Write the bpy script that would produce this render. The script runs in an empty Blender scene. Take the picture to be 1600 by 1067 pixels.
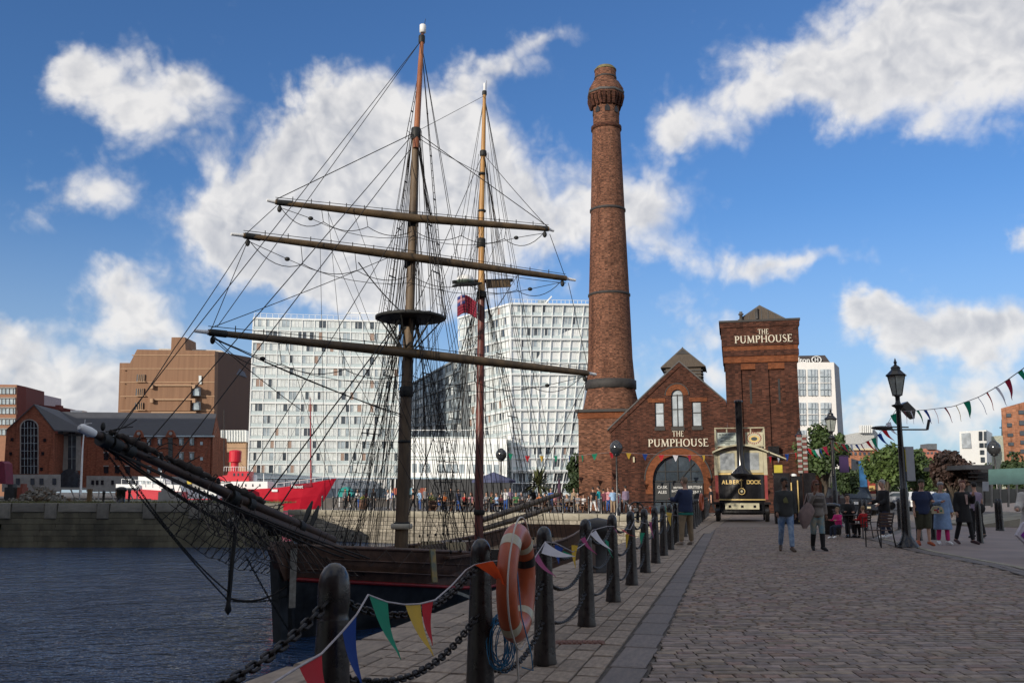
import bpy, bmesh, math, random
from mathutils import Vector as V, Matrix
random.seed(11)
R = math.radians
SC = bpy.context.scene; COL = SC.collection
# ---------------------------------------------------------------- camera
F = 1450.0; TH = R(9.22); CT, ST = math.cos(TH), math.sin(TH); H = 1.45
cd = bpy.data.cameras.new('camera'); cam = bpy.data.objects.new('camera', cd); COL.objects.link(cam)
cam.location = (0, 0, H); cam.rotation_euler = (R(90) + TH, 0, 0)
cd.sensor_width = 36; cd.lens = 36 * F / 1600; cd.clip_start = .05; cd.clip_end = 9000; SC.camera = cam
# ---------------------------------------------------------------- sun + view
SEL, SAZ = R(16.5), R(-141.0)          # elevation, azimuth (from +Y clockwise) of the sun
S = V((math.sin(SAZ) * math.cos(SEL), math.cos(SAZ) * math.cos(SEL), math.sin(SEL)))
sd = bpy.data.lights.new('sun', 'SUN'); sun = bpy.data.objects.new('sun', sd); COL.objects.link(sun)
sd.energy = 3.9; sd.angle = R(.5); sd.color = (1, .9, .77); sun.rotation_euler = S.to_track_quat('Z', 'Y').to_euler()
SC.view_settings.view_transform = 'Standard'; SC.view_settings.look = 'None'
SC.view_settings.exposure = 0.0; SC.view_settings.gamma = 1; SC.view_settings.use_curve_mapping = False
SC.cycles.max_bounces = 6; SC.cycles.transparent_max_bounces = 12

def ray(px, py):
    u = px - 800; v = 533.5 - py
    return (u, F * CT - v * ST, F * ST + v * CT)
def at(px, py, Y):                      # point of the place seen at (px, py) that stands Y metres ahead
    d = ray(px, py); t = Y / d[1]; return V((d[0] * t, Y, H + d[2] * t))
def gr(px, py, z=0):
    d = ray(px, py); t = (z - H) / d[2]; return V((d[0] * t, d[1] * t, z))
def lin(r, g, b):
    return tuple(((x / 255) / 12.92 if x <= 10 else ((x / 255 + .055) / 1.055) ** 2.4) for x in (r, g, b))

# ---------------------------------------------------------------- node helpers
class NT:
    def __init__(s, nt): s.nt = nt; s.N = nt.nodes; s.L = nt.links
    def n(s, t, **k):
        x = s.N.new(t)
        for a, b in k.items(): setattr(x, a, b)
        return x
    def put(s, sock, v):
        if isinstance(v, bpy.types.NodeSocket): s.L.new(v, sock)
        elif v is not None: sock.default_value = v
    def m(s, op, a, b=None, c=None, clamp=False):
        x = s.n('ShaderNodeMath', operation=op, use_clamp=clamp)
        s.put(x.inputs[0], a); s.put(x.inputs[1], b); s.put(x.inputs[2], c); return x.outputs[0]
    def vm(s, op, a, b=None):
        x = s.n('ShaderNodeVectorMath', operation=op); s.put(x.inputs[0], a); s.put(x.inputs[1], b)
        return x.outputs['Value'] if op in ('DOT_PRODUCT', 'LENGTH') else x.outputs[0]
    def mix(s, f, a, b, bt='MIX'):
        x = s.n('ShaderNodeMix', data_type='RGBA', blend_type=bt); s.put(x.inputs[0], f)
        s.put(x.inputs[6], a if isinstance(a, bpy.types.NodeSocket) else (*a[:3], 1)); s.put(x.inputs[7], b if isinstance(b, bpy.types.NodeSocket) else (*b[:3], 1))
        return x.outputs[2]
    def noise(s, vec, sc, det=4, rough=.55, dist=0):
        x = s.n('ShaderNodeTexNoise'); s.put(x.inputs['Vector'], vec); x.inputs['Scale'].default_value = sc
        x.inputs['Detail'].default_value = det; x.inputs['Roughness'].default_value = rough; x.inputs['Distortion'].default_value = dist
        return x.outputs['Fac']
    def ss(s, v, a, b, lo=0., hi=1.):
        x = s.n('ShaderNodeMapRange', interpolation_type='SMOOTHSTEP'); s.put(x.inputs[0], v)
        for i, q in enumerate((a, b, lo, hi)): x.inputs[i + 1].default_value = q
        return x.outputs[0]
    def comb(s, x, y, z):
        c = s.n('ShaderNodeCombineXYZ'); s.put(c.inputs[0], x); s.put(c.inputs[1], y); s.put(c.inputs[2], z); return c.outputs[0]

# ---------------------------------------------------------------- sky
W = bpy.data.worlds.new('World'); SC.world = W; W.use_nodes = True
t = NT(W.node_tree); t.N.clear()
sky = t.n('ShaderNodeTexSky', sky_type='NISHITA'); sky.sun_disc = False; sky.sun_elevation = SEL; sky.sun_rotation = SAZ
sky.altitude = 0; sky.air_density = 1.0; sky.dust_density = .3; sky.ozone_density = 2.5
tc = t.n('ShaderNodeTexCoord'); D = tc.outputs['Generated']
sp = t.n('ShaderNodeSeparateXYZ'); t.put(sp.inputs[0], D)
az = t.m('ARCTAN2', sp.outputs[0], sp.outputs[1]); el = t.m('ARCSINE', sp.outputs[2])
n1 = t.noise(D, 7.5, 7, .6, .25); n2 = t.noise(D, 20., 8, .66, .4)
warp = t.m('MULTIPLY', t.m('SUBTRACT', n1, .5), .10)
azw = t.m('ADD', az, warp); elw = t.m('ADD', el, t.m('MULTIPLY', t.m('SUBTRACT', t.noise(t.vm('ADD', D, (3.1, 1.7, 5.2)), 9, 5, .6), .5), .09))
CL = [(185, 135, 120, 55, 1.15), (205, 195, 55, 45, .85), (95, 110, 50, 36, .8), (310, 130, 40, 34, .8), (145, 315, 80, 48, 1.2), (205, 470, 70, 55, 1.25),
      (530, 190, 85, 75, 1.3), (400, 395, 75, 55, 1.0), (450, 300, 130, 110, 1.4), (600, 300, 180, 150, 1.3), (560, 430, 220, 75, 1.3), (700, 220, 110, 80, .95), (400, 340, 80, 60, 1.1),
      (850, 330, 170, 90, 1.2), (990, 330, 95, 70, 1.0), (780, 100, 70, 30, .85), (850, 65, 55, 22, .75), (720, 150, 50, 40, .7), (1180, 150, 50, 30, .7), (1060, 190, 50, 30, .6), (1470, 200, 40, 24, .6), (1050, 400, 50, 28, .7),
      (1400, 60, 210, 90, 1.4), (1560, 80, 140, 90, 1.2), (1340, 170, 55, 55, .9), (1250, 110, 50, 45, .8), (1110, 215, 85, 45, .8), (1170, 420, 90, 34, .95), (1290, 408, 80, 22, .75),
      (1430, 510, 105, 50, 1.35), (1540, 530, 90, 45, 1.2), (1370, 480, 40, 25, 1.0), (1110, 520, 70, 38, .85), (1370, 650, 130, 42, .85), (1560, 625, 110, 45, .95), (1590, 380, 30, 28, .9),
      (80, 590, 200, 75, 1.25), (10, 520, 60, 40, .9), (300, 520, 60, 30, .5), (1000, 590, 90, 36, .8), (1120, 590, 70, 36, .7), (30, 335, 30, 25, .4), (250, 650, 300, 60, 1.0)]
acc = None
for (cx, cy, rx, ry, w) in CL:
    d = ray(cx, cy); a0 = math.atan2(d[0], d[1]); e0 = math.asin(d[2] / V(d).length)
    qa = t.m('MULTIPLY', t.m('SUBTRACT', azw, a0), F / rx * math.cos(e0)); qe = t.m('MULTIPLY', t.m('SUBTRACT', elw, e0), F / ry)
    g = t.m('MULTIPLY', t.m('EXPONENT', t.m('MULTIPLY', t.m('MULTIPLY_ADD', qa, qa, t.m('MULTIPLY', qe, qe)), -1.15)), w)
    acc = g if acc is None else t.m('ADD', acc, g)
# broken cumulus outside the frame, its cover raised to brighten shaded ground
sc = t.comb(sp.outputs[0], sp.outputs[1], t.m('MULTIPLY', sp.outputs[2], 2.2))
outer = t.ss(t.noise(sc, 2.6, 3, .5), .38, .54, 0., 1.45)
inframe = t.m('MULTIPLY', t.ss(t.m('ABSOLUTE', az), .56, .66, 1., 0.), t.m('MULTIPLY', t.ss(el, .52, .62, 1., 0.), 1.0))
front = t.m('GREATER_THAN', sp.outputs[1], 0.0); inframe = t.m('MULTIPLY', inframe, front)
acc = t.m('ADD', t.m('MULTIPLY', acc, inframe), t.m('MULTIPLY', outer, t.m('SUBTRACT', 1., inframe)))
def puff(vec):
    v = t.n('ShaderNodeTexVoronoi', feature='F1'); t.put(v.inputs['Vector'], vec); v.inputs['Scale'].default_value = 15.; v.inputs['Detail'].default_value = 2.; v.inputs['Roughness'].default_value = .62; v.inputs['Lacunarity'].default_value = 2.3
    return v.outputs['Distance']
wv = t.n('ShaderNodeTexNoise'); t.put(wv.inputs['Vector'], D); wv.inputs['Scale'].default_value = 12; wv.inputs['Detail'].default_value = 4
Dw = t.vm('ADD', D, t.vm('MULTIPLY', t.vm('SUBTRACT', wv.outputs['Color'], (.5, .5, .5)), (.09, .09, .09)))
pf = puff(Dw)
nn = t.m('SUBTRACT', t.m('MULTIPLY_ADD', n1, 1.5, t.m('MULTIPLY', n2, .8)), t.m('MULTIPLY', pf, .55))
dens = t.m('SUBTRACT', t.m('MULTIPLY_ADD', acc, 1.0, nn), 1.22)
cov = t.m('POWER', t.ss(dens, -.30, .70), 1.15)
# cloud shading: light side towards the sun, soft grey where thick and low
So = S * .035
nA = t.noise(t.vm('ADD', D, tuple(So)), 7.5, 7, .6, .25)
pB = puff(t.vm('ADD', Dw, tuple(S * .014)))
rel = t.m('ADD', t.m('MULTIPLY', t.m('SUBTRACT', n1, nA), 1.4), t.m('MULTIPLY', t.m('SUBTRACT', pB, pf), .65))
thick = t.ss(dens, .35, 1.25)
shade = t.m('ADD', t.m('MULTIPLY_ADD', thick, -.30, .93), rel, clamp=True)
shade = t.m('SUBTRACT', shade, t.m('MULTIPLY', t.m('SUBTRACT', n2, .5), .25), clamp=True)
ccol = t.mix(shade, (3.6, 3.9, 4.6), (8.9, 8.7, 8.5))
hz = t.ss(el, .0, .32, .62, 0.)
tint = t.mix(1.0, sky.outputs[0], (.66, .97, 1.36), 'MULTIPLY')
skc = t.mix(hz, tint, (4.6, 5.6, 7.0))
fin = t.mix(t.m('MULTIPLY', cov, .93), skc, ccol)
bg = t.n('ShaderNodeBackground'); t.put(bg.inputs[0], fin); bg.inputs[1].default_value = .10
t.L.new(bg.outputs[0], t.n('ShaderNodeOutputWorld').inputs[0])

# ---------------------------------------------------------------- materials
MATS = {}
def mat(name, col, rough=.6, metal=0., var=.18, scale=2.5, col2=None, bump=0., bs=25., rnd=0., spec=.5, emit=0., det=5, stretch=None, world=False):
    if name in MATS: return MATS[name]
    m = bpy.data.materials.new(name); m.use_nodes = True; MATS[name] = m
    t = NT(m.node_tree); b = t.N['Principled BSDF']
    tc = t.n('ShaderNodeTexCoord'); vec = tc.outputs['Object']
    if world: vec = t.n('ShaderNodeNewGeometry').outputs['Position']
    if stretch: vec = t.vm('MULTIPLY', vec, stretch)
    nz = t.noise(vec, scale, det, .6)
    f = t.ss(nz, .3, .7)
    hi = col2 or tuple(min(1, c * (1 + var)) for c in col); lo = col if col2 else tuple(c * (1 - var) for c in col)
    c = t.mix(f, lo, hi)
    if rnd:
        oi = t.n('ShaderNodeObjectInfo'); k = t.m('MULTIPLY_ADD', oi.outputs['Random'], 2 * rnd, 1 - rnd)
        c = t.mix(1., c, t.comb(k, k, k), 'MULTIPLY')
    t.put(b.inputs['Base Color'], c); b.inputs['Metallic'].default_value = metal; b.inputs['Specular IOR Level'].default_value = spec
    t.put(b.inputs['Roughness'], t.m('MULTIPLY_ADD', nz, .3, rough - .15, clamp=True))
    if bump:
        bp = t.n('ShaderNodeBump'); bp.inputs['Strength'].default_value = bump; bp.inputs['Distance'].default_value = .02
        t.put(bp.inputs['Height'], t.noise(vec, bs, 4, .6)); t.put(b.inputs['Normal'], bp.outputs[0])
    if emit: b.inputs['Emission Strength'].default_value = emit; b.inputs['Emission Color'].default_value = (*col, 1)
    return m
def wallco(t):                           # metric wall coordinates for any upright face
    g = t.n('ShaderNodeNewGeometry'); p = t.n('ShaderNodeSeparateXYZ'); t.put(p.inputs[0], g.outputs['Position'])
    n = t.n('ShaderNodeSeparateXYZ'); t.put(n.inputs[0], g.outputs['True Normal'])
    u = t.m('SUBTRACT', t.m('MULTIPLY', p.outputs[1], n.outputs[0]), t.m('MULTIPLY', p.outputs[0], n.outputs[1]))
    return t.comb(u, p.outputs[2], 0.), g.outputs['Position']
def brick(name, c1, c2, mort, bw=.235, bh=.078, var=.5, dirt=.35, rough=.85):
    if name in MATS: return MATS[name]
    m = bpy.data.materials.new(name); m.use_nodes = True; MATS[name] = m
    t = NT(m.node_tree); b = t.N['Principled BSDF']; co, pos = wallco(t)
    k = t.n('ShaderNodeTexBrick'); t.put(k.inputs['Vector'], co)
    for q, v in (('Color1', (*c1, 1)), ('Color2', (*c2, 1)), ('Mortar', (*mort, 1)), ('Scale', 1.), ('Mortar Size', bh * .11), ('Brick Width', bw), ('Row Height', bh), ('Bias', -.15), ('Mortar Smooth', .3)): k.inputs[q].default_value = v
    n = t.noise(pos, .35, 5, .62); n2 = t.noise(pos, 6., 4, .7)
    c = t.mix(t.ss(n, .38, .68, 0., dirt), k.outputs[0], tuple(x * .38 for x in c1))
    c = t.mix(t.ss(t.noise(t.vm('MULTIPLY', pos, (1.4, 1.4, .12)), 1., 4, .6), .48, .72, 0., .55), c, tuple(x * .3 for x in c1))
    c = t.mix(t.ss(n2, .55, .75, 0., .35), c, tuple(min(1, x * 1.6 + .012) for x in c2))
    wn = t.n('ShaderNodeTexWhiteNoise'); cell = t.vm('FLOOR', t.vm('MULTIPLY', co, (1 / bw, 1 / bh, 1)))
    t.put(wn.inputs['Vector'], cell); kk = t.m('MULTIPLY_ADD', wn.outputs['Value'], 2 * var, 1 - var)
    c = t.mix(1., c, t.comb(kk, kk, kk), 'MULTIPLY')
    t.put(b.inputs['Base Color'], c); b.inputs['Roughness'].default_value = rough; b.inputs['Specular IOR Level'].default_value = .25
    bp = t.n('ShaderNodeBump'); bp.inputs['Strength'].default_value = .6; bp.inputs['Distance'].default_value = .01
    t.put(bp.inputs['Height'], t.m('SUBTRACT', n2, t.m('MULTIPLY', k.outputs[1], .8))); t.put(b.inputs['Normal'], bp.outputs[0])
    return m

# ---------------------------------------------------------------- mesh helpers
class MB:
    def __init__(s): s.v = []; s.f = []; s.m = []; s.s = []
    def add(s, vs, fs, mi=0, sm=False):
        o = len(s.v); s.v += [tuple(p) for p in vs]; s.f += [tuple(i + o for i in f) for f in fs]; s.m += [mi] * len(fs); s.s += [sm] * len(fs); return s
    def ob(s, o, a, b, c, mi=0):         # box from corner o with edges a, b, c
        o, a, b, c = V(o), V(a), V(b), V(c)
        vs = [o, o + a, o + a + b, o + b, o + c, o + a + c, o + a + b + c, o + b + c]
        fs = [(0, 3, 2, 1), (4, 5, 6, 7), (0, 1, 5, 4), (1, 2, 6, 5), (2, 3, 7, 6), (3, 0, 4, 7)]
        if a.cross(b).dot(c) < 0: fs = [f[::-1] for f in fs]
        return s.add(vs, fs, mi)
    def box(s, c, sz, rz=0, mi=0):
        x = V((math.cos(rz), math.sin(rz), 0)) * sz[0]; y = V((-math.sin(rz), math.cos(rz), 0)) * sz[1]; z = V((0, 0, sz[2]))
        return s.ob(V(c) - x / 2 - y / 2 - z / 2, x, y, z, mi)
    def beam(s, a, b, w, h=None, mi=0, up=(0, 0, 1)):
        a, b = V(a), V(b); h = h or w; d = b - a; x = d.cross(V(up))
        if x.length < 1e-6: x = V((1, 0, 0))
        x = x.normalized() * w; y = x.cross(d).normalized() * h
        return s.ob(a - x / 2 - y / 2, d, x, y, mi)
    def tube(s, pts, r, n=8, mi=0, sm=True, cap=True):
        pts = [V(p) for p in pts]; k = len(pts); rs = r if isinstance(r, (list, tuple)) else [r] * k; vs = []; ref = None
        for i, p in enumerate(pts):
            d = (pts[min(i + 1, k - 1)] - pts[max(i - 1, 0)]).normalized()
            if ref is None: ref = V((0, 0, 1)) if abs(d.z) < .9 else V((1, 0, 0))
            x = d.cross(ref).normalized(); y = x.cross(d).normalized() if abs(d.dot(ref)) < .98 else y
            x = y.cross(d).normalized() * -1 if x.length < .5 else x
            ref = y
            for j in range(n):
                a = 2 * math.pi * j / n; vs.append(p + (x * math.cos(a) + y * math.sin(a)) * rs[i])
        fs = [(i * n + j, i * n + (j + 1) % n, (i + 1) * n + (j + 1) % n, (i + 1) * n + j) for i in range(k - 1) for j in range(n)]
        s.add(vs, fs, mi, sm)
        if cap:
            s.add(vs[:n], [tuple(range(n))[::-1]], mi); s.add(vs[-n:], [tuple(range(n))], mi)
        return s
    def loft(s, rings, n=12, mi=0, sm=True):   # rings: (cx,cy,cz,rx,ry)
        vs = [(c[0] + c[3] * math.cos(2 * math.pi * j / n), c[1] + c[4] * math.sin(2 * math.pi * j / n), c[2]) for c in rings for j in range(n)]
        k = len(rings); fs = [(i * n + j, i * n + (j + 1) % n, (i + 1) * n + (j + 1) % n, (i + 1) * n + j) for i in range(k - 1) for j in range(n)]
        s.add(vs, fs, mi, sm); s.add(vs[:n], [tuple(range(n))[::-1]], mi); return s.add(vs[-n:], [tuple(range(n))], mi)
    def lathe(s, c, prof, n=16, mi=0, sm=True, ph=0.):
        c = V(c); vs = [(c.x + r * math.cos(2 * math.pi * (j + ph) / n), c.y + r * math.sin(2 * math.pi * (j + ph) / n), c.z + z) for r, z in prof for j in range(n)]
        k = len(prof); fs = [(i * n + j, i * n + (j + 1) % n, (i + 1) * n + (j + 1) % n, (i + 1) * n + j) for i in range(k - 1) for j in range(n)]
        s.add(vs, fs, mi, sm); s.add(vs[:n], [tuple(range(n))[::-1]], mi); return s.add(vs[-n:], [tuple(range(n))], mi)
    def ell(s, c, r, n=10, m=6, mi=0):
        r = r if isinstance(r, (tuple, list)) else (r, r, r)
        return s.loft([(c[0], c[1], c[2] - r[2] * math.cos(math.pi * (i + .02) / (m + .04)), r[0] * math.sin(math.pi * (i + .15) / (m + .3)), r[1] * math.sin(math.pi * (i + .15) / (m + .3))) for i in range(m + 1)], n, mi)
    def prism(s, poly, ext, mi=0):
        poly = [V(p) for p in poly]; e = V(ext); n = len(poly)
        nn = sum(((poly[i] - poly[0]).cross(poly[(i + 1) % n] - poly[0]) for i in range(n)), V((0, 0, 0)))
        if nn.dot(e) > 0: poly = poly[::-1]
        return s.add(poly + [p + e for p in poly], [tuple(range(n)), tuple(range(n, 2 * n))[::-1]] + [(i, i + n, (i + 1) % n + n, (i + 1) % n) for i in range(n)], mi)
    def mesh(s, name, mats):
        me = bpy.data.meshes.new(name); me.from_pydata(s.v, [], s.f)
        for m in (mats if isinstance(mats, (list, tuple)) else [mats]): me.materials.append(m)
        me.polygons.foreach_set('material_index', s.m); me.polygons.foreach_set('use_smooth', s.s); me.update(); return me
    def build(s, name, mats, parent=None, **k):
        return link(name, s.mesh(name, mats), parent, **k)
def link(name, me, parent=None, label=None, cat=None, group=None, kind=None):
    o = bpy.data.objects.new(name, me); COL.objects.link(o)
    if parent is not None:
        o.parent = parent
        if parent.parent is None: o.matrix_parent_inverse = parent.matrix_basis.inverted()
    return tag(o, label, cat, group, kind)
def tag(o, label=None, cat=None, group=None, kind=None):
    for k, v in (('label', label), ('category', cat), ('group', group), ('kind', kind)):
        if v: o[k] = v
    return o
def thing(name, loc, label, cat, group=None, rz=0, local=False):
    o = bpy.data.objects.new(name, None); COL.objects.link(o); o.location = loc; o.rotation_euler = (0, 0, rz); o.empty_display_size = .2
    o.matrix_basis = Matrix.Translation(V(loc)) @ Matrix.Rotation(rz, 4, 'Z')
    return tag(o, label, cat, group)
def copy(root, loc, rz=0, label=None, group=None, sc=1.):
    def rec(o, par):
        c = o.copy(); COL.objects.link(c)
        if par is not None: c.parent = par; c.matrix_parent_inverse = o.matrix_parent_inverse.copy()
        for ch in KIDS(o): rec(ch, c)
        return c
    c = rec(root, None); c.location = loc; c.rotation_euler = (0, 0, rz); c.scale = (sc,) * 3
    return tag(c, label, None, group)
def KIDS(o): return [x for x in o.children]
def place(root, loc, rz=0):
    root.location = loc; root.rotation_euler = (0, 0, rz)
def mix3(a, b, k): return V(a) * (1 - k) + V(b) * k
def rope(a, b, r=.012, sag=0., name='rope', m=None, parent=None, n=None, seg=5):
    a, b = V(a), V(b); n = n or (9 if sag else 1)
    pts = [mix3(a, b, i / n) - V((0, 0, sag * 4 * (i / n) * (1 - i / n))) for i in range(n + 1)]
    return MB().tube(pts, r, seg).build(name, m, parent)
# block mesh shared by stones and setts (unit size, bevelled top)
def block_mesh(name, m, bev=.12, irr=.0):
    b = MB(); e = bev
    vs = [(-.5, -.5, 0), (.5, -.5, 0), (.5, .5, 0), (-.5, .5, 0), (-.5, -.5, .7), (.5, -.5, .7), (.5, .5, .7), (-.5, .5, .7), (-.5 + e * .6, -.5 + e, 1), (.5 - e * .6, -.5 + e, 1), (.5 - e * .6, .5 - e, 1), (-.5 + e * .6, .5 - e, 1)]
    fs = [(0, 1, 5, 4), (1, 2, 6, 5), (2, 3, 7, 6), (3, 0, 4, 7), (4, 5, 9, 8), (5, 6, 10, 9), (6, 7, 11, 10), (7, 4, 8, 11), (8, 9, 10, 11)]
    b.add([(x + random.uniform(-irr, irr), y + random.uniform(-irr, irr), z) for x, y, z in vs], fs)
    return b.mesh(name, m)
# ================================================================ materials in use
M_sett = mat('granite_sett', (.17, .125, .094), .72, 0, .3, 9, col2=(.345, .255, .19), bump=.5, bs=60, rnd=.27)
M_settall = mat('granite_setts_far', (.14, .115, .10), .75, 0, .3, 4.5, col2=(.27, .22, .185), bump=.6, bs=45, world=True, stretch=(.6, 2., 1))
M_slab = mat('quay_slab', (.17, .132, .10), .75, 0, .3, 3, col2=(.33, .26, .195), bump=.55, bs=30, rnd=.22)
M_joint = mat('road_joint', (.075, .065, .056), .95, 0, .4, 8, world=True)
M_drain = mat('drain_stone', (.125, .103, .09), .65, 0, .3, 6, bump=.4, bs=40, rnd=.25)
M_pave = mat('pavement', (.17, .135, .125), .8, 0, .2, .8, col2=(.25, .20, .18), bump=.3, bs=40, world=True)
M_ground = mat('ground_far', (.12, .11, .10), .9, 0, .25, .3, bump=.2, bs=4, world=True)
M_stone = mat('dock_stone', (.19, .17, .13), .9, 0, .3, 2.2, col2=(.38, .345, .28), bump=.7, bs=14, rnd=.28)
M_cope = mat('coping_stone', (.20, .18, .135), .85, 0, .3, 1.2, col2=(.34, .315, .245), bump=.4, bs=16, rnd=.15)
M_mort = mat('dock_mortar', (.11, .10, .085), .95, 0, .3, 5, world=True)
M_wallL = mat('old_dock_wall', (.06, .055, .038), .9, 0, .3, .55, col2=(.17, .155, .10), bump=.6, bs=7, stretch=(1, 1, .45), rnd=.2, world=True)
M_capL = mat('old_coping', (.15, .14, .115), .9, 0, .3, 1.5, col2=(.25, .235, .195), bump=.5, bs=12, rnd=.2)
M_black = mat('black_paint', (.008, .008, .009), .27, 0, .3, 4, bump=.07, bs=14, spec=.6, rnd=.1)
M_boll = mat('bollard_paint', (.008, .008, .009), .3, 0, .3, 13, col2=(.028, .024, .022), bump=.12, bs=26, spec=.6)
M_iron = mat('chain_iron', (.022, .019, .018), .5, .6, .4, 20, bump=.3, bs=60)
M_white = mat('white_paint', (.78, .79, .77), .5, 0, .06, 2)
M_glass = mat('dark_glass', (.045, .06, .075), .12, 0, .3, .8, spec=.8, world=True)
M_glassm = mat('mid_glass', (.33, .39, .42), .15, 0, .25, .5, spec=.8, world=True)
M_glassl = mat('blind_glass', (.62, .66, .65), .3, 0, .15, .5, spec=.6, world=True)
# ================================================================ water and ground
def water_mat():
    m = bpy.data.materials.new('dock_water'); m.use_nodes = True; t = NT(m.node_tree); b = t.N['Principled BSDF']
    pos = t.n('ShaderNodeNewGeometry').outputs['Position']
    b.inputs['Base Color'].default_value = (.014, .042, .105, 1); b.inputs['Roughness'].default_value = .06; b.inputs['IOR'].default_value = 1.33; b.inputs['Specular IOR Level'].default_value = .5
    a = t.noise(t.vm('MULTIPLY', pos, (1., 1.25, 1)), .95, 3, .55, .5); c = t.noise(t.vm('MULTIPLY', pos, (.9, 1.2, 1)), 3.2, 3, .6, .3); w = t.noise(pos, .25, 3)
    h = t.m('MULTIPLY_ADD', a, 1.0, t.m('MULTIPLY', c, .36)); h = t.m('MULTIPLY', h, t.ss(w, .3, .7, .75, 1.25))
    bp = t.n('ShaderNodeBump'); bp.inputs['Strength'].default_value = 1.; bp.inputs['Distance'].default_value = .45
    t.put(bp.inputs['Height'], h); t.put(b.inputs['Normal'], bp.outputs[0]); return m
M_water = water_mat()
ZW = -2.5
MB().add([(-700, -60, ZW), (40, -60, ZW), (40, 232, ZW), (-700, 232, ZW)], [(0, 1, 2, 3)]).build('water', M_water, kind='structure')
def EX(Y): return -1.59 + .265 * (Y - 9.37)        # quay edge line
def BX(Y): return .28 + .2355 * (Y - 8.28)         # bollard line
def sheet(name, poly, z, zb, m):
    return MB().prism([(x, y, z) for x, y in poly], (0, 0, zb - z)).build(name, m, kind='structure')
CNR = (11.88, 60.2); WL = (-18.5, 80.35)
# ground reaches the horizon; road and quay lie on it
sheet('ground', [(EX(-60), -60), CNR, WL, (-13, 100), (40, 106), (40, 230), (-900, 230), (-5000, 400), (-5000, 7000), (5000, 7000), (5000, -300), (EX(-60), -300)], -.035, -6, M_ground)
sheet('quay_ground', [(-17, 69), (-28.5, 108), (-700, 108), (-700, 69.0)], .62, -6, mat('rough_ground', (.10, .09, .06), .95, 0, .4, .5, col2=(.17, .16, .11), bump=.6, bs=3, world=True))
road_poly = [(BX(-8) + .95, -8), (BX(52) + .95, 52), (BX(52) + 12.5, 52), (11.2, 30), (9.9, 23.4), (9.42, 18.8), (8.6, 15.5), (7.3, 12), (5.3, 8.4), (3.5, 5.6), (1, 2), (-.5, -8)]
road = MB().prism([(x, y, -.014) for x, y in road_poly], (0, 0, -.016)).build('road', M_joint, kind='structure')
def inpoly(x, y, P):
    c = False; j = len(P) - 1
    for i in range(len(P)):
        if (P[i][1] > y) != (P[j][1] > y) and x < (P[j][0] - P[i][0]) * (y - P[i][1]) / (P[j][1] - P[i][1]) + P[i][0]: c = not c
        j = i
    return c
SETT = [block_mesh('sett', M_sett, .14, .03) for _ in range(5)]
rowsY = 7.0; cells = []
while rowsY < 40:
    dy = random.uniform(.125, .15) if rowsY < 22 else .16
    x = BX(rowsY) + .905 + random.uniform(0, .06)
    lim = .62 * rowsY + .6
    while x < lim:
        w = random.choice((.15, .2, .24, .28, .33)) * random.uniform(.9, 1.1)
        if inpoly(x + w / 2, rowsY, road_poly): cells.append((x + w / 2, rowsY + dy / 2, w - .014, dy - .012))
        x += w
    rowsY += dy
cells.sort(key=lambda c: c[0] ** 2 + c[1] ** 2 if abs(c[0]) < .56 * c[1] + .2 and c[1] > 7.35 else 9e9)
def fit(obj, x, y, z0, w, d, h, rz=0): obj.location = (x, y, z0); obj.scale = (w, d, h); obj.rotation_euler = (0, 0, rz)
for (x, y, w, d) in cells[:300]:
    o = link('sett', random.choice(SETT), road); fit(o, x, y, -.0145, w, d, .018 + random.uniform(-.0015, .0015), random.uniform(-.008, .008))
far = MB()
for (x, y, w, d) in cells[300:]:
    z = -.0145; h = .018 + random.uniform(-.0015, .0015); e = d * .13; r = random.uniform(-.004, .004)
    a, b_, c_, d_ = x - w / 2, x + w / 2, y - d / 2 + r, y + d / 2 + r
    vs = [(a, c_, z), (b_, c_, z), (b_, d_, z), (a, d_, z), (a + e, c_ + e, z + h), (b_ - e, c_ + e, z + h), (b_ - e, d_ - e, z + h), (a + e, d_ - e, z + h)]
    far.add(vs, [(0, 1, 5, 4), (1, 2, 6, 5), (2, 3, 7, 6), (3, 0, 4, 7), (4, 5, 6, 7)])
def settmat(single=False):
    m = bpy.data.materials.new('granite_setts_joined'); m.use_nodes = True; t = NT(m.node_tree); b = t.N['Principled BSDF']
    g = t.n('ShaderNodeNewGeometry'); pos = g.outputs['Position']; rp = t.n('ShaderNodeObjectInfo').outputs['Random'] if single else g.outputs['Random Per Island']
    c = t.mix(t.ss(t.noise(pos, 9, 4), .3, .7), (.135, .105, .083), (.275, .213, .167)); k = t.m('MULTIPLY_ADD', rp, .56, .72)
    k2 = t.m('MULTIPLY_ADD', t.m('FRACT', t.m('MULTIPLY', rp, 37.7)), .22, .89)
    c = t.mix(1., c, t.comb(k, t.m('MULTIPLY', k, 1.), t.m('MULTIPLY', k, k2)), 'MULTIPLY'); c = t.mix(t.m('GREATER_THAN', t.m('FRACT', t.m('MULTIPLY', rp, 91.3)), .86), c, t.mix(1., c, (1.0, .86, .84), 'MULTIPLY'))
    c = t.mix(t.ss(t.noise(pos, .5, 4, .6), .5, .75, 0, .4), c, (.10, .085, .075))
    t.put(b.inputs['Base Color'], c); b.inputs['Roughness'].default_value = .68; b.inputs['Specular IOR Level'].default_value = .4
    bp = t.n('ShaderNodeBump'); bp.inputs['Strength'].default_value = .5; bp.inputs['Distance'].default_value = .01; t.put(bp.inputs['Height'], t.noise(pos, 60, 4)); t.put(b.inputs['Normal'], bp.outputs[0]); return m
MS1 = settmat(True); o = far.build('sett', settmat(), road, kind='stuff')
for m_ in SETT: m_.materials[0] = MS1
sheet('road_far', [(BX(40) + .93, 40), (BX(66), 66), (34, 60), (60, 230), (110, 230), (60, 60), (27, 40)], -.012, -.034, M_settall)
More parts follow.
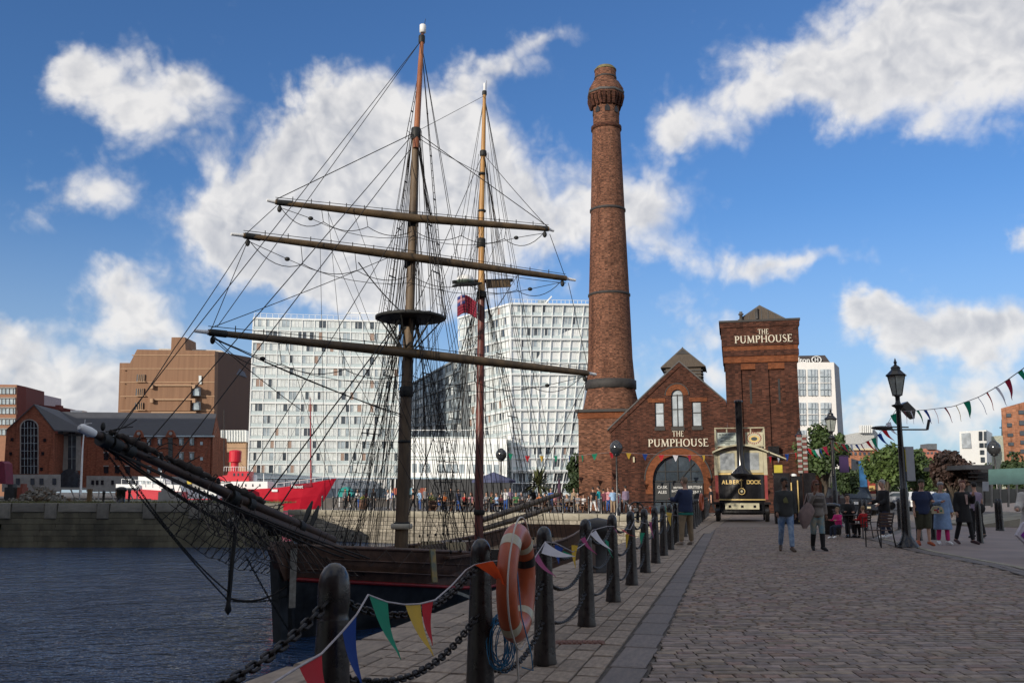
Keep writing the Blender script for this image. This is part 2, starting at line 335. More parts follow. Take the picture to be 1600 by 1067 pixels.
# pavement on the right, kerb line of long bricks
pave = MB().prism([(x, y, -.004) for x, y in [(9.42 + .5, 18.8), (10.4, 23.4), (11.7, 30), (23.8, 52), (60, 52), (60, -8), (1.5, -8), (3.9, 5.2), (5.8, 8.2), (7.8, 11.8), (9.1, 15.3)]], (0, 0, -.03)).build('pavement', M_pave, kind='structure')
kp = [(3.9, 5.2), (5.8, 8.2), (7.8, 11.8), (9.1, 15.3), (9.92, 18.8), (10.4, 23.4), (11.7, 30)]
KB = block_mesh('kerb_stone', M_cope, .1, .02)
for i in range(len(kp) - 1):
    a, b = V((*kp[i], 0)), V((*kp[i + 1], 0)); L = (b - a).length; n = max(1, int(L / .9)); ang = math.atan2((b - a).y, (b - a).x)
    for j in range(n):
        c = a + (b - a) * ((j + .5) / n)
        if c.y > 8.5: fit(link('kerb_stone', KB, pave), c.x - .06 * math.sin(-ang), c.y, -.012, L / n - .02, .13, .022, ang)
# paving bricks running along the kerb, left of it
PB = block_mesh('paving_brick', M_drain, .1, .02)
for i in range(2, len(kp) - 1):
    a, b = V((*kp[i], 0)), V((*kp[i + 1], 0)); L = (b - a).length; n = int(L / .42); d = (b - a).normalized(); s = V((-d.y, d.x, 0)); ang = math.atan2(d.y, d.x)
    for k in range(2):
        for j in range(n):
            c = a + (b - a) * ((j + .5) / n) + s * (.17 + k * .17)
            fit(link('paving_brick', PB, pave), c.x, c.y, -.012, L / n - .02, .15, .022 + random.uniform(-.003, .003), ang)
# ---- quay strip: coping slabs along the edge, bollard course, dark drain channel
quay = MB().prism([(EX(-8) + .02, -8, -.02), (EX(59.9) + .02, 59.9, -.02), (BX(59.9) + .92, 59.9, -.02), (BX(-8) + .92, -8, -.02)], (0, 0, -.012)).build('quay_edge', M_joint, kind='structure')
SL = [block_mesh('slab', M_slab, .03, .012) for _ in range(3)]; DR = block_mesh('drain_slab', M_drain, .04, .01)
ang = math.atan(1 / .25)
lanes = [(0, .42, 1.3)] + [(.44 + i * .2, .63 + i * .2, .42) for i in range(11)]; slabs = []
for (u0, u1, L0) in lanes:
    Y = 5.5 + random.uniform(0, .5)
    while Y < 34:
        L = L0 * random.uniform(.65, 1.35); c = Y + L / 2
        wl = EX(c); wr = BX(c) + .55; k = (wr - wl) / 2.64
        slabs.append((c, wl + (u0 + u1) / 2 * k, L * .98 - .006, (u1 - u0) * k * .985 - .004, .022 + random.uniform(-.004, .004))); Y += L
slabs.sort(); far = MB()
for q, (c, x, L, w, h) in enumerate(slabs):
    if q < 285: fit(link('slab', random.choice(SL), quay), x, c, -.02, L, w, h, ang)
    else:
        d_ = V((math.cos(ang), math.sin(ang), 0)); s_ = V((-d_.y, d_.x, 0)); far.ob(V((x, c, -.02)) - d_ * L / 2 - s_ * w / 2, d_ * L, s_ * w, (0, 0, h))
Y = 5.5
while Y < 45:
    L = random.uniform(.7, 1.1); c = Y + L / 2
    fit(link('drain_slab', DR, quay), BX(c) + .73, c, -.02, L - .012, .30, .018, ang - .012); Y += L
Y = 34
while Y < 58:
    for u in (0, .55, 1.1, 1.65):
        far.ob((EX(Y) + u + .03, Y, -.02), (.5, 0, 0), (.25, .96, 0), (0, 0, .022))
    Y += 1.
far.build('slab', M_slab, quay, kind='stuff')
gt = gr(905, 1003); grate = thing('drain_grate', (gt.x, gt.y, 0), 'rusty iron drain grate set in the dark channel beside the bollards', 'grate')
for i in range(9): MB().box((gt.x - .2 + i * .05, gt.y, .004), (.03, .16, .012)).build('bar', mat('rusty_grate', (.14, .06, .04), .8), grate)
MB().box((gt.x, gt.y, -.004), (.5, .22, .012)).build('frame', mat('rusty_grate', (.14, .06, .04)), grate)
# near quay face below the coping
MB().prism([(EX(-60) - .0, -60, -.05), (CNR[0], CNR[1], -.05), (CNR[0] + .3, CNR[1], -.05), (EX(-60) + .3, -60, -.05)], (0, 0, -5)).build('near_dock_wall', M_mort, kind='structure')
# ---- far dock wall of squared rubble with a coping course (right of the passage)
wall = thing('dock_wall', (CNR[0], CNR[1], ZW), 'pale rubble stone dock wall with coping along the far side of the basin', 'wall')
A, B = V((CNR[0], CNR[1], 0)), V((WL[0], WL[1], 0)); LW = (B - A).length; dw = (B - A) / LW; nw = V((dw.y, -dw.x, 0))
if nw.y > 0: nw = -nw
aw = math.atan2(dw.y, dw.x)
MB().ob(A - V((0, 0, 5)) + nw * .02, dw * LW, -nw * .6, (0, 0, 4.94)).build('core', M_mort, wall)
def stone_block(name, m, bev):           # unit block: x along, y out of the wall (0..1), z up centred
    b = MB(); e = bev; r = lambda: random.uniform(-.03, .03)
    vs = [(-.5, 0, -.5), (.5, 0, -.5), (.5, 0, .5), (-.5, 0, .5)] + [(-.5 + e + r(), 1, -.5 + e + r()), (.5 - e + r(), 1, -.5 + e + r()), (.5 - e + r(), 1, .5 - e + r()), (-.5 + e + r(), 1, .5 - e + r())]
    return b.add(vs, [(0, 1, 2, 3), (4, 7, 6, 5), (0, 4, 5, 1), (1, 5, 6, 2), (2, 6, 7, 3), (3, 7, 4, 0)]).mesh(name, m)
ST_ = [stone_block('stone', M_stone, .07) for _ in range(5)]; CP = stone_block('coping_stone', M_cope, .02)
def on_wall(me, name, par, P0, d, n, s, z, w, h, dep):
    o = link(name, me, par); p = P0 + d * s + n * .02; o.location = (p.x, p.y, z); o.scale = (w, dep, h)
    o.rotation_euler = (0, 0, math.atan2(n.y, n.x) - math.pi / 2)
    return o
s = 0
while s < LW:
    w = random.uniform(1.1, 1.7); on_wall(CP, 'coping_stone', wall, A, dw, nw, s + w / 2, -.24, w - .03, .46, .10); s += w
MB().ob(A + V((0, 0, -.04)), dw * LW, -nw * .9, (0, 0, .05)).build('coping_top', M_cope, wall)
z = -.47; cnt = 0; rest = MB()
while z > -2.9:
    h = random.uniform(.2, .36); s = random.uniform(0, .3)
    while s < LW:
        w = random.uniform(.3, .85)
        if z > -1.6 and cnt < 262: on_wall(random.choice(ST_), 'stone', wall, A, dw, nw, s + w / 2, z - h / 2, w - .03, h - .03, random.uniform(.02, .07)); cnt += 1
        else: rest.ob(A + dw * s + nw * .02 + V((0, 0, z - h + .015)), dw * (w - .03), nw * random.uniform(.02, .06), (0, 0, h - .03))
        s += w
    z -= h
rest.build('stone', M_stone, wall, kind='stuff')
# ---- old left dock wall with big coping blocks and fender stones
lw = thing('old_dock_wall', (-17, 69, ZW), 'dark weathered dock wall with deep coping blocks on the left of the basin', 'wall')
MB().ob((-17, 69, -5), (-60, 0, 0), (0, .5, 0), (0, 0, 5.0)).build('core', M_wallL, lw)
MB().ob((-17.05, 69.01, -5), (-11.45, 38.9, 0), (.3, 0.02, 0), (0, 0, 5.5)).build('return_face', M_wallL, lw)
x = -17; P0 = V((-17, 69, 0)); k = 0; C2 = stone_block('coping_block', M_capL, .015); C3 = stone_block('fender_stone', M_capL, .03); C4 = stone_block('wall_block', M_wallL, .01)
s = 0; dl = V((-1, 0, 0)); nl = V((0, -1, 0))
while s < 24:
    w = random.uniform(2.2, 3.6)
    on_wall(C2, 'coping_block', lw, P0, dl, nl, s + w / 2, .34, w - .03, .62, .10)
    on_wall(C3, 'fender_stone', lw, P0, dl, nl, s + w + .45, .10, .86, 1.15, .14)
    s += w + .9
MB().ob((-17, 68.9, .62), (-60, 0, 0), (0, 1.4, 0), (0, 0, .035)).build('coping_top', M_capL, lw)
z = .0; r = 0
while z > -2.6:
    s = random.uniform(0, 1); h = .42
    while s < 20:
        w = random.uniform(.9, 1.9); on_wall(C4, 'wall_block', lw, P0, dl, nl, s + w / 2, z - h / 2, w - .015, h - .015, random.uniform(.01, .035)); s += w
    z -= h
# ================================================================ pumphouse
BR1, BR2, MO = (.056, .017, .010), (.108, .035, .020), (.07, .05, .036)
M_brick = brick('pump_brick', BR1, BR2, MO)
M_brickc = brick('chimney_brick', (.11, .040, .023), (.23, .092, .05), (.17, .12, .085), dirt=.25)
M_orange = brick('rubbed_orange_brick', (.16, .043, .014), (.23, .07, .026), (.16, .09, .05), dirt=.25, var=.2)
M_lead = mat('lead_grey', (.08, .078, .076), .7, 0, .25, 2, bump=.2, bs=12)
M_dband = mat('dark_band', (.035, .032, .03), .7, 0, .3, 4)
M_timber = mat('weathered_boards', (.09, .072, .056), .85, 0, .25, 6, bump=.4, bs=20, stretch=(4, 4, .6))
M_frame = mat('black_frame', (.012, .012, .012), .4, 0, .2, 4)
M_letter = mat('cream_letters', (.60, .55, .43), .6, 0, .06, 3)
M_refl = mat('sky_glass', (.42, .47, .50), .15, 0, .25, .9, spec=.8, world=True)
J = V((15.75, 68, 0)); fu = V((.9735, -.2287, 0)); fn = V((-.2287, -.9735, 0))   # facade line: unit right, outward normal
def fp(u, z, out=0.): return J + fu * u + fn * out + V((0, 0, z))
def uz(px, py):                           # facade coordinates behind a pixel
    d = V(ray(px, py)); o = V((0, 0, H)); k = (J - o).dot(fn) / d.dot(fn); p = o + d * k; return (p - J).dot(fu), p.z
ph = thing('pumphouse', fp(-4.5, 0), 'red brick gabled pub hall with arched door and cream lettering at the chimney foot', 'pub')
uL, uR = uz(955, 700)[0], 0.
uA, zA = uz(1061, 566); zE = uz(955, 668)[1]
sl = (zA - zE) / (uA - uL); zR = zA - sl * (uR - uA)
DX0, DZ0 = uz(1021, 800); DX1, _ = uz(1101, 800); dcx = (DX0 + DX1) / 2; dr = (DX1 - DX0) / 2; dzs = uz(1061, 750)[1]
# wall built as vertical strips round the openings
def wall_with_holes(mb, poly_top, holes, thick, o, u, n, x0, x1):
    """strips in x; holes: list of (xa, xb, z0(x), z1(x)); poly_top(x)->z"""
    xs = {x0, x1}
    for (a, b, f0, f1) in holes:
        k = 16
        for i in range(k + 1): xs.add(a + (b - a) * i / k)
    i = 0
    while x0 + i * .5 < x1: xs.add(x0 + i * .5); i += 1
    xs.add(uA); xs = sorted(x for x in xs if x0 <= x <= x1)
    for a, b in zip(xs, xs[1:]):
        if b - a < 1e-5: continue
        mid = (a + b) / 2; seg = [(0., 0., poly_top(a), poly_top(b))]
        for (ha, hb, f0, f1) in holes:
            if ha < mid < hb:
                out = []
                for (la, lb, ta, tb) in seg:
                    if f0(mid) > (la + lb) / 2 + .01: out.append((la, lb, f0(a), f0(b)))
                    out.append((f1(a), f1(b), ta, tb))
                seg = out
        for (la, lb, ta, tb) in seg:
            P = lambda s, z: o + u * s + V((0, 0, z))
            mb.prism([P(a, la), P(b, lb), P(b, tb), P(a, ta)], -n * thick)
def arch(cx, r, zs): return lambda x: zs + math.sqrt(max(0, r * r - (x - cx) ** 2))
def const(z): return lambda x: z
cw0, cw1 = uz(1049, 640)[0], uz(1068, 640)[0]; cz0 = uz(1058, 667)[1]; czt = uz(1058, 608)[1]; ccx = (cw0 + cw1) / 2; cr = (cw1 - cw0) / 2
sw = [(uz(1023, 640)[0], uz(1037.5, 640)[0]), (uz(1081, 640)[0], uz(1096, 640)[0])]; sz0 = uz(1030, 667)[1]; sz1 = uz(1030, 629)[1]
holes = [(DX0, DX1, const(0), arch(dcx, dr, dzs)), (cw0, cw1, const(cz0), arch(ccx, cr, czt - cr))] + [(a, b, const(sz0), const(sz1)) for a, b in sw]
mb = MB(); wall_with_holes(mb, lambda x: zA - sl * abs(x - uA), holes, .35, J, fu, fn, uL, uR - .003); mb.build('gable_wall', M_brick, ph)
# side wall and roof slopes
dp = 22.
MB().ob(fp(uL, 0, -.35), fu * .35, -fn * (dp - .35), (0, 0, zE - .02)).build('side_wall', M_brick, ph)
for sgn, xe in ((-1, uL - .25), (1, uR - .01)):
    ze = zA - sl * abs(xe - uA); a = fp(uA, zA + .14, .12); b = fp(xe, ze + .14, .12)
    MB().prism([a, b, b - V((0, 0, .13)), a - V((0, 0, .13))], -fn * dp).build('roof_slope', M_lead, ph)
# raised brick verge along the gable
for sgn, xe in ((-1, uL - .1), (1, uR - .02)):
    ze = zA - sl * abs(xe - uA)
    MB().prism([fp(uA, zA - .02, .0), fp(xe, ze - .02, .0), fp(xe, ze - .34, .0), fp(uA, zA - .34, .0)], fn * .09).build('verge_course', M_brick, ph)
# arch rings
def ring(cx, zc, r0, r1, a0, a1, out, m, name, par, n=22, depth=.1, parts=False):
    P = [(fp(cx + r0 * math.cos(t_), zc + r0 * math.sin(t_), out), fp(cx + r1 * math.cos(t_), zc + r1 * math.sin(t_), out)) for t_ in [a0 + (a1 - a0) * i / n for i in range(n + 1)]]
    mb = MB()
    for i in range(n): mb.prism([P[i][0], P[i][1], P[i + 1][1], P[i + 1][0]], -fn * depth)
    return mb.build(name, m, par)
ring(dcx, dzs, dr - .02, dr + .52, 0, math.pi, .07, M_orange, 'door_arch', ph)
for sx in (-1, 1): MB().ob(fp(dcx + sx * (dr + .26) - .26, dzs - 1.0, -.05), fu * .52, fn * .12, (0, 0, 1.0)).build('arch_leg', M_orange, ph)
ring(dcx, dzs, dr + .53, dr + .62, 0, math.pi, .10, M_dband, 'hood_mould', ph)
ring(ccx, czt - cr, cr - .02, cr + .38, 0, math.pi, .05, M_orange, 'window_arch', ph)
ring(ccx, czt - cr, cr + .39, cr + .46, 0, math.pi, .08, M_dband, 'window_hood', ph)
for a, b in ((uz(1012, 626)[0], cw0 - .42), (cw1 + .42, uz(1105, 626)[0])):
    MB().ob(fp(a, sz1 + .02, .0), fu * (b - a), fn * .05, (0, 0, .3)).build('lintel_course', M_orange, ph)
for (a, b, z0, z1, ar) in ((cw0, cw1, cz0, czt, True), (sw[0][0], sw[0][1], sz0, sz1, False), (sw[1][0], sw[1][1], sz0, sz1, False)):
    top = arch((a + b) / 2, (b - a) / 2, z1 - (b - a) / 2) if ar else const(z1)
    k = 12; xs = [a + (b - a) * i / k for i in range(k + 1)]
    w = MB().prism([fp(a, z0, -.16)] + [fp(b, z0, -.16)] + [fp(x, top(x), -.16) for x in reversed(xs)], -fn * .03).build('window', M_refl, ph)
    fr = MB(); zb = z1 - ((b - a) / 2 if ar else 0)
    fr.ob(fp(a, z0, -.15), fu * .06, fn * .06, (0, 0, zb - z0)); fr.ob(fp(b - .06, z0, -.15), fu * .06, fn * .06, (0, 0, zb - z0)); fr.ob(fp(a + .06, z0, -.15), fu * (b - a - .12), fn * .06, (0, 0, .07))
    fr.ob(fp(a + .06, z0 + (zb - z0) * .55, -.148), fu * (b - a - .12), fn * .055, (0, 0, .05))
    if ar:
        fr.ob(fp((a + b) / 2 - .03, z0 + .07, -.146), fu * .06, fn * .05, (0, 0, zb - z0)); fr.ob(fp(a + .06, zb - .03, -.144), fu * (b - a - .12), fn * .05, (0, 0, .06))
        r = (b - a) / 2
        for i in range(10):
            t0, t1 = math.pi * i / 10, math.pi * (i + 1) / 10; c = (a + b) / 2
            fr.prism([fp(c + q * math.cos(tt), zb + q * math.sin(tt), -.09) for q, tt in ((r, t0), (r, t1), (r - .06, t1), (r - .06, t0))], -fn * .06)
    fr.build('frame', M_frame, w); MB().ob(fp(a - .04, z0 - .26, -.02), fu * (b - a + .08), fn * .1, (0, 0, .25)).build('sill', M_dband, w)
# entrance: glass, bars, chalk boards
MB().prism([fp(DX0, 0, -.28), fp(DX1, 0, -.28)] + [fp(dcx + dr * math.cos(a), dzs + dr * math.sin(a), -.28) for a in [math.pi * i / 18 for i in range(19)]], -fn * .03).build('door_glass', M_glass, ph)
fr = MB()
for x in (-.5, 0, .5): fr.ob(fp(dcx + x * dr - .03, .1, -.27), fu * .06, fn * .06, (0, 0, dzs + dr * math.sqrt(1 - x * x) - .12))
fr.ob(fp(DX0 + .05, dzs + .62, -.268), fu * (DX1 - DX0 - .4), fn * .05, (0, 0, .05)); fr.ob(fp(DX0, dzs - .1, -.266), fu * (DX1 - DX0), fn * .07, (0, 0, .07))
fr.beam(fp(dcx + .1, dzs, -.2), fp(dcx + dr * .66, dzs + dr * .68, -.2), .05); fr.build('door_bars', M_frame, ph)
def text(s, size, m, name, par, pos, right, up, ext=.01, bold=0., align='CENTER'):
    c = bpy.data.curves.new('t', 'FONT'); c.body = s; c.size = size; c.extrude = ext; c.align_x = align; c.offset = bold; c.resolution_u = 3
    o = bpy.data.objects.new('t', c); me = bpy.data.meshes.new_from_object(o); bpy.data.objects.remove(o)
    r, u_ = V(right).normalized(), V(up).normalized(); n = r.cross(u_)
    me.transform(Matrix(((r.x, u_.x, n.x, pos[0]), (r.y, u_.y, n.y, pos[1]), (r.z, u_.z, n.z, pos[2]), (0, 0, 0, 1))))
    me.materials.clear(); me.materials.append(m); return link(name, me, par)
UP = V((0, 0, 1))
M_board = mat('chalk_board', (.012, .014, .016), .6, 0, .2, 3); M_chalk = mat('chalk_letters', (.55, .55, .52), .8, 0, .05, 3)
for px0, px1, ls in ((1024, 1046, ('CASK', 'ALES')), (1049, 1071, ('BRITISH', 'BATTERED', 'FISH')), (1074, 1099, ('BRITISH', 'MENU'))):
    a, b = uz(px0, 780)[0], uz(px1, 780)[0]; z1 = uz(px0, 754)[1]
    bd = MB().ob(fp(a, .9, -.2), fu * (b - a), fn * .05, (0, 0, z1 - .9)).build('menu_board', M_board, ph)
    for i, l in enumerate(ls): text(l, .30 if len(ls) == 2 else .2, M_chalk, 'lettering', bd, fp((a + b) / 2, z1 - .42 - i * (.36 if len(ls) == 2 else .25), -.148), fu, UP, .004, .004)
MB().ob(fp(uz(990, 700)[0] - .05, uz(990, 722)[1], .002), fu * .12, fn * .16, (0, 0, .4)).build('wall_lamp', mat('lamp_cream', (.5, .45, .3), .4), ph)
# serif capitals built from strokes
def stroke_letter(ch, P, mb, w=1., h=1.):
    T, t_ = .17, .075                      # thick, thin (in letter heights)
    def bar(x0, y0, x1, y1, th):
        a = V((x0, y0, 0)); b = V((x1, y1, 0)); d = (b - a).normalized(); s = V((-d.y, d.x, 0)) * th / 2
        mb.prism([P(*(a + s)[:2]), P(*(b + s)[:2]), P(*(b - s)[:2]), P(*(a - s)[:2])], EXT)
    def serif(x, y): bar(x - .15, y + (.03 if y < .5 else -.03), x + .15, y + (.03 if y < .5 else -.03), .06)
    def arc(cx, cy, rx, ry, a0, a1, n=14, tk=T, tn=t_):
        pts = []
        for i in range(n + 1):
            a = R(a0 + (a1 - a0) * i / n); k = tn + (tk - tn) * abs(math.cos(a)) ** 1.3
            pts.append((cx + (rx + k * .0) * math.cos(a), cy + ry * math.sin(a), k, a))
        for p, q in zip(pts, pts[1:]):
            f = lambda c, s: P(c[0] + s * c[2] / 2 * math.cos(c[3]), c[1] + s * c[2] / 2 * math.sin(c[3]))
            mb.prism([f(p, 1), f(q, 1), f(q, -1), f(p, -1)], EXT)
    if ch == 'T': bar(.42, 0, .42, 1, T); bar(0, .96, .84, .96, t_); bar(.03, .98, .03, .8, .06); bar(.81, .98, .81, .8, .06); serif(.42, 0); return .84
    if ch == 'H': bar(.16, 0, .16, 1, T); bar(.78, 0, .78, 1, T); bar(.16, .52, .78, .52, t_); [serif(x, y) for x in (.16, .78) for y in (0, 1)]; return .94
    if ch == 'E': bar(.16, 0, .16, 1, T); bar(.0, .97, .64, .97, t_); bar(.16, .52, .55, .52, t_); bar(.0, .03, .68, .03, t_); bar(.62, .97, .62, .82, .05); bar(.66, .03, .68, .2, .05); return .7
    if ch == 'P': bar(.16, 0, .16, 1, T); arc(.34, .73, .27, .235, -90, 90); bar(.0, .965, .36, .965, t_); bar(.16, .495, .36, .495, t_); serif(.16, 0); return .68
    if ch == 'U': bar(.16, .35, .16, 1, T); bar(.74, .35, .74, 1, t_ + .03); arc(.45, .36, .29, .32, 180, 360); serif(.16, 1); serif(.74, 1); return .9
    if ch == 'M': bar(.14, 0, .2, 1, t_ + .02); bar(.2, 1, .56, .06, T); bar(.56, .06, .9, 1, t_); bar(.9, 1, .97, 0, T); serif(.14, 0); serif(.97, 0); serif(.17, 1); serif(.93, 1); return 1.12
    if ch == 'O': arc(.47, .5, .39, .47, 0, 360, 24); return .94
    if ch == 'S':
        arc(.3, .745, .2, .22, 30, 230, 10, t_ + .04); arc(.31, .26, .22, .225, -150, 50, 10, t_ + .04); bar(.16, .62, .47, .4, T); return .6
    return .4
def serif_word(word, u0, u1, z0, hh, out, par, name='lettering', wide=1.):
    global EXT
    EXT = fn * .05
    tot = 0; tmp = MB(); adv = []
    P0 = lambda x, y: V((x, y, 0))
    for ch in word: adv.append(stroke_letter(ch, P0, MB()) + .1)
    tot = sum(adv) - .1; k = (u1 - u0) / tot; x = u0
    for ch, a in zip(word, adv):
        mb = MB(); stroke_letter(ch, lambda X, Y, x=x: fp(x + X * k, z0 + Y * hh, out), mb); mb.build('letter', M_letter, par); x += a * k
def word_at(word, px0, px1, py1, py0, out, par):
    pm = (px0 + px1) / 2
    serif_word(word, uz(px0, py0)[0], uz(px1, py0)[0], uz(pm, py0)[1], uz(pm, py1)[1] - uz(pm, py0)[1], out, par)
word_at('THE', 1050.5, 1068.5, 673, 682, .01, ph); word_at('PUMPHOUSE', 1013, 1107, 685.5, 697.5, .01, ph)
# roof lantern behind the gable apex
lu, lz = uA + .15, zA
lan = fp(lu, zA - 1.15, -3.); Lw = 1.35
MB().ob(lan - fu * Lw - V((0, 0, 0)), fu * 2 * Lw, -fn * 3, (0, 0, 1.15)).build('lantern_base', M_timber, ph)
mb = MB()
for i in range(4): mb.ob(lan - fu * (Lw + .12) + V((0, 0, .15 + i * .24)) + fn * .1, fu * 2 * (Lw + .12), -fn * 3.2, (0, 0, .06))
mb.build('louvres', M_lead, ph)
e0, e1, e2 = lan - fu * (Lw + .3) + V((0, 0, 1.15)) + fn * .25, lan + fu * (Lw + .3) + V((0, 0, 1.15)) + fn * .25, lan + V((0, 0, 2.6)) + fn * .25
MB().prism([e0, e1, e2], -fn * 3.5).build('lantern_gable', M_timber, ph)
for a, b in ((e0, e2), (e1, e2)):
    d = (b - a).normalized(); s = V((0, 0, .1)); MB().prism([a - d * .1, b + (b - a) * .02, b + (b - a) * .02 + s, a - d * .1 + s], -fn * 3.65 + fn * .0).build('lantern_roof', M_lead, ph)
MB().prism([e0 * .3 + e2 * .7 - fu * 0 + fn * .02, e1 * .3 + e2 * .7 + fn * .02, e2 - V((0, 0, .08)) + fn * .02], fn * .02).build('lantern_vent', M_frame, ph)
# ---- tower
tw = thing('pumphouse_tower', fp(2.5, 0), 'tall square brick tower with cream lettering and a small boarded roof', 'tower')
TW = uz(1256, 780)[0]; z_ = lambda py: uz(1190, py)[1]; TD = 5.0
def tbox(z0, z1, o, m, name, inset=0): return MB().ob(fp(-o, z0, o), fu * (TW + 2 * o), -fn * (TD + 2 * o), (0, 0, z1 - z0)).build(name, m, tw)
zc1, zc2, zc3, zc4, zc5 = z_(566), z_(556), z_(547), z_(540), z_(511)
# shaft with two recessed panels and slits
sh = MB(); rec = [(uz(1160, 640)[0], uz(1183, 640)[0]), (uz(1203, 640)[0], uz(1229, 640)[0])]; zr1 = z_(577)
xs = [0, rec[0][0], rec[0][1], rec[1][0], rec[1][1], TW]
sh.ob(fp(0, 0, -.16), fu * TW, -fn * (TD - .16), (0, 0, zc1))
for a, b in ((0, 1), (2, 3), (4, 5)): sh.ob(fp(xs[a], 0, 0), fu * (xs[b] - xs[a]), -fn * .158, (0, 0, zc1 - .003))
for a, b in ((1, 2), (3, 4)): sh.ob(fp(xs[a] + .002, zr1, -.002), fu * (xs[b] - xs[a] - .004), -fn * .155, (0, 0, zc1 - zr1 - .005))
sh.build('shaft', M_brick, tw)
for k, (a, b) in enumerate(rec):
    MB().ob(fp(a + .003, zr1 + .02, .02), fu * (b - a - .006), -fn * .06, (0, 0, .42)).build('panel_lintel', M_orange, tw)
    cx = a + (b - a) * .62; MB().ob(fp(cx - .07, z_(630), -.13), fu * .14, -fn * .06, (0, 0, z_(592) - z_(630))).build('slit', M_frame, tw)
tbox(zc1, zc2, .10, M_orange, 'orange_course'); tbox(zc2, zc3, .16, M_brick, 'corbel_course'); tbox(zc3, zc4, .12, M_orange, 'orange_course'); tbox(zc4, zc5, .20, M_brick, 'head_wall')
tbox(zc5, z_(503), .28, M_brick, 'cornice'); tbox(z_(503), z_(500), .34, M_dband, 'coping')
word_at('THE', 1184, 1201, 515, 523, .22, tw); word_at('PUMPHOUSE', 1148, 1238, 524.5, 536, .22, tw)
zt = z_(500); a, b, c = fp(uz(1150, 500)[0], zt, -.6), fp(uz(1231, 500)[0], zt, -.6), fp(uz(1187, 476)[0], z_(476), -.6)
MB().prism([a, b, c], -fn * 3.6).build('roof_gable', M_timber, tw)
for p, q in ((a, c), (b, c)): MB().prism([p, q, q + V((0, 0, .1)), p + (p - q) * .06 + V((0, 0, .1))], fn * .2 - fn * 4.0).build('roof_slope', M_lead, tw)
for i in range(9):
    k = i / 8; p = a * (1 - k) + b * k; hgt = (c.z - zt) * (1 - abs(k - .53) / .53) if k < .53 else (c.z - zt) * (1 - (k - .53) / .47)
    if hgt > .2: MB().ob(p + fn * .005, fu * .05, fn * .03, (0, 0, hgt - .05)).build('cover_strip', M_lead, tw)
v = MB().lathe(fp(uz(1158, 497)[0], zt, -.4), [(.12, 0), (.12, .5), (.2, .52), (.2, .6), (.12, .62), (.12, .75)], 10); v.build('vent_pipe', M_lead, tw)
MB().lathe(fp(uz(1183, 490)[0], zt + .2, -.45), [(.09, 0), (.09, .7), (.14, .72), (.05, .8)], 10).build('vent_pipe', M_lead, tw)
MB().box(fp(uz(1210, 742)[0], uz(1210, 706)[1], .2), (.75, .5, .8), math.atan2(fu.y, fu.x)).build('loudspeaker', M_black, tw)
# low wing right of the tower
wg = thing('low_brick_wing', fp(TW + 1, 0), 'low red brick wing wall at the right foot of the lettered tower', 'building')
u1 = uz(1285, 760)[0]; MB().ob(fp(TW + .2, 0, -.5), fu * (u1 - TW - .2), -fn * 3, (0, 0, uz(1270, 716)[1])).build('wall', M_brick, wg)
MB().ob(fp(TW + .1, uz(1270, 716)[1] + .002, -.45), fu * (u1 - TW + .0), -fn * 3.1, (0, 0, .12)).build('coping', M_dband, wg)
# ---- chimney
CY = 79.; cx = at(957, 769, CY).x
ch = thing('brick_chimney', (cx, CY, 0), 'tall tapering brick chimney with iron bands and corbelled head beside the pub', 'chimney')
zz = lambda py: at(957, py, CY).z
def rr(px0, px1, py): return (at(px1, py, CY) - at(px0, py, CY)).length / 2
pr = [(600, 922, 998), (560, 925.5, 995), (460, 928.5, 991.5), (330, 932, 985), (202, 935.5, 979)]
MB().lathe((cx, CY, 0), [(rr(a, b, p), zz(p)) for p, a, b in pr], 40).build('shaft', M_brickc, ch)
for p, a, b, hh in ((602, 920, 1000, .7), (462, 927, 993, .16), (330, 930.5, 986.5, .16), (202, 933.5, 981, .3)):
    r = rr(a, b, p); MB().lathe((cx, CY, zz(p)), [(r - .1, -hh / 2 - .05), (r, -hh / 2), (r, hh / 2), (r - .1, hh / 2 + .05)], 40).build('band', M_brick if p == 202 else M_dband, ch)
q = .5; r600 = rr(922, 998, 600)
MB().lathe((cx, CY, 0), [(rr(909, 1004, 644), zz(644)), (rr(911, 1003, 638), zz(638)), (rr(917, 1001, 615), zz(622)), (r600, zz(603))], 8, ph=q).build('flared_foot', M_brickc, ch)
sb = rr(911, 1004, 780) * .98; MB().box((cx, CY, zz(646) / 2), (2 * sb, 2 * sb, zz(646)), R(-13)).build('plinth', M_brickc, ch)
MB().box((cx, CY, zz(651)), (2 * sb + .12, 2 * sb + .12, zz(646) - zz(657)), R(-13)).build('orange_course', M_orange, ch)
MB().box((cx, CY, zz(645)), (2 * sb + .5, 2 * sb + .5, .22), R(-13)).build('ledge', M_dband, ch)
rh = rr(936, 978.5, 190)
MB().lathe((cx, CY, 0), [(rh, zz(200)), (rh, zz(172)), (rh * 1.02, zz(168)), (rr(927, 983, 158), zz(155))], 8, ph=.5).build('head_drum', M_brickc, ch)
mb = MB(); mo = MB()
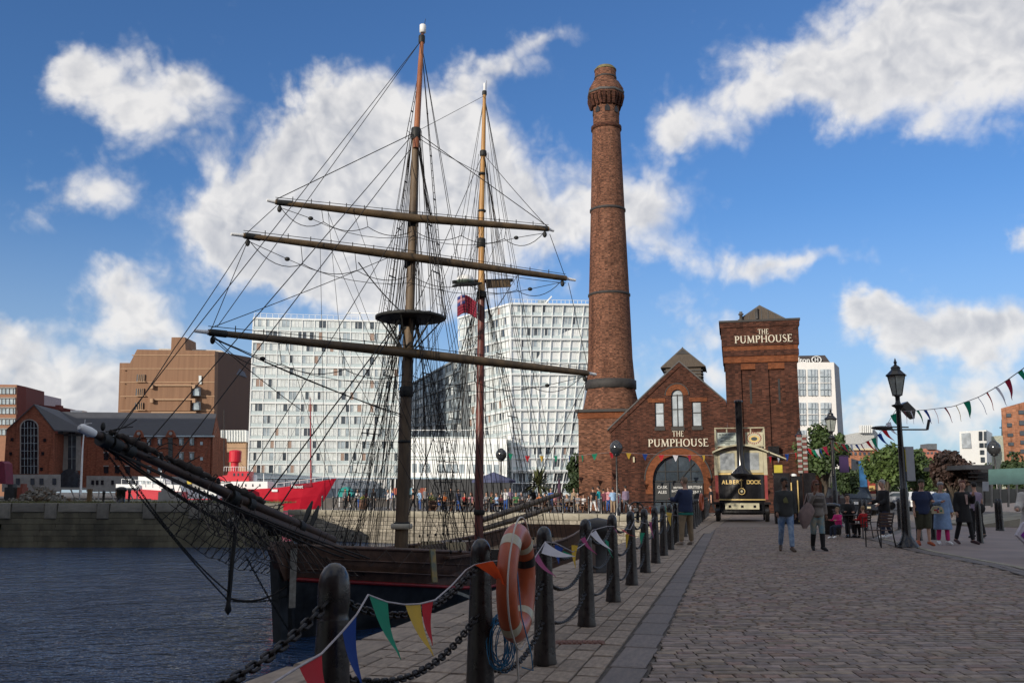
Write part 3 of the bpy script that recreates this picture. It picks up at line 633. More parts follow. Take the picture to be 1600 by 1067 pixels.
for i in range(8):
    for j in (-.28, 0, .28):
        a = 2 * math.pi * (i + .0) / 8; n = V((math.cos(a), math.sin(a), 0)); s = V((-n.y, n.x, 0)); r0 = rh * .93; c = V((cx, CY, 0)) + s * j * rh * 1.25
        mo.prism([c + n * r0 + V((0, 0, zz(170))), c + n * (r0 + .2) + V((0, 0, zz(170))), c + n * (rr(926, 984, 152) * .95) + V((0, 0, zz(158))), c + n * (rr(926, 984, 152) * .95) + V((0, 0, zz(153))), c + n * r0 + V((0, 0, zz(153)))], s * .24)
    a = 2 * math.pi * i / 8; n = V((math.cos(a), math.sin(a), 0)); s = V((-n.y, n.x, 0)); c = V((cx, CY, 0)) + n * (rh * .925)
    mb.prism([c - s * .22 + V((0, 0, zz(181))), c + s * .22 + V((0, 0, zz(181))), c + s * .22 + V((0, 0, zz(175))), c + V((0, 0, zz(170.5))), c - s * .22 + V((0, 0, zz(175)))], n * .06)
mo.build('corbels', M_brick, ch); mb.build('niches', M_frame, ch)
rp = rr(926.5, 983.5, 150)
MB().lathe((cx, CY, 0), [(rp * .97, zz(153)), (rp, zz(152)), (rp, zz(143)), (rp * .97, zz(142)), (rr(935, 975, 131) * 1.03, zz(130))], 8, ph=.5).build('parapet', M_brickc, ch)
MB().lathe((cx, CY, 0), [(rp + .05, zz(150.5)), (rp + .08, zz(150)), (rp + .08, zz(147.5)), (rp + .05, zz(147))], 8, ph=.5).build('parapet_band', M_lead, ch)
rn = rr(938, 971, 120)
MB().lathe((cx, CY, 0), [(rn * 1.02, zz(131)), (rn * 1.0, zz(112)), (rn * .98, zz(111))], 24).build('neck', M_brickc, ch)
MB().lathe((cx, CY, 0), [(rn * 1.06, zz(131) + .4), (rn * 1.06, zz(129) + .4)], 24).build('neck_band', M_dband, ch)
MB().lathe((cx, CY, 0), [(rn * 1.05, zz(112)), (rn * 1.05, zz(110.5)), (rn * .8, zz(106)), (rn * .6, zz(105))], 24).build('cap', mat('mossy_cap', (.15, .13, .06), .9, 0, .3, 3, bump=.4), ch)
# ================================================================ the two-masted sailing ship
M_hullb = mat('hull_brown', (.085, .045, .028), .5, 0, .35, 3, bump=.3, bs=14, world=True)
M_hullk = mat('hull_black', (.010, .011, .012), .45, 0, .35, 1.5, col2=(.045, .052, .056), bump=.2, bs=8, world=True)
M_red = mat('wale_red', (.24, .010, .013), .5, 0, .25, 4)
M_spar = mat('spar_wood', (.055, .036, .017), .55, 0, .35, 2, col2=(.13, .085, .040), bump=.3, bs=22, world=True)
M_mastg = mat('mast_grey_wood', (.07, .045, .025), .6, 0, .35, 1.5, col2=(.16, .11, .062), bump=.4, bs=16, stretch=(3, 3, .5), world=True)
M_mastr = mat('varnished_mast', (.20, .06, .02), .4, 0, .3, 1.5, col2=(.34, .125, .045), bump=.2, bs=20, stretch=(3, 3, .4), world=True)
M_pine = mat('pine_mast', (.36, .18, .05), .4, 0, .25, 1.5, col2=(.48, .27, .085), stretch=(3, 3, .4), world=True)
M_oxide = mat('red_brown_mast', (.12, .03, .02), .45, 0, .25, 2, world=True)
M_rope = mat('tarred_rope', (.013, .011, .010), .85, 0, .3, 20)
M_hemp = mat('hemp_rope', (.12, .10, .085), .9, 0, .3, 20)
M_fit = mat('iron_fitting', (.016, .017, .016), .6, .2, .3, 8)
SA = V((.385, .923, 0)).normalized(); SP = V((SA.y, -SA.x, 0)); S0 = V((-6.15, 26.0, 0))
def sp_(s, b, z): return S0 + SA * s + SP * b + V((0, 0, z))
ship = thing('sailing_ship', sp_(0, 0, ZW), 'old wooden two-masted tall ship with bare yards moored bow-on beside the quay', 'ship')
def rail(s): return -.02 - .62 * min(1, max(0, s) / 8) + .5 * max(0, (s - 13) / 8) ** 2
def wale(s): return -.88 - .86 * min(1, max(0, s) / 7.5) + .35 * max(0, (s - 13) / 8) ** 2
def bw_(s): return 2.42 * (1 - (1 - min(1, max(0., (s + .02) / 6.0))) ** 2.0) ** .85 * (1 - .35 * max(0, (s - 14) / 8) ** 1.6) if s > 0 else .06
st = [0, .15, .4, .8, 1.3, 2, 3, 4.2, 6, 8, 10, 12, 14, 16, 18, 20, 21.5]
mb = MB(); ring_ = []
for side in (1, -1):
    rows = []
    for s in st:
        B = max(.08, bw_(s)); zr, zw = rail(s), wale(s); k = min(1, s / 6); row = []
        for z, f in ((-4.4, .02), (-3.6, .08 + .6 * k), (-2.5, .18 + .72 * k), (-2.0, .34 + .6 * k), (zw - .06, .7 + .28 * k), (zw + .06, .74 + .26 * k), ((zw + zr) / 2, .93 + .05 * k), (zr, 1.)):
            row.append(sp_(s + (.25 if z < -3 else 0) - .22 * (z + 1) * max(0, 1 - s / 1.5), side * max(.07, B * f), z))
        rows.append(row)
    n = 8; vs = [p for r_ in rows for p in r_]
    for i in range(len(st) - 1):
        for j in range(n - 1):
            a, b, c, d = i * n + j, (i + 1) * n + j, (i + 1) * n + j + 1, i * n + j + 1
            f = (a, b, c, d) if side == 1 else (d, c, b, a)
            mb.add([vs[q] for q in f], [(0, 1, 2, 3)], 0 if j < 4 else (1 if j == 4 else 2), False)
    ring_.append(rows)
for i in range(7):                         # transom and stem closing
    a, b = ring_[0][-1], ring_[1][-1]; mb.add([a[i], b[i], b[i + 1], a[i + 1]], [(0, 1, 2, 3)], 0 if i < 4 else 2)
    a, b = ring_[0][0], ring_[1][0]; mb.add([a[i], b[i], b[i + 1], a[i + 1]], [(3, 2, 1, 0)], 0 if i < 4 else 2)
mb.build('hull', [M_hullk, M_red, M_hullb], ship)
dk = MB()
for i in range(2, len(st) - 1):
    a, b = st[i], st[i + 1]
    dk.add([sp_(a, bw_(a) * .97, rail(a) - .62), sp_(b, bw_(b) * .97, rail(b) - .62), sp_(b, -bw_(b) * .97, rail(b) - .62), sp_(a, -bw_(a) * .97, rail(a) - .62)], [(0, 1, 2, 3)])
dk.build('deck', mat('deck_planks', (.22, .16, .10), .8, 0, .3, 6, stretch=(1, 1, 1)), ship)
for side in (1, -1):
    MB().tube([sp_(s, side * (max(.08, bw_(s)) - .02), rail(s) + .03) for s in st], .065, 6).build('rail', M_hullb, ship)
    for f in (.33, .66): MB().tube([sp_(s, side * max(.08, bw_(s)) * (.985 - .0 * f) + side * .01, wale(s) + (rail(s) - wale(s)) * f) for s in st[1:]], .022, 5).build('strake', M_hullb, ship)
    MB().tube([sp_(s, side * max(.08, bw_(s) * (.725 + .27 * min(1, s / 6))) + side * .015, wale(s)) for s in st], .055, 6).build('wale', M_red, ship)
MB().beam(sp_(-.42, 0, -.35), sp_(.12, 0, -4.4), .26, .34).build('stem_post', M_hullk, ship)
MB().prism([sp_(-.35, 0, -.9), sp_(-.9, 0, -.05), sp_(-.75, 0, .16), sp_(0, 0, .12), sp_(.1, 0, -.8)], SP * .2).build('stem_knee', M_hullb, ship)
MB().beam(sp_(-.15, .32, -.05), sp_(-.2, .36, -1.6), .17, .12).build('bitt', mat('bleached_timber', (.30, .29, .25), .8, 0, .3, 6), ship)
MB().beam(sp_(3.9, 2.43, -.25), sp_(3.75, 2.6, -1.2), .16, .1).build('anchor_davit', mat('davit_paint', (.10, .13, .10), .5, 0, .2, 3, col2=(.42, .27, .05)), ship)
for bx_, s in ((2.52, 6.3), (2.52, 13.1)):
    for sd_ in (1, -1): MB().beam(sp_(s - 1.5, sd_ * 2.46, rail(s) - .05), sp_(s + 1.7, sd_ * 2.5, rail(s) - .05), .22, .07).build('channel', M_hullb, ship)
# masts
def spar(pts, px_w, name, m, par, n=14):
    P = [at(*p) for p in pts]; r = [w * .78 / 2 / (F * 1.01) * p[2] for w, p in zip(px_w, pts)]
    return MB().tube(P, r, n).build(name, m, par), P
fm, _ = spar([(625, 905, 31.1), (627, 850, 31.1), (632, 700, 31.25), (637, 560, 31.4), (640, 478, 31.5)], [28, 27, 25, 22, 19], 'foremast', M_mastg, ship)
spar([(638.5, 545, 31.25), (640, 495, 31.3), (645, 350, 31.6), (649, 235, 31.75), (650, 206, 31.8)], [19, 19, 18, 15, 15], 'topmast', M_mastg, fm)
spar([(650, 232, 31.62), (652, 190, 31.8), (657, 100, 32.1), (660, 55, 32.3)], [13, 13, 11, 8], 'topgallant_mast', M_mastr, fm)
MB().lathe(at(660.5, 52, 32.3), [(.09, 0), (.12, .02), (.12, .3), (.09, .33)], 12).build('mast_cap', M_white, fm)
rope(at(663, 40, 32.3), at(665, 30, 32.3), .01, 0, 'aerial', M_fit, fm)
mm, _ = spar([(747, 880, 37.3), (748, 835, 37.4), (750.5, 600, 37.8), (753, 428, 38.1)], [19, 18, 16, 14], 'mainmast', M_oxide, ship)
spar([(752.5, 462, 37.85), (752, 445, 37.95), (752.5, 330, 38.3), (755, 238, 38.6), (757, 145, 38.9)], [14, 14, 12, 10, 7], 'pine_topmast', M_pine, mm)
MB().lathe(at(757, 144, 38.9), [(.04, 0), (.05, .02), (.05, .4), (.03, .42)], 10).build('mast_cap', M_white, mm)
rope(at(760, 144, 38.9), at(760.5, 126, 38.9), .008, 0, 'aerial', M_fit, mm)
for (px, py, Y, w, par, hh) in ((628, 820, 31.1, 32, fm, .2), (632, 690, 31.25, 27, fm, .1), (635, 612, 31.3, 27, fm, .35), (639, 505, 31.35, 26, fm, .5), (641, 408, 31.5, 23, fm, .5), (645, 345, 31.6, 22, fm, .5), (650, 210, 31.75, 21, fm, .45),
                               (659, 62, 32.28, 14, fm, .3), (755, 240, 38.55, 14, mm, .25), (753, 272, 38.45, 15, mm, .1), (753, 330, 38.3, 16, mm, .1), (752, 380, 38.15, 18, mm, .4), (752, 460, 37.9, 20, mm, .25), (757, 146, 38.9, 10, mm, .2), (749, 800, 37.4, 22, mm, .2)):
    r = w * .78 / 2 / F * Y; MB().lathe(at(px, py, Y) - V((0, 0, hh / 2)), [(r * .9, 0), (r, .03), (r, hh - .03), (r * .9, hh)], 12).build('mast_band', M_fit, par)
MB().lathe(at(627.5, 826, 31.1), [(.33, 0), (.36, .03), (.36, .14), (.33, .17)], 14).build('mast_collar', mat('bleached_timber2', (.45, .42, .34), .8), fm)
# fore top platform
tc_ = at(641, 499, 31.35); top = MB()
top.lathe(tc_, [(1.0, 0), (1.2, .0), (1.2, .09), (1.0, .09)], 26); tp = top.build('top_platform', M_fit, fm)
for k in range(-4, 5):
    w = math.sqrt(max(.02, 1.1 - (k * .23) ** 2)); MB().beam(tc_ + SP * (k * .23) - SA * w + V((0, 0, .12)), tc_ + SP * (k * .23) + SA * w + V((0, 0, .12)), .15, .04).build('plank', M_fit, tp)
for a in range(6):
    q = R(a * 60 + 20); MB().beam(tc_ + V((math.cos(q) * 1.1, math.sin(q) * 1.1, 0)), at(637, 548, 31.35) + V((math.cos(q) * .2, math.sin(q) * .2, 0)), .045).build('strut', M_fit, tp)
# crosstree on the mainmast, radar dome, ensign
ct = MB().beam(at(708, 441, 37.2), at(800, 438, 39.2), .14, .14).build('crosstree', M_fit, mm)
MB().beam(at(712, 445, 37.0), at(748, 444, 37.6), .6, .06).build('crosstree_plank', M_fit, mm); MB().beam(at(760, 445, 38.2), at(797, 443, 38.6), .12, .3).build('crosstree_plank', M_spar, mm)
MB().lathe(at(727, 436, 37.4), [(.2, -.18), (.34, -.16), (.36, .0), (.3, .1), (.12, .17)], 18).build('radar_dome', M_white, mm)
MB().lathe(at(727, 441, 37.4), [(.12, -.1), (.38, -.02), (.38, .06), (.12, .08)], 14).build('radar_mount', mat('grey_green', (.08, .11, .09), .5), mm)
fl = []
for i in range(13):
    k = i / 12; fl.append((at(748 - 29 * k, 0, 37.4).x, 37.4 + .16 * math.sin(k * 6.5), k))
def flagz(k, v): return at(735, 472 - 12 * (k - .1) - 4 * math.sin(k * 4) + 25 * v - 8 * k * (1 - k) + 6 * k * v, 37.4).z
mb = MB(); vs = [(x, y, flagz(k, v / 6)) for (x, y, k) in fl for v in range(7)]; fs = []; mi = []
for i in range(12):
    for v in range(6):
        blue = i >= 7 and v < 3; crossw = blue and (i in (9,) or v == 1)
        mb.add([vs[i * 7 + v], vs[(i + 1) * 7 + v], vs[(i + 1) * 7 + v + 1], vs[i * 7 + v + 1]], [(0, 1, 2, 3)], 2 if crossw else (1 if blue else 0), True)
fo = mb.build('ensign', [mat('flag_red', (.22, .012, .035), .7), mat('flag_blue', (.04, .05, .22), .7), mat('flag_stripe', (.5, .25, .3), .7)], mm)
sm = fo.modifiers.new('thickness', 'SOLIDIFY'); sm.thickness = .006
rope(at(749, 452, 37.4), at(749, 800, 37.3), .006, 0, 'halyard', M_hemp, mm)
# yards
def yard(Lp, Cp, Rp, wc, we, tipL, tipR, name, drop, offf):
    L, C, Rr = at(*Lp), at(*Cp), at(*Rp); f = V((offf[0], offf[1], 0)); pts = []; rr_ = []
    for k in (0, .12, .3, .5, .62, .8, .92, 1):
        pts.append(mix3(L, C, k)); rr_.append(.80 * (we + (wc - we) * min(1, k * 1.25)) / 2 / F * mix3(L, C, k).y)
    for k in (.08, .2, .38, .6, .8, 1):
        pts.append(mix3(C, Rr, k)); rr_.append(.80 * (wc + (we - wc) * max(0, k * 1.25 - .25)) / 2 / F * mix3(C, Rr, k).y)
    y = MB().tube(pts, rr_, 12).build(name, M_spar, ship)
    d = (L - Rr).normalized()
    for e, tp_, sg in ((L, tipL, 1), (Rr, tipR, -1)):
        T = at(tp_[0], tp_[1], e.y + d.y * sg * .45); MB().tube([e, T], [rr_[0] * .72, rr_[0] * .55], 10).build('painted_yardarm', M_white, y)
        MB().tube([e - d * sg * .05, e - d * sg * .55], [rr_[0] * 1.2, rr_[0] * 1.25], 10).build('yardarm_wrapping', M_fit, y)
        MB().ell(e - d * sg * .15 - V((0, 0, .22)), (.08, .06, .12)).build('block', M_fit, y)
    up = V((0, 0, wc / 2 / F * 31 + .05))
    MB().tube([L + up * .7, C + up, Rr + up * .7], .012, 5).build('jackstay', M_rope, y)
    for k in (.12, .25, .38, .5, .63, .76, .88, 1.0):
        for E in (L, Rr):
            p = mix3(E, C, min(k, .94)); MB().tube([p - V((0, 0, .1)), p + up + V((0, 0, .02))], .016, 5).build('eye_bolt', M_fit, y)
    for E in (L, Rr):                      # foot ropes on stirrups
        prev = mix3(E, C, .03) - V((0, 0, .12))
        for k in (.34, .66, .98):
            q = mix3(E, C, k) - V((0, 0, drop)); MB().tube([mix3(E, C, k - .015) - V((0, 0, .08)), q], .011, 5).build('stirrup', M_rope, y)
            a_, b_ = prev, q; n = 8; sg_ = .22 if k > .4 else .38
            MB().tube([mix3(a_, b_, i / n) - V((0, 0, sg_ * 4 * (i / n) * (1 - i / n))) for i in range(n + 1)], .014, 5).build('footrope', M_rope, y); prev = q
        bp_ = mix3(E, C, .25) - V((0, 0, drop * .85)); MB().tube([mix3(E, C, .02) - V((0, 0, .15)), bp_], .012, 5).build('clew_line', M_rope, y)
        MB().ell(bp_, (.09, .07, .07)).build('block', M_fit, y); cc = C - V((0, 0, drop * 1.3)); n = 6
        MB().tube([mix3(bp_, cc, i / n) - V((0, 0, .3 * 4 * (i / n) * (1 - i / n))) for i in range(n + 1)], .011, 5).build('clew_line', M_rope, y)
    return L, C, Rr, y
Y1 = yard((325, 519, 26.7), (636, 551, 31.0), (918, 583, 36.0), 19, 12, (304, 517), (931, 585), 'fore_yard', .75, (0, 0))
Y2 = yard((380, 368, 28.6), (643, 402, 31.2), (884, 435, 34.6), 17, 11, (361, 366), (899, 438), 'topsail_yard', .7, (0, 0))
Y3 = yard((430, 316, 29.8), (647, 341, 31.3), (857, 358, 33.1), 17, 10, (417, 313), (865, 361), 'topgallant_yard', .5, (0, 0))
# bowsprit and jib-boom
BT = at(146, 690, 18.6); BI = sp_(2.2, 0, -.12)
JB = [mix3(BT, BI, k) for k in (0, .12, .3, .5, .7, .85, 1)]
jb = MB().tube([p + V((0, 0, .16)) for p in JB], [.075, .09, .11, .13, .14, .14, .14], 12).build('jib_boom', mat('boom_dark', (.045, .026, .018), .6, 0, .4, 3, bump=.4, bs=16, world=True), ship)
MB().tube([mix3(BT, BI, k) - V((0, 0, .10)) for k in (.5, .6, .8, 1, 1.25)], [.14, .16, .2, .22, .22], 14).build('bowsprit', mat('boom_dark', (.045, .026, .018)), ship)
d = (BT - BI).normalized(); MB().tube([JB[0] + V((0, 0, .16)), JB[0] + V((0, 0, .16)) + d * .12, JB[0] + V((0, 0, .16)) + d * .36, JB[0] + V((0, 0, .16)) + d * .42], [.08, .095, .088, .045], 14).build('boom_end_cap', M_white, jb)
for k in (.03, .06, .1, .48, .55, .8):
    p = mix3(BT, BI, k) + V((0, 0, .12)); MB().tube([p - d * .12, p + d * .12], .15 if k < .2 else .2, 10).build('gammoning', M_fit, jb)
for k in (.02, .05, .09, .14, .2, .27, .33, .42, .49):
    p = mix3(BT, BI, k) + V((random.uniform(-.1, .1), 0, .3 + random.uniform(-.05, .1))); MB().ell(p, (.05, .05, .09)).build('block', M_fit, jb)
def tb(px, py, par=None): return at(px, py, 24.2)
DS0, DS1 = at(369, 815, 24.0), at(357, 938, 23.8)
MB().tube([DS0, mix3(DS0, DS1, .6), DS1], [.05, .055, .06], 8).build('dolphin_striker', M_fit, ship)
MB().lathe(DS1 - V((0, 0, .35)), [(.01, 0), (.09, .12), (.06, .26), (.05, .36)], 8).build('striker_tip', M_fit, ship)
MB().lathe(at(365, 815, 23.9), [(.02, -.12), (.15, -.1), (.16, .06), (.05, .1)], 10).build('round_block', mat('grey_block', (.2, .2, .18), .7), ship)
LINK = None
def chainline(a, b, sag, name, m, par, r=.012, pitch=.06, wd=.022):
    a, b = V(a), V(b); L = (b - a).length; n = max(6, int(L / pitch)); mb = MB()
    P = [mix3(a, b, i / n) - V((0, 0, sag * 4 * (i / n) * (1 - i / n))) for i in range(n + 1)]
    for i in range(n):
        p, q = P[i], P[i + 1]; dd = (q - p).normalized(); s = dd.cross(V((0, 0, 1)) if i % 2 else V((0, 1, .3))).normalized() * wd; e = dd * pitch * .22
        for sg in (1, -1): mb.tube([p - e + s * sg * .4, p + e * .6 + s * sg, q - e * .6 + s * sg, q + e + s * sg * .4], r, 4, cap=False)
    return mb.build(name, m, par)
HB = sp_(.2, .2, -1.05)
chainline(mix3(BT, BI, .02), DS1, .1, 'martingale_chain', M_fit, ship, .009, .08, .017)
chainline(mix3(BT, BI, .06), mix3(DS0, DS1, .9), .25, 'martingale_chain', M_fit, ship, .009, .08, .017)
chainline(mix3(BT, BI, .48), DS1, .05, 'martingale_chain', M_fit, ship, .009, .08, .017)
chainline(DS1, HB - V((0, 0, .2)), .12, 'martingale_chain', M_fit, ship, .009, .08, .017); rope(DS1 + V((0, 0, .06)), HB + V((0, 0, .2)), .028, .28, 'back_rope', M_rope, ship)
chainline(at(385, 870, 24.2), at(452, 985, 25.6), .05, 'bobstay_chain', M_fit, ship, .010, .08, .02)
for sd_ in (1, -1):
    for k, e in ((.02, 1.6), (.06, 1.9), (.46, 1.2)):
        rope(mix3(BT, BI, k), sp_(e, sd_ * bw_(e) * 1.02, rail(e) - .25), .024, .12, 'boom_guy', M_rope, ship)
    # safety net under the boom
    low = lambda k: mix3(BT, BI, k) + SP * sd_ * (.25 + 1.1 * k) - V((0, 0, .25 + 1.05 * math.sin(k * 2.6)))
    for i in range(20):
        k0 = .30 + i * .034; rope(mix3(BT, BI, k0), low(k0 + .02), .011, .0, 'net_rope', M_rope if i % 2 else M_hemp, ship, n=2, seg=4)
        rope(mix3(BT, BI, k0 + .05), low(k0 - .02), .011, .0, 'net_rope', M_rope, ship, n=2, seg=4)
    for f in (.3, .55, .8, 1.):
        MB().tube([mix3(mix3(BT, BI, .28 + .66 * i / 12), low(.28 + .66 * i / 12), f) - V((0, 0, .05 * math.sin(i * 2.1))) for i in range(13)], .009, 4).build('net_rope', M_rope, ship)
for k0, k1, rad in ((.04, .2, .11), (.22, .40, .13), (.45, .62, .15)):   # furled jibs lashed along the boom
    n = 14; MB().tube([mix3(BT, BI, k0 + (k1 - k0) * i / n) + SP * .05 + V((0, 0, .33 + .03 * math.sin(i * 2.3))) for i in range(n + 1)], [rad * .78 * (.35 + .65 * math.sin(math.pi * (i + .7) / (n + 1.4))) * random.uniform(.75, 1.2) for i in range(n + 1)], 9).build('furled_jib', mat('dark_canvas', (.030, .021, .016), .9, 0, .3, 8, bump=.6, bs=30), jb)
for k in range(26):
    u = random.uniform(.02, .7); p = mix3(BT, BI, u) + V((0, 0, .3)); q = p + V((random.uniform(-.1, .5), random.uniform(-.3, .6), random.uniform(-.25, .3))); dr_ = random.uniform(-.15, .3)
    MB().tube([mix3(p, q, i / 8) - V((0, 0, dr_ * 4 * (i / 8) * (1 - i / 8))) for i in range(9)], .011, 4).build('lashing', M_rope, jb)
for k in range(30):                        # loose coils and loops hanging from the boom
    u = .22 + .025 * k; p = mix3(BT, BI, u); q = p + V((random.uniform(.2, .9), random.uniform(-.3, .6), random.uniform(-.3, .0))); dr_ = random.uniform(.3, .95)
    MB().tube([mix3(p, q, i / 10) - V((0, 0, dr_ * 4 * (i / 10) * (1 - i / 10))) for i in range(11)], .009, 4).build('hanging_loop', M_hemp if k % 3 == 0 else M_rope, ship)
# standing rigging
def rl(a, b, r=.011, sag=0., name='stay', m=None, par=None): return rope(a if isinstance(a, V) else at(*a), b if isinstance(b, V) else at(*b), r * 1.15, sag, name, m or M_rope, par or ship)
f_cap = (658, 64, 32.25); f_hd = (649, 206, 31.75); f_top = (641, 490, 31.4); m_cap = (757, 150, 38.9); m_hd = (755, 240, 38.55); m_top = (752, 450, 37.95)
rl(f_cap, (340, 510, 27)); rl(f_cap, mix3(BT, BI, .03), .010); rl(f_hd, mix3(BT, BI, .12), .012); rl((640, 235, 31.7), mix3(BT, BI, .22), .012); rl((641, 330, 31.5), mix3(BT, BI, .48), .011)
for k in (.60, .68): rl((639, 480, 31.3), mix3(BT, BI, k) + V((0, 0, .2)), .018); 
for px, py in ((480, 805), (490, 812)): MB().tube([at(px + 8, py - 22, 27.4), at(px + 2, py - 6, 27.2), at(px - 8, py + 20, 27)], [.03, .085, .04], 8).build('stay_block', M_fit, ship)
rl((649, 207, 31.7), (431, 312, 29.8), .014); rl((651, 207, 31.7), (857, 355, 33.1), .014, 0, 'lift')
for a, b in (((432, 322, 29.8), (384, 366, 28.6)), ((388, 374, 28.6), (330, 515, 26.7)), ((386, 374, 28.6), (272, 545, 23.5)), ((272, 545, 23.5), (178, 683, 18.9)), ((859, 366, 33.1), (882, 430, 34.6)), ((888, 442, 34.6), (919, 576, 36)), ((330, 512, 26.7), (636, 390, 31.2)), ((755, 240, 38.5), (858, 358, 33.1)), ((753, 272, 38.4), (652, 215, 31.8)), ((918, 590, 36), (868, 770, 45)), ((918, 590, 36), (760, 900, 39)), ((884, 442, 34.6), (760, 425, 38.2)), ((330, 528, 26.7), (637, 655, 31.3)), ((332, 530, 26.7), (470, 640, 29))):
    rl(a, b, .011, .05 if abs(a[0] - b[0]) > 60 else 0., 'brace')
for a, b in (((338, 530, 26.8), (628, 648, 31.2)), ((560, 410, 30), (636, 495, 31.3))): rl(a, b, .018, .12, 'brace')
rl(at(*m_top), at(630, 830, 31.2), .016); rl(at(*m_hd), at(641, 500, 31.4), .012); rl(at(*m_cap), at(649, 207, 31.8), .009)
def ladder(tops, bots, n, name, par, k0=.06, k1=.93, r=.011, step=None, each=True):
    T = [t_ if isinstance(t_, V) else at(*t_) for t_ in tops]; Bt = [b if isinstance(b, V) else at(*b) for b in bots]
    sh_ = MB()
    for a, b in zip(T, Bt): sh_.tube([a, b], r * 1.25, 5)
    s_ = sh_.build(name, M_rope, par)
    for i in range(n):
        k = k0 + (k1 - k0) * i / (n - 1); pts = [mix3(a, b, k) for a, b in zip(T, Bt)]
        if i % 6 == 5: MB().beam(pts[0], pts[-1], .05, .03).build('rung', M_fit, s_)
        else:
            mid = []
            for p, q in zip(pts, pts[1:]): mid += [p, mix3(p, q, .5) - V((0, 0, .03))]
            MB().tube(mid + [pts[-1]], .009, 4).build('rung', M_rope, s_)
    return s_
for sd_ in (1, -1):
    ladder([at(*f_top) + SP * sd_ * .15] * 4, [sp_(5.1 + i * .75, sd_ * 2.45, rail(5) + .02) for i in range(4)], 22, 'shroud_ladder', fm)
    ladder([at(*m_top) + SP * sd_ * .12] * 4, [sp_(12.2 + i * .65, sd_ * 2.42, rail(12) + .02) for i in range(4)], 22, 'shroud_ladder', mm)
    ladder([at(*f_hd) + SP * sd_ * .1] * 3, [tc_ + SP * sd_ * 1.1 + SA * (i * .28 - .05) for i in range(3)], 22, 'topmast_ladder', fm)
    ladder([at(660, 85, 32.2)] * 2, [tc_ + SP * sd_ * 1.15 + SA * (.2 + i * .25) for i in range(2)] if sd_ == 1 else [at(649, 215, 31.8) + SP * sd_ * .4 + SA * i * .2 for i in range(2)], 30 if sd_ == 1 else 8, 'upper_ladder', fm, .1, .9)
    for i in range(4): rl(at(*f_hd), sp_(7.6 + i * .5, sd_ * 2.4, rail(8)), .010, 0, 'backstay')
    for i in range(2): rl(at(*f_cap), sp_(9.4 + i * .5, sd_ * 2.4, rail(9)), .010, 0, 'backstay')
    for i in range(3): rl(at(*m_hd), sp_(14.4 + i * .5, sd_ * 2.35, rail(14)), .010, 0, 'backstay')
    for i in range(2): rl(at(*m_cap), sp_(16 + i * .6, sd_ * 2.3, rail(15)), .009, 0, 'backstay'); rl(at(*m_cap), at(*m_top) + SP * sd_ * (1.2 + i * .3), .009, 0, 'shroud')
    for i in range(3): rl(at(*m_hd) + SP * sd_ * .06, at(*m_top) + SP * sd_ * (1.0 - i * .25) + SA * .2 * i, .010, 0, 'shroud')
    # deadeyes along the channels
    for s0 in (5.1, 12.2):
        for i in range(4):
            b = sp_(s0 + i * .7, sd_ * 2.46, rail(s0)); MB().ell(b + V((0, 0, .35)), (.045, .045, .06), 8, 5).build('deadeye', M_fit, ship); MB().ell(b + V((0, 0, .02)), (.045, .045, .06), 8, 5).build('deadeye', M_fit, ship)
# running rigging led down to the deck
for i in range(64):
    f = random.random() < .6; c = at(*(random.choice((f_top, f_hd, (643, 400, 31.3), (646, 340, 31.4))) if f else random.choice((m_top, m_hd, (752, 380, 38.2)))))
    s0 = (5.6 if f else 12.3) + random.uniform(-.6, 1.6); b = random.choice((-1, 1)) * random.uniform(.3, 2.2)
    rl(c + SP * b * .12, sp_(s0, b, rail(s0) - .1), .008, 0, 'halyard', M_hemp if i % 4 == 0 else M_rope, fm if f else mm)
for i in range(22):
    E = random.choice((Y1, Y2, Y3)); k = random.uniform(.3, .95); p = mix3(random.choice((E[0], E[2])), E[1], k); s0 = 5.6 + random.uniform(-.5, 2)
    rl(p, sp_(s0, random.choice((-2.2, 2.2)), rail(6) - .1), .007, 0, 'bunt_line', M_rope, fm)
# boom and gaff of the mainsail, deck furniture
MB().tube([sp_(12.6, .1, .35), sp_(17, .3, .9), sp_(20.5, .5, 1.35)], [.11, .13, .1], 10).build('main_boom', M_spar, ship)
MB().tube([sp_(12.6, .1, .0), sp_(16, .5, .4), sp_(19.0, .7, .75)], [.10, .12, .09], 10).build('stowed_gaff', M_spar, ship)
dh = MB().box(sp_(9.6, .2, -.75), (1.3, 1.9, .85), math.atan2(SP.y, SP.x)).build('deckhouse', M_hullb, ship)
M_cream = mat('plain_cream', (.62, .55, .36), .5, 0, .08, 2)  # one cream colour shared by panels, bands, roof and columns
for b in (-.15, .85): MB().ob(sp_(8.62, b - .35, -.62), SP * .8, SA * .03, (0, 0, .34)).build('cream_panel', M_cream, dh)
MB().box(sp_(7.7, .95, -.82), (1.0, 1.2, .5), math.atan2(SP.y, SP.x)).build('hatch', mat('hatch_pink', (.17, .11, .10), .6, 0, .2, 3), ship)
MB().lathe(sp_(8.3, .55, -.56), [(.09, 0), (.1, .02), (.1, .2), (.05, .24)], 10).build('yellow_lamp', mat('yellow_pot', (.6, .3, .02), .5), ship)
for s, b in ((6.6, .9), (7.2, 1.5), (5.0, 1.5), (10.8, 1.6)):
    c = MB()
    for k in range(5):
        r = .2 - k * .012; c.tube([sp_(s, b, rail(s) - .5 + k * .035) + V((r * math.cos(q * .63), r * math.sin(q * .63), 0)) for q in range(11)], .02, 5)
    c.build('rope_coil', M_hemp, ship)
pr_ = MB().beam(sp_(5.2, 1.2, rail(5) + .12), sp_(7.0, 1.2, rail(6) + .12), .12, .08).build('pin_rail', M_spar, ship)
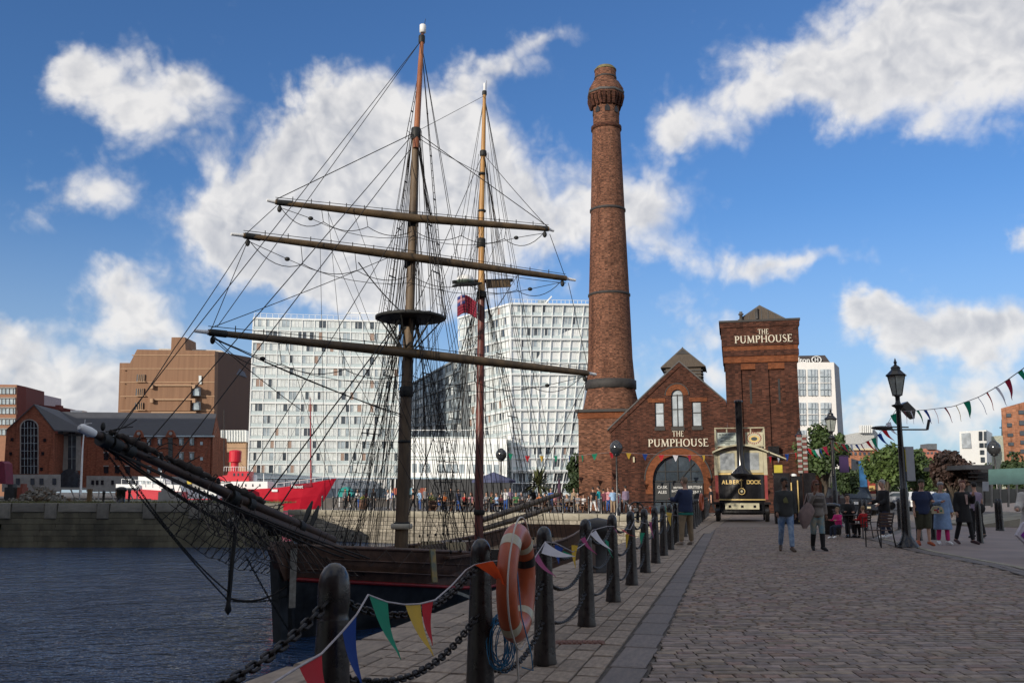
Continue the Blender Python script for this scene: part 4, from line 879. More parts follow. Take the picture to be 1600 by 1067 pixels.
for i in range(9): MB().tube([sp_(5.3 + i * .2, 1.2, rail(5.5) - .05), sp_(5.3 + i * .2, 1.2, rail(5.5) + .32)], [.014, .02], 6).build('belaying_pin', M_spar, pr_)
for i in range(9): MB().tube([sp_(5.25 + i * .22, 1.2, rail(5.5) + .2), sp_(5.25 + i * .22, 1.3, rail(5.5) - .0), sp_(5.25 + i * .22, 1.25, rail(5.5) - .35)], [.05, .07, .03], 6).build('rope_coil', M_hemp, ship)
tag(MB().beam((-2.9, 29.6, -1.2), (.62, 17.9, -.07), .12, .05).build('gangplank', mat('gangplank_paint', (.22, .25, .22), .6)), 'narrow pale plank leaning from the ship side to the quay edge', 'plank') if False else None
MB().beam(sp_(5.0, 2.52, -1.55), sp_(7.6, 2.5, -2.2), .09, .09).build('fender_pole', mat('fender_grey', (.3, .31, .27), .7), ship)
for i in range(9):
    s_ = 1.5 + i * .9; MB().tube([sp_(s_, bw_(s_) + .04, rail(s_)), sp_(s_ + .5, bw_(s_ + .3) + .06, rail(s_) - .5), sp_(s_ + .9, bw_(s_ + .9) + .05, rail(s_ + .9))], .009, 4).build('hanging_loop', M_hemp, ship)
# ================================================================ quay bollards, chains, lifebuoy, bunting
BS = [(-1.26, 1.9), (-.745, 4.0), (-.20, 6.1)]
Yb = 8.28
while Yb < 60: BS.append((BX(Yb), Yb)); Yb += 2.3
def bollard_proto():
    r = thing('quay_bollard', (0, 0, 0), 'tmp', 'bollard', 'black chained bollards along the quay')
    MB().lathe((0, 0, 0), [(.104, 0), (.105, .02), (.097, .06), (.087, .35), (.075, .7), (.067, .93)], 24).build('post', M_boll, r)
    MB().lathe((0, 0, .93), [(.067, 0), (.063, .012), (.063, .03), (.066, .045), (.068, .09), (.067, .14), (.059, .18), (.043, .208), (.022, .224), (.004, .228)], 24).build('domed_head', M_boll, r)
    for z in (1.0, .69, .37): 
        for s in (-1, 1): MB().lathe((0, 0, 0), [(.012, 0), (.012, .1)], 6).build('chain_eye', M_iron, r).matrix_local = Matrix.Translation((.012 * s * 0, s * .05, z)) @ Matrix.Rotation(R(-90 * s), 4, 'X') @ Matrix.Scale(.5, 4)
    return r
bp = bollard_proto()
desc = {1: 'tall domed black bollard closest to the camera with chains on both sides', 2: 'black bollard directly behind the orange lifebuoy', 3: 'black bollard just right of the orange lifebuoy with a white pennant', 4: 'second bollard beyond the orange lifebuoy', 5: 'third bollard beyond the orange lifebuoy', 6: 'fourth bollard beyond the orange lifebuoy', 7: 'fifth bollard beyond the orange lifebuoy'}
for k_, w_ in enumerate(('sixth', 'seventh', 'eighth', 'ninth', 'tenth', 'eleventh', 'twelfth')): desc[8 + k_] = w_ + ' bollard beyond the orange lifebuoy'
first = True
for i, (x, y) in enumerate(BS):
    if i == 0: continue                    # behind the edge of the picture
    l = desc.get(i, 'distant black bollard in the chained row running on toward the steam tram')
    if first: place(bp, (x, y, 0), R(-13)); bp['label'] = l; first = False
    else: copy(bp, (x, y, 0), R(-13), l)
# chain links
def link_mesh():
    mb = MB(); L, Wd, r = .032, .016, .0068; pts = []
    for k in range(14):
        a = 2 * math.pi * k / 14; pts.append(V(((L - Wd) * (1 if math.cos(a) > 0 else -1) + Wd * math.cos(a), Wd * math.sin(a), 0)))
    n = 6; vs = []
    for k, p in enumerate(pts):
        d = (pts[(k + 1) % 14] - pts[k - 1]).normalized(); x = d.cross(V((0, 0, 1)))
        for j in range(n):
            t_ = 2 * math.pi * j / n; vs.append(p + (x * math.cos(t_) + V((0, 0, 1)) * math.sin(t_)) * r)
    fs = [(k * n + j, k * n + (j + 1) % n, ((k + 1) % 14) * n + (j + 1) % n, ((k + 1) % 14) * n + j) for k in range(14) for j in range(n)]
    return mb.add(vs, fs, 0, True).mesh('chain_link', M_iron)
LK = link_mesh()
lvn = {1.0: 'upper', .69: 'middle', .37: 'lowest'}
spn = {0: 'running off the left edge from the nearest bollard', 1: 'between the nearest bollard and the lifebuoy bollard', 2: 'behind the lifebuoy', 3: 'past the white pennant bollard', 4: 'between the second and third bollards past the lifebuoy'}
for i in range(len(BS) - 1):
    if i > 14: break
    a, b = V((*BS[i], 0)), V((*BS[i + 1], 0)); d = (b - a).normalized()
    for z in (1.0, .69, .37):
        if i < 2 and z < .5: continue
        if i > 6 and z < .5: continue
        p, q = a + d * .068 + V((0, 0, z)), b - d * .068 + V((0, 0, z)); sag = .15 + random.uniform(-.02, .05)
        lab = ('%s black chain %s' % (lvn[z], spn[i])) if i < 5 else 'black chain slung between distant quay bollards'
        if i < 3:
            r = thing('chain', tuple(p), lab, 'chain', 'chains slung between the quay bollards'); n = int((q - p).length / .05)
            P = [mix3(p, q, k / n) - V((0, 0, sag * 4 * (k / n) * (1 - k / n))) for k in range(n + 1)]
            for k in range(n):
                o = link('chain_link', LK, r); m_ = (P[k] + P[k + 1]) / 2; dd = (P[k + 1] - P[k]).normalized()
                o.matrix_basis = Matrix.Translation(m_) @ dd.to_track_quat('X', 'Z').to_matrix().to_4x4() @ Matrix.Rotation(R(45 + 90 * (k % 2) + random.uniform(-14, 14)), 4, 'X')
        else: tag(chainline(p, q, sag, 'chain', M_iron, None, .008, .06, .016), lab, 'chain', 'chains slung between the quay bollards')
# heavy mooring bollard on the quay edge and low black post
mbx = thing('mooring_bollard', tuple(gr(930, 892)), 'squat wide iron mooring bollard on the quay edge behind the chained row', 'bollard')
c = gr(935, 893); MB().lathe((c.x, c.y, 0), [(.34, 0), (.34, .04), (.2, .1), (.19, .55), (.24, .62), (.30, .68), (.33, .78), (.30, .88), (.2, .95), (.03, .98)], 24).build('casting', mat('mooring_iron', (.02, .02, .022), .5, 0, .3, 5, bump=.3), mbx)
MB().beam((c.x - .12, c.y - .32, .02), (c.x - .12, c.y - .32, .62), .08, .03).build('rusty_bar', mat('rusty_bar', (.13, .10, .085), .8), mbx)
# ---- lifebuoy
M_orangeb = mat('buoy_orange', (.42, .085, .028), .38, 0, .18, 3, bump=.08, bs=18, rnd=.05); M_tape = mat('reflective_tape', (.48, .45, .33), .4, 0, .15, 8, bump=.2, bs=50)
lb = thing('lifebuoy', (.02, 6.1, .5), 'large orange lifebuoy with cream bands hung on the second near bollard', 'lifebuoy')
LC = V((.03, 6.08, .885)); ld = V((.21, .978, 0)).normalized(); lx = V((ld.y, -ld.x, 0)); RM, rm_ = .30, .075
def torus(c, u, v, Rm, rm, a0, a1, n, m, sc=1.):
    vs = []; w = u.cross(v)
    for i in range(n + 1):
        a = a0 + (a1 - a0) * i / n; e = u * math.cos(a) + v * math.sin(a)
        for j in range(m):
            b = 2 * math.pi * j / m; vs.append(c + e * (Rm + rm * .92 * math.cos(b) * sc) + w * rm * .85 * math.sin(b) * sc)
    fs = [(i * m + j, i * m + (j + 1) % m, (i + 1) * m + (j + 1) % m, (i + 1) * m + j) for i in range(n) for j in range(m)]
    return vs, fs
vs, fs = torus(LC, ld, UP, RM, rm_, 0, 2 * math.pi, 56, 20); MB().add(vs, fs, 0, True).build('ring', M_orangeb, lb)
for a in (50, 128, 232, 310):
    vs, fs = torus(LC, ld, UP, RM, rm_, R(a - 6.5), R(a + 6.5), 5, 20, 1.025); MB().add(vs, fs, 0, True).build('reflective_band', M_tape, lb)
w = ld.cross(UP)
gl = [LC + (ld * math.cos(R(a)) + UP * math.sin(R(a))) * (RM + rm_ + .012 + .02 * abs(math.sin(R(a * 2 - 100)))) + w * (.03) for a in range(0, 361, 8)]
MB().tube(gl, .0055, 6).build('grab_line', mat('white_cord', (.5, .47, .42), .8), lb)
vs, fs = torus(LC + V((0, 0, .0)), ld, UP, RM, rm_, R(17), R(30), 4, 16, 1.06); MB().add(vs, fs, 0, True).build('black_strap', M_black, lb)
MB().beam(LC + ld * .15 + UP * .15 - lx * .25, LC + ld * .35 + UP * .13, .03, .09).build('black_strap', M_black, lb)
M_blue = mat('blue_cord', (.02, .16, .32), .6, 0, .2, 30)
rc = thing('rope_bundle', (.0, 6.0, .25), 'tangled bundle of thin bright blue rope hanging below the orange lifebuoy', 'rope')
for i in range(15):
    c = LC + V((-.10 + random.uniform(-.03, .03), .0 + random.uniform(-.06, .06), -.30 + random.uniform(-.03, .03))); a = random.uniform(.05, .085); b = random.uniform(.12, .17); ph_ = random.uniform(0, 3)
    MB().tube([c + V((a * math.cos(q * .45 + ph_) + random.uniform(-.006, .006), .03 * math.sin(q * .9 + ph_), b * math.sin(q * .45 + ph_) - .08)) for q in range(15)], .0035, 5).build('loop', M_blue, rc)
MB().tube([LC + V((-.02, -.1, .27)), LC + V((.0, -.12, .1)), LC + V((.03, -.1, -.2)), LC + V((.09, -.1, -.42)), LC + V((.1, -.1, -.52)), LC + V((.03, -.1, -.5))], .0045, 6).build('strand', M_blue, rc)
MB().tube([LC + V((0, -.02, -.38)), LC + V((.01, -.02, -.6))], .008, 6).build('white_tail', mat('white_cord', (.5, .47, .42), .8), rc)
# ---- pennants
PC = {'red': (.55, .02, .03), 'blue': (.012, .06, .30), 'green': (.005, .26, .14), 'yellow': (.65, .42, .05), 'white': (.75, .75, .80), 'orange': (.75, .09, .02), 'magenta': (.36, .05, .16), 'maroon': (.34, .015, .05)}
def pm(c):                               # thin cloth lets some light through
    k = 'pennant_' + c
    if k in MATS: return MATS[k]
    m = mat(k, PC[c], .7, 0, .1, 6, bump=.1, bs=60); t = NT(m.node_tree); b = t.N['Principled BSDF']; o = [n for n in t.N if n.type == 'OUTPUT_MATERIAL'][0]
    tr = t.n('ShaderNodeBsdfTranslucent'); tr.inputs[0].default_value = (*PC[c], 1); mx = t.n('ShaderNodeMixShader'); mx.inputs[0].default_value = .45
    t.L.new(b.outputs[0], mx.inputs[1]); t.L.new(tr.outputs[0], mx.inputs[2]); t.L.new(mx.outputs[0], o.inputs[0]); return m
def pennant(a, b, tip, col, par, bow=.02):
    a, b, tip = V(a), V(b), V(tip); n = 7; mb = MB(); vs = []; nr = (b - a).cross(tip - a).normalized()
    for i in range(n + 1):
        k = i / n; off = nr * bow * math.sin(k * 3.6) + V((0, 0, -bow * .8 * math.sin(k * 3.1)))
        l_, r_ = mix3(a, tip, k) + off, mix3(b, tip, k) + off
        if i == n: l_ = r_ = tip
        for q in (0, .5, 1): vs.append(mix3(l_, r_, q) + nr * bow * .25 * math.sin(q * 3.1))
    mb.add(vs, [(i * 3 + j, i * 3 + j + 1, (i + 1) * 3 + j + 1, (i + 1) * 3 + j) for i in range(n) for j in (0, 1)], 0, True)
    o = mb.build('pennant', pm(col), par); return o
M_cord = mat('bunting_cord', (.34, .31, .32), .8, 0, .15, 40)
q1 = thing('bunting', (-.5, 4, 0), 'string of coloured pennants hung low along the chained quay bollards in the foreground', 'bunting')
cp_ = [(405, 1080, 3.0), (467, 1041, 3.3), (502, 1021, 3.5), (535, 986, 3.75), (557, 960, 3.85), (575, 929, 4.1), (604, 940, 4.3), (632, 944, 4.55), (656, 943, 4.7), (680, 937, 4.9), (705, 915, 5.3), (728, 890, 5.75), (742, 882, 5.9), (772, 876, 6.0), (835, 872, 7.3), (852, 846, 8.1), (868, 848, 8.4), (895, 862, 9.2), (915, 848, 9.9), (926, 828, 10.4), (948, 822, 11.5), (958, 822, 12.7), (985, 827, 14.5), (992, 812, 15.2), (1010, 818, 17.3), (1022, 808, 19.6), (1036, 810, 22), (1049, 804, 24.3), (1066, 806, 27)]
MB().tube([at(*p) for p in cp_], .0045, 6).build('cord', M_cord, q1)
for (a, b, t_, c) in (((467, 1041, 3.3), (503, 1020, 3.5), (522, 1105, 3.45), 'red'), ((535, 986, 3.75), (557, 959, 3.85), (566, 1072, 3.85), 'blue'), ((577, 930, 4.1), (606, 941, 4.3), (627, 1030, 4.25), 'green'),
                      ((633, 944, 4.55), (657, 943, 4.7), (678, 1025, 4.6), 'yellow'), ((659, 943, 4.72), (677, 938, 4.88), (676, 1008, 4.85), 'red'), ((742, 882, 5.9), (770, 876, 5.7), (790, 915, 5.7), 'orange'),
                      ((834, 872, 7.3), (840, 862, 7.6), (869, 901, 7.6), 'magenta'), ((846, 864, 7.9), (852, 846, 8.05), (899, 869, 8.0), 'white'), ((867, 850, 8.5), (880, 856, 8.7), (873, 881, 8.6), 'blue'), ((880, 860, 8.9), (894, 866, 9.1), (888, 870, 9.0), 'green'),
                      ((893, 851, 9.2), (903, 852, 9.3), (899, 888, 9.3), 'yellow'), ((907, 842, 9.8), (914, 838, 9.9), (933, 866, 9.9), 'magenta'), ((922, 834, 10.3), (931, 828, 10.4), (957, 860, 10.3), 'white'), ((945, 842, 11.2), (951, 846, 11.3), (958, 872, 11.3), 'green'), ((958, 822, 12.6), (963, 828, 12.7), (973, 838, 12.6), 'magenta'),
                      ((968, 825, 13.3), (976, 828, 13.6), (994, 838, 13.4), 'red'), ((977, 834, 14), (983, 834, 14), (979, 858, 14), 'yellow'), ((1000, 832, 16.5), (1008, 832, 17), (1002, 852, 16.8), 'green'), ((1014, 815, 18), (1018, 815, 18.4), (1022, 842, 18), 'magenta'), ((1041, 800, 23), (1050, 801, 24), (1048, 822, 24), 'yellow')):
    pennant(at(*a), at(*b), at(*t_), c, q1, .012)
def string(label, pts, cols, ln, sw, wd, drift=(0, 0, 0), r=.008, sz=None):
    P = [at(*p) for p in pts]; q = thing('bunting', tuple(P[0]), label, 'bunting'); seg = []
    # smooth the cord a little and hang pennants at equal steps
    L = [0]
    for a, b in zip(P, P[1:]): L.append(L[-1] + (b - a).length)
    def pos(s):
        for i in range(len(P) - 1):
            if s <= L[i + 1] + 1e-6: return mix3(P[i], P[i + 1], (s - L[i]) / (L[i + 1] - L[i]))
        return P[-1]
    MB().tube([pos(L[-1] * i / 30) for i in range(31)], r, 5).build('cord', M_cord, q)
    n = len(cols)
    for i, c in enumerate(cols):
        if not c: continue
        s = L[-1] * (i + .5) / n; a, b = pos(s - wd / 2), pos(s + wd / 2); tip = (a + b) / 2 + V((0, 0, -ln)) + V(drift) * random.uniform(.4, 1.4)
        ang_ = random.uniform(-.9, .9); m_ = (a + b) / 2; b = m_ + Matrix.Rotation(ang_ * .6, 3, 'Z') @ (b - m_); a = m_ + Matrix.Rotation(ang_ * .6, 3, 'Z') @ (a - m_)
        pennant(a, b, tip, c, q, ln * .08)
    return q
string('string of pennants sweeping up to the right edge from the nearest street lamp', [(1408, 643, 25.3), (1450, 640, 22), (1490, 635, 20), (1530, 620, 18), (1565, 600, 16), (1600, 575, 14.5), (1640, 545, 13.5)],
       ['maroon', 'white', 'green', 'blue', 'red', 'maroon', 'yellow', 'green', 'blue', 'red', 'white', 'maroon', 'green', 'green'], .34, 0, .22, (.12, 0, 0))
string('string of small pennants between the nearest and the middle street lamp', [(1400, 640, 25.3), (1388, 660, 27), (1370, 682, 30), (1345, 694, 33), (1320, 694, 37), (1303, 690, 40.6)], ['green', 'white', 'red', 'blue', 'green', 'red', 'maroon', 'blue', 'white', 'green', 'red', 'blue', 'red'], .38, 0, .3, (.3, 0, 0))
string('string of small pennants between the middle street lamp and the lamp by the tower', [(1303, 688, 40.6), (1285, 700, 44), (1270, 703, 49), (1254, 696, 53)], ['red', 'maroon', 'blue', 'white', 'green', 'red', 'white'], .45, 0, .35, (.3, 0, 0))
string('string of small pennants crossing the brick front of the pub above the arched door', [(915, 710, 64), (962, 706, 64), (1040, 711, 65), (1110, 711, 62), (1180, 716, 60), (1250, 706, 53.5)], ['green', 'red', 'yellow', 'blue', 'red', 'white', 'maroon', 'yellow', 'blue', 'white', 'red', 'green', 'red', 'white', 'blue', 'red'], .45, 0, .4)
string('string of pennants between the globe lamps behind the drinkers left of the chimney', [(784, 706, 74), (820, 712, 74), (870, 712, 72), (915, 711, 66)], ['green', 'red', 'yellow', 'green', 'red', 'blue', 'white', 'green'], .5, 0, .4)
string('string of pennants slung low in front of the pub door beside the winch', [(962, 770, 58), (985, 790, 50), (1010, 792, 48), (1032, 788, 46), (1060, 800, 40)], ['red', 'white', 'white', 'orange', 'green', 'red'], .5, 0, .36)
# ================================================================ steam tram
TY = 47.; T0 = gr(1160, 815); T0 = V((at(1160, 800, TY).x, TY, 0))
def tf(u, out, z): return T0 + fu * u + fn * out + V((0, 0, z))
tram = thing('steam_tram', tuple(T0), 'vintage black and cream double deck steam tram with a tall funnel reading ALBERT DOCK', 'tram')
M_gold = mat('gold_paint', (.62, .45, .17), .4, .1, .1, 4); M_tcream = mat('tram_cream', (.44, .41, .28), .5, 0, .12, 3); M_gloss = mat('tram_black', (.012, .012, .014), .22, 0, .2, 2, spec=.7)
M_dkred = mat('tram_red', (.22, .02, .02), .5); M_pane = mat('cab_pane', (.30, .33, .35), .2, 0, .3, 3, spec=.8)
HW = 1.2
def arcp(u, bulge=.32, off=0.): return bulge * (1 - (u / (HW - .08)) ** 2) + off
def curved(z0, z1, w, bulge, off, th, m, name, par, n=14):
    us = [-w + 2 * w * i / n for i in range(n + 1)]; mb = MB()
    fr_ = [(u, bulge * (1 - (u / w) ** 2) + off) for u in us]
    vs = [tf(u, o, z) for z in (z0, z1) for u, o in fr_] + [tf(u, o - th, z) for z in (z0, z1) for u, o in fr_]; N = n + 1
    for i in range(n): mb.add([vs[q] for q in (i, i + 1, N + i + 1, N + i)], [(0, 1, 2, 3)], 0, True); mb.add([vs[q] for q in (2 * N + i, 2 * N + i + 1, 3 * N + i + 1, 3 * N + i)], [(3, 2, 1, 0)]); mb.add([vs[q] for q in (N + i, N + i + 1, 3 * N + i + 1, 3 * N + i)], [(0, 1, 2, 3)])
    return mb.build(name, m, par)
fp_ = curved(1.12, 2.32, HW - .1, .35, .0, .1, M_gloss, 'front_panel', tram)
curved(2.32, 2.40, HW - .06, .37, .02, .14, M_gold, 'gold_rim', fp_); curved(1.06, 1.12, HW - .06, .37, .02, .14, M_gold, 'gold_rim', fp_)
curved(.45, 1.06, HW - .12, .25, -.02, .1, M_gloss, 'apron', tram); MB().ob(tf(-.82, .24, .62), fu * 1.64, fn * .08, (0, 0, .3)).build('buffer_beam', M_tcream, tram)
for u in (-.6, 0, .6): MB().ob(tf(u - .06, .322, .7), fu * .12, fn * .02, (0, 0, .12)).build('beam_socket', M_gloss, tram)
MB().tube([tf(0, .3, 1.5), tf(0, .5, 1.5)], [.17, .17], 18).build('headlamp', M_gold, tram); MB().tube([tf(0, .5, 1.5), tf(0, .52, 1.5)], [.13, .13], 18).build('headlamp_glass', M_gloss, tram); MB().tube([tf(0, .52, 1.5), tf(0, .53, 1.5)], [.06, .06], 10).build('headlamp_bulb', M_tcream, tram)
MB().tube([tf(0, .42, 1.7), tf(0, .42, 2.1)], .03, 6).build('bell_pull', M_gold, tram)
W_ = 'ALBERT DOCK'; tot = len(W_)
for i, chx in enumerate(W_):
    if chx == ' ': continue
    u = -.86 + 1.72 * i / (tot - 1); o_ = .35 * (1 - (u / (HW - .1)) ** 2) + .012; sl_ = -2 * .35 * u / (HW - .1) ** 2
    rgt = (fu + fn * sl_).normalized(); text(chx, .27, M_gold, 'letter', fp_, tf(u, o_, 1.86), rgt, UP, .008, .009)
MB().ob(tf(-HW + .1, -4.6, .95), fu * 2 * (HW - .1), fn * 4.55, (0, 0, 1.35)).build('lower_body', M_gloss, tram)
for s in (-1, 1):
    MB().ob(tf(s * HW - .07, -.1, 1.1), fu * .14, fn * .14, (0, 0, 1.2)).build('red_post', M_dkred, tram)
    MB().ob(tf(s * HW - .09, -.1, 2.3), fu * .18, fn * .16, (0, 0, 1.15)).build('cab_post', M_tcream, tram)
    MB().ob(tf(s * (HW - .06) - .03, -4.6, 2.3), fu * .06, fn * 4.4, (0, 0, 1.2)).build('side_panel', M_tcream, tram)
for u0, u1_ in ((-1.1, -.08), (.10, 1.1)):
    p = MB().ob(tf(u0, -.02, 2.42), fu * (u1_ - u0), fn * .06, (0, 0, 1.1)).build('windscreen_frame', M_tcream, tram)
    MB().ob(tf(u0 + .1, .045, 2.55), fu * (u1_ - u0 - .3), fn * .01, (0, 0, .85)).build('pane', M_pane, p)
# canopy arch
cn = MB(); n = 16
for i in range(n):
    f = lambda k: (-1.36 + 2.72 * k / n, 3.38 + .36 * (1 - ((k - n / 2) / (n / 2)) ** 2))
    (a, za), (b, zb) = f(i), f(i + 1); cn.prism([tf(a, .5, za), tf(b, .5, zb), tf(b, .5, zb + .08), tf(a, .5, za + .08)], -fn * 5.3)
cn.build('canopy', M_tcream, tram)
MB().prism([tf(1.3, .3, 3.42), tf(2.2, .4, 3.05), tf(2.2, .4, 3.1), tf(1.3, .3, 3.5)], -fn * 1.5).build('side_awning', M_tcream, tram)
# top deck boards
for s in (-1, 1):
    for z in (3.72, 4.62): MB().ob(tf(-HW - .02 if s < 0 else .0 + .02, .12, z), fu * (HW), fn * .06, (0, 0, .05)).build('deck_rail', M_tcream, tram)
for u in (-1.2, -.62, .55, 1.2): MB().ob(tf(u - .03, .1, 3.6), fu * .06, fn * .05, (0, 0, 1.0)).build('rail_post', M_tcream, tram)
M_sig = mat('sign_pale', (.42, .47, .42), .6, 0, .08, 3); M_ink = mat('sign_ink', (.03, .05, .05), .6)
s1 = MB().ob(tf(-1.08, .16, 3.76), fu * .95, fn * .03, (0, 0, .66)).build('timetable_board', M_sig, tram)
text('ALBERT DOCK', .125, M_ink, 'lettering', s1, tf(-.6, .192, 4.27), fu, UP, .002, .002)
for i, w in enumerate((.6, .3, .7, .66, .25)): MB().ob(tf(-.6 - w / 2, .19, 4.15 - i * .085), fu * w, fn * .004, (0, 0, .035)).build('text_line', M_ink, s1)
s2 = MB().ob(tf(.28, .16, 3.76), fu * .86, fn * .03, (0, 0, .66)).build('round_badge_board', M_tcream, tram)
for rr_, m_, nn_ in ((.27, M_dkred, 20), (.2, M_gold, 0), (.12, M_ink, 0)):
    if nn_:
        for i in range(nn_):
            a = 2 * math.pi * i / nn_; c = tf(.71 + 1.25 * rr_ * math.cos(a), .192, 4.09 + rr_ * math.sin(a)); MB().ob(c - fu * .03, fu * .05, fn * .004, (0, 0, .07)).build('badge_stroke', m_, s2)
    else:
        MB().prism([tf(.71 + 1.3 * rr_ * math.cos(a * .4), .192, 4.09 + rr_ * .8 * math.sin(a * .4)) for a in range(16)], fn * (.004 if rr_ > .15 else .008)).build('badge_disc', m_, s2)
MB().ob(tf(-HW, -4.5, 3.7), fu * .05, fn * 4.4, (0, 0, .9)).build('deck_side', M_tcream, tram); MB().ob(tf(HW - .05, -4.5, 3.7), fu * .05, fn * 4.4, (0, 0, .9)).build('deck_side', M_tcream, tram)
MB().lathe(tf(0, .62, 2.36), [(.46, 0), (.44, .06), (.2, .3), (.17, .4), (.17, 3.5), (.2, 3.52), (.2, 3.62), (.15, 3.64)], 22).build('funnel', M_gloss, tram)
MB().ob(tf(-.5, .1, 2.3), fu * 1.0, fn * .85, (0, 0, .07)).build('funnel_base', M_gloss, tram)
for s in (-1, 1):
    for o in (-.5, -3.6):
        c = tf(s * 1.2, o, .48); w_ = MB().tube([c - fu * .1, c + fu * .1], .48, 22).build('wheel', M_black, tram); MB().tube([c - fu * .13, c + fu * .13], .14, 12).build('hub', M_iron, w_)
    MB().ob(tf(s * 1.22 - .16, -1.2, .85), fu * .32, fn * 1.5, (0, 0, .12)).build('mudguard', M_gloss, tram)
MB().ob(tf(-1.0, -4.5, .35), fu * 2., fn * 4.4, (0, 0, .6)).build('chassis', M_black, tram)
# dark refreshment kiosk right of the tram
K0 = at(1240, 790, 44); K0.z = 0
def kf(u, o, z): return K0 + fu * u + fn * o + V((0, 0, z))
kk = thing('black_kiosk', tuple(K0), 'black vending kiosk with a yellow sign beside the steam tram', 'kiosk')
MB().ob(kf(-.85, 0, 0), fu * .75, fn * -.9, (0, 0, 2.35)).build('cabinet', M_gloss, kk); MB().ob(kf(-.06, -.1, 0), fu * .5, fn * -.8, (0, 0, 2.2)).build('cabinet', M_gloss, kk); MB().ob(kf(.5, -.05, 0), fu * .55, fn * -.8, (0, 0, 2.35)).build('cabinet', M_gloss, kk)
MB().ob(kf(-.09, .0, .3), fu * .05, fn * .03, (0, 0, 1.6)).build('gold_edge', M_gold, kk); MB().ob(kf(.2, .0, .1), fu * .05, fn * .03, (0, 0, 1.9)).build('gold_edge', M_gold, kk)
MB().ob(kf(-.8, -.1, 2.36), fu * .38, fn * -.1, (0, 0, .36)).build('yellow_sign', mat('sign_yellow', (.40, .33, .02), .5), kk); MB().ell(kf(.08, -.3, 2.22), (.16, .16, .1), 12, 6).build('glass_dome', M_white, kk)
kb = thing('lattice_banner', tuple(kf(.3, -.4, 2.4)), 'red and white chequered tall banner strip above the black kiosk', 'banner')
for i in range(14):
    for j in (0, 1): MB().ob(kf(.32 + j * .24, -.5, 2.35 + i * .13), fu * .2, fn * .03, (0, 0, .11)).build('panel', mat('banner_red', (.14, .03, .025), .7) if (i + j) % 2 else mat('banner_grey', (.28, .27, .25), .7), kb)
# ---- street lamps
def lamp_proto():
    r = thing('street_lamp', (0, 0, 0), 'tmp', 'street lamp', 'tall black lantern street lamps along the promenade')
    MB().lathe((0, 0, 0), [(.30, 0), (.30, .04), (.2, .16), (.13, .3), (.115, .5), (.105, 1.5), (.10, 1.52), (.10, 1.56), (.09, 1.58), (.075, 2.6), (.062, 3.66), (.062, 3.7)], 20).build('post', M_black, r)
    MB().lathe((0, 0, 3.68), [(.06, 0), (.075, .02), (.09, .05), (.16, .09), (.17, .12), (.08, .15), (.06, .22), (.06, .34), (.1, .37), (.06, .4)], 18).build('collar', M_black, r)
    ln = MB().lathe((0, 0, 4.08), [(.115, 0), (.22, .52), (.215, .53)], 4, sm=False, ph=.5); ln.build('lantern_glass', mat('lantern_glass', (.34, .37, .33), .25, 0, .25, 4, spec=.7), r)
    fr = MB()
    for i in range(4):
        a = math.pi / 2 * (i + .5); d_ = V((math.cos(a), math.sin(a), 0)); fr.tube([d_ * .12 + V((0, 0, 4.07)), d_ * .226 + V((0, 0, 4.61))], .013, 5)
    fr.lathe((0, 0, 4.05), [(.13, 0), (.13, .035)], 4, sm=False, ph=.5); fr.build('lantern_frame', M_black, r)
    MB().lathe((0, 0, 4.59), [(.27, 0), (.28, .03), (.22, .08), (.13, .17), (.12, .21), (.14, .22), (.1, .27), (.05, .30), (.03, .34), (.05, .38), (.03, .42), (.008, .5)], 8, sm=False, ph=.5).build('lantern_roof', M_black, r)
    MB().beam((-.28, 0, 3.2), (.28, 0, 3.2), .035).build('ladder_bar', M_black, r)
    return r
lp = lamp_proto(); L1 = gr(1420, 855); L1 = V((at(1418, 855, 25.3).x, 25.3, 0)); L2 = V((at(1306, 800, 40.6).x, 40.6, 0)); L3 = V((at(1255, 800, 53).x, 53, 0))
copy(lp, L2, .3, 'middle black lantern street lamp between the small tree and the pub wall'); copy(lp, L3, .2, 'furthest lantern street lamp in front of the tower corner')
place(lp, tuple(L1), .25); lp['label'] = 'nearest tall black lantern street lamp beside the empty chair'
sgn = thing('camera_bracket', tuple(L1 + V((0, 0, 3.1))), 'black box loudspeaker and camera on a bracket of the nearest street lamp', 'loudspeaker')
MB().beam(L1 + V((-.55, 0, 3.13)), L1 + V((.75, 0, 3.13)), .04).build('arm', M_black, sgn)
MB().prism([at(1422, 648, 25.2), at(1408, 632, 25.2), at(1418, 627, 25.2), at(1431, 640, 25.2), at(1429, 654, 25.2)], (0, .3, 0)).build('speaker_box', M_black, sgn)
MB().tube([L1 + V((.75, 0, 3.13)), L1 + V((.82, 0, 3.4))], .04).build('arm_end', M_black, sgn); MB().ell(L1 + V((-.5, -.05, 3.17)), (.3, .09, .06), 10, 6).build('floodlight', M_black, sgn)
nb = thing('notice_box', tuple(L1 + V((.15, 0, 1.9))), 'pale narrow notice panel strapped to the nearest street lamp', 'sign')
MB().ob(L1 + V((.08, -.04, 2.0 - .0)), (.02, 0, 0), (0, .08, 0), (0, 0, .6)).build('side', mat('notice_yellow', (.5, .42, .03), .5), nb)
MB().ob(L1 + V((.10, -.05, 1.75)), (.22, 0, 0), (0, .1, 0), (0, 0, .92)).build('panel', mat('notice_grey', (.34, .36, .38), .5, 0, .1, 3), nb)
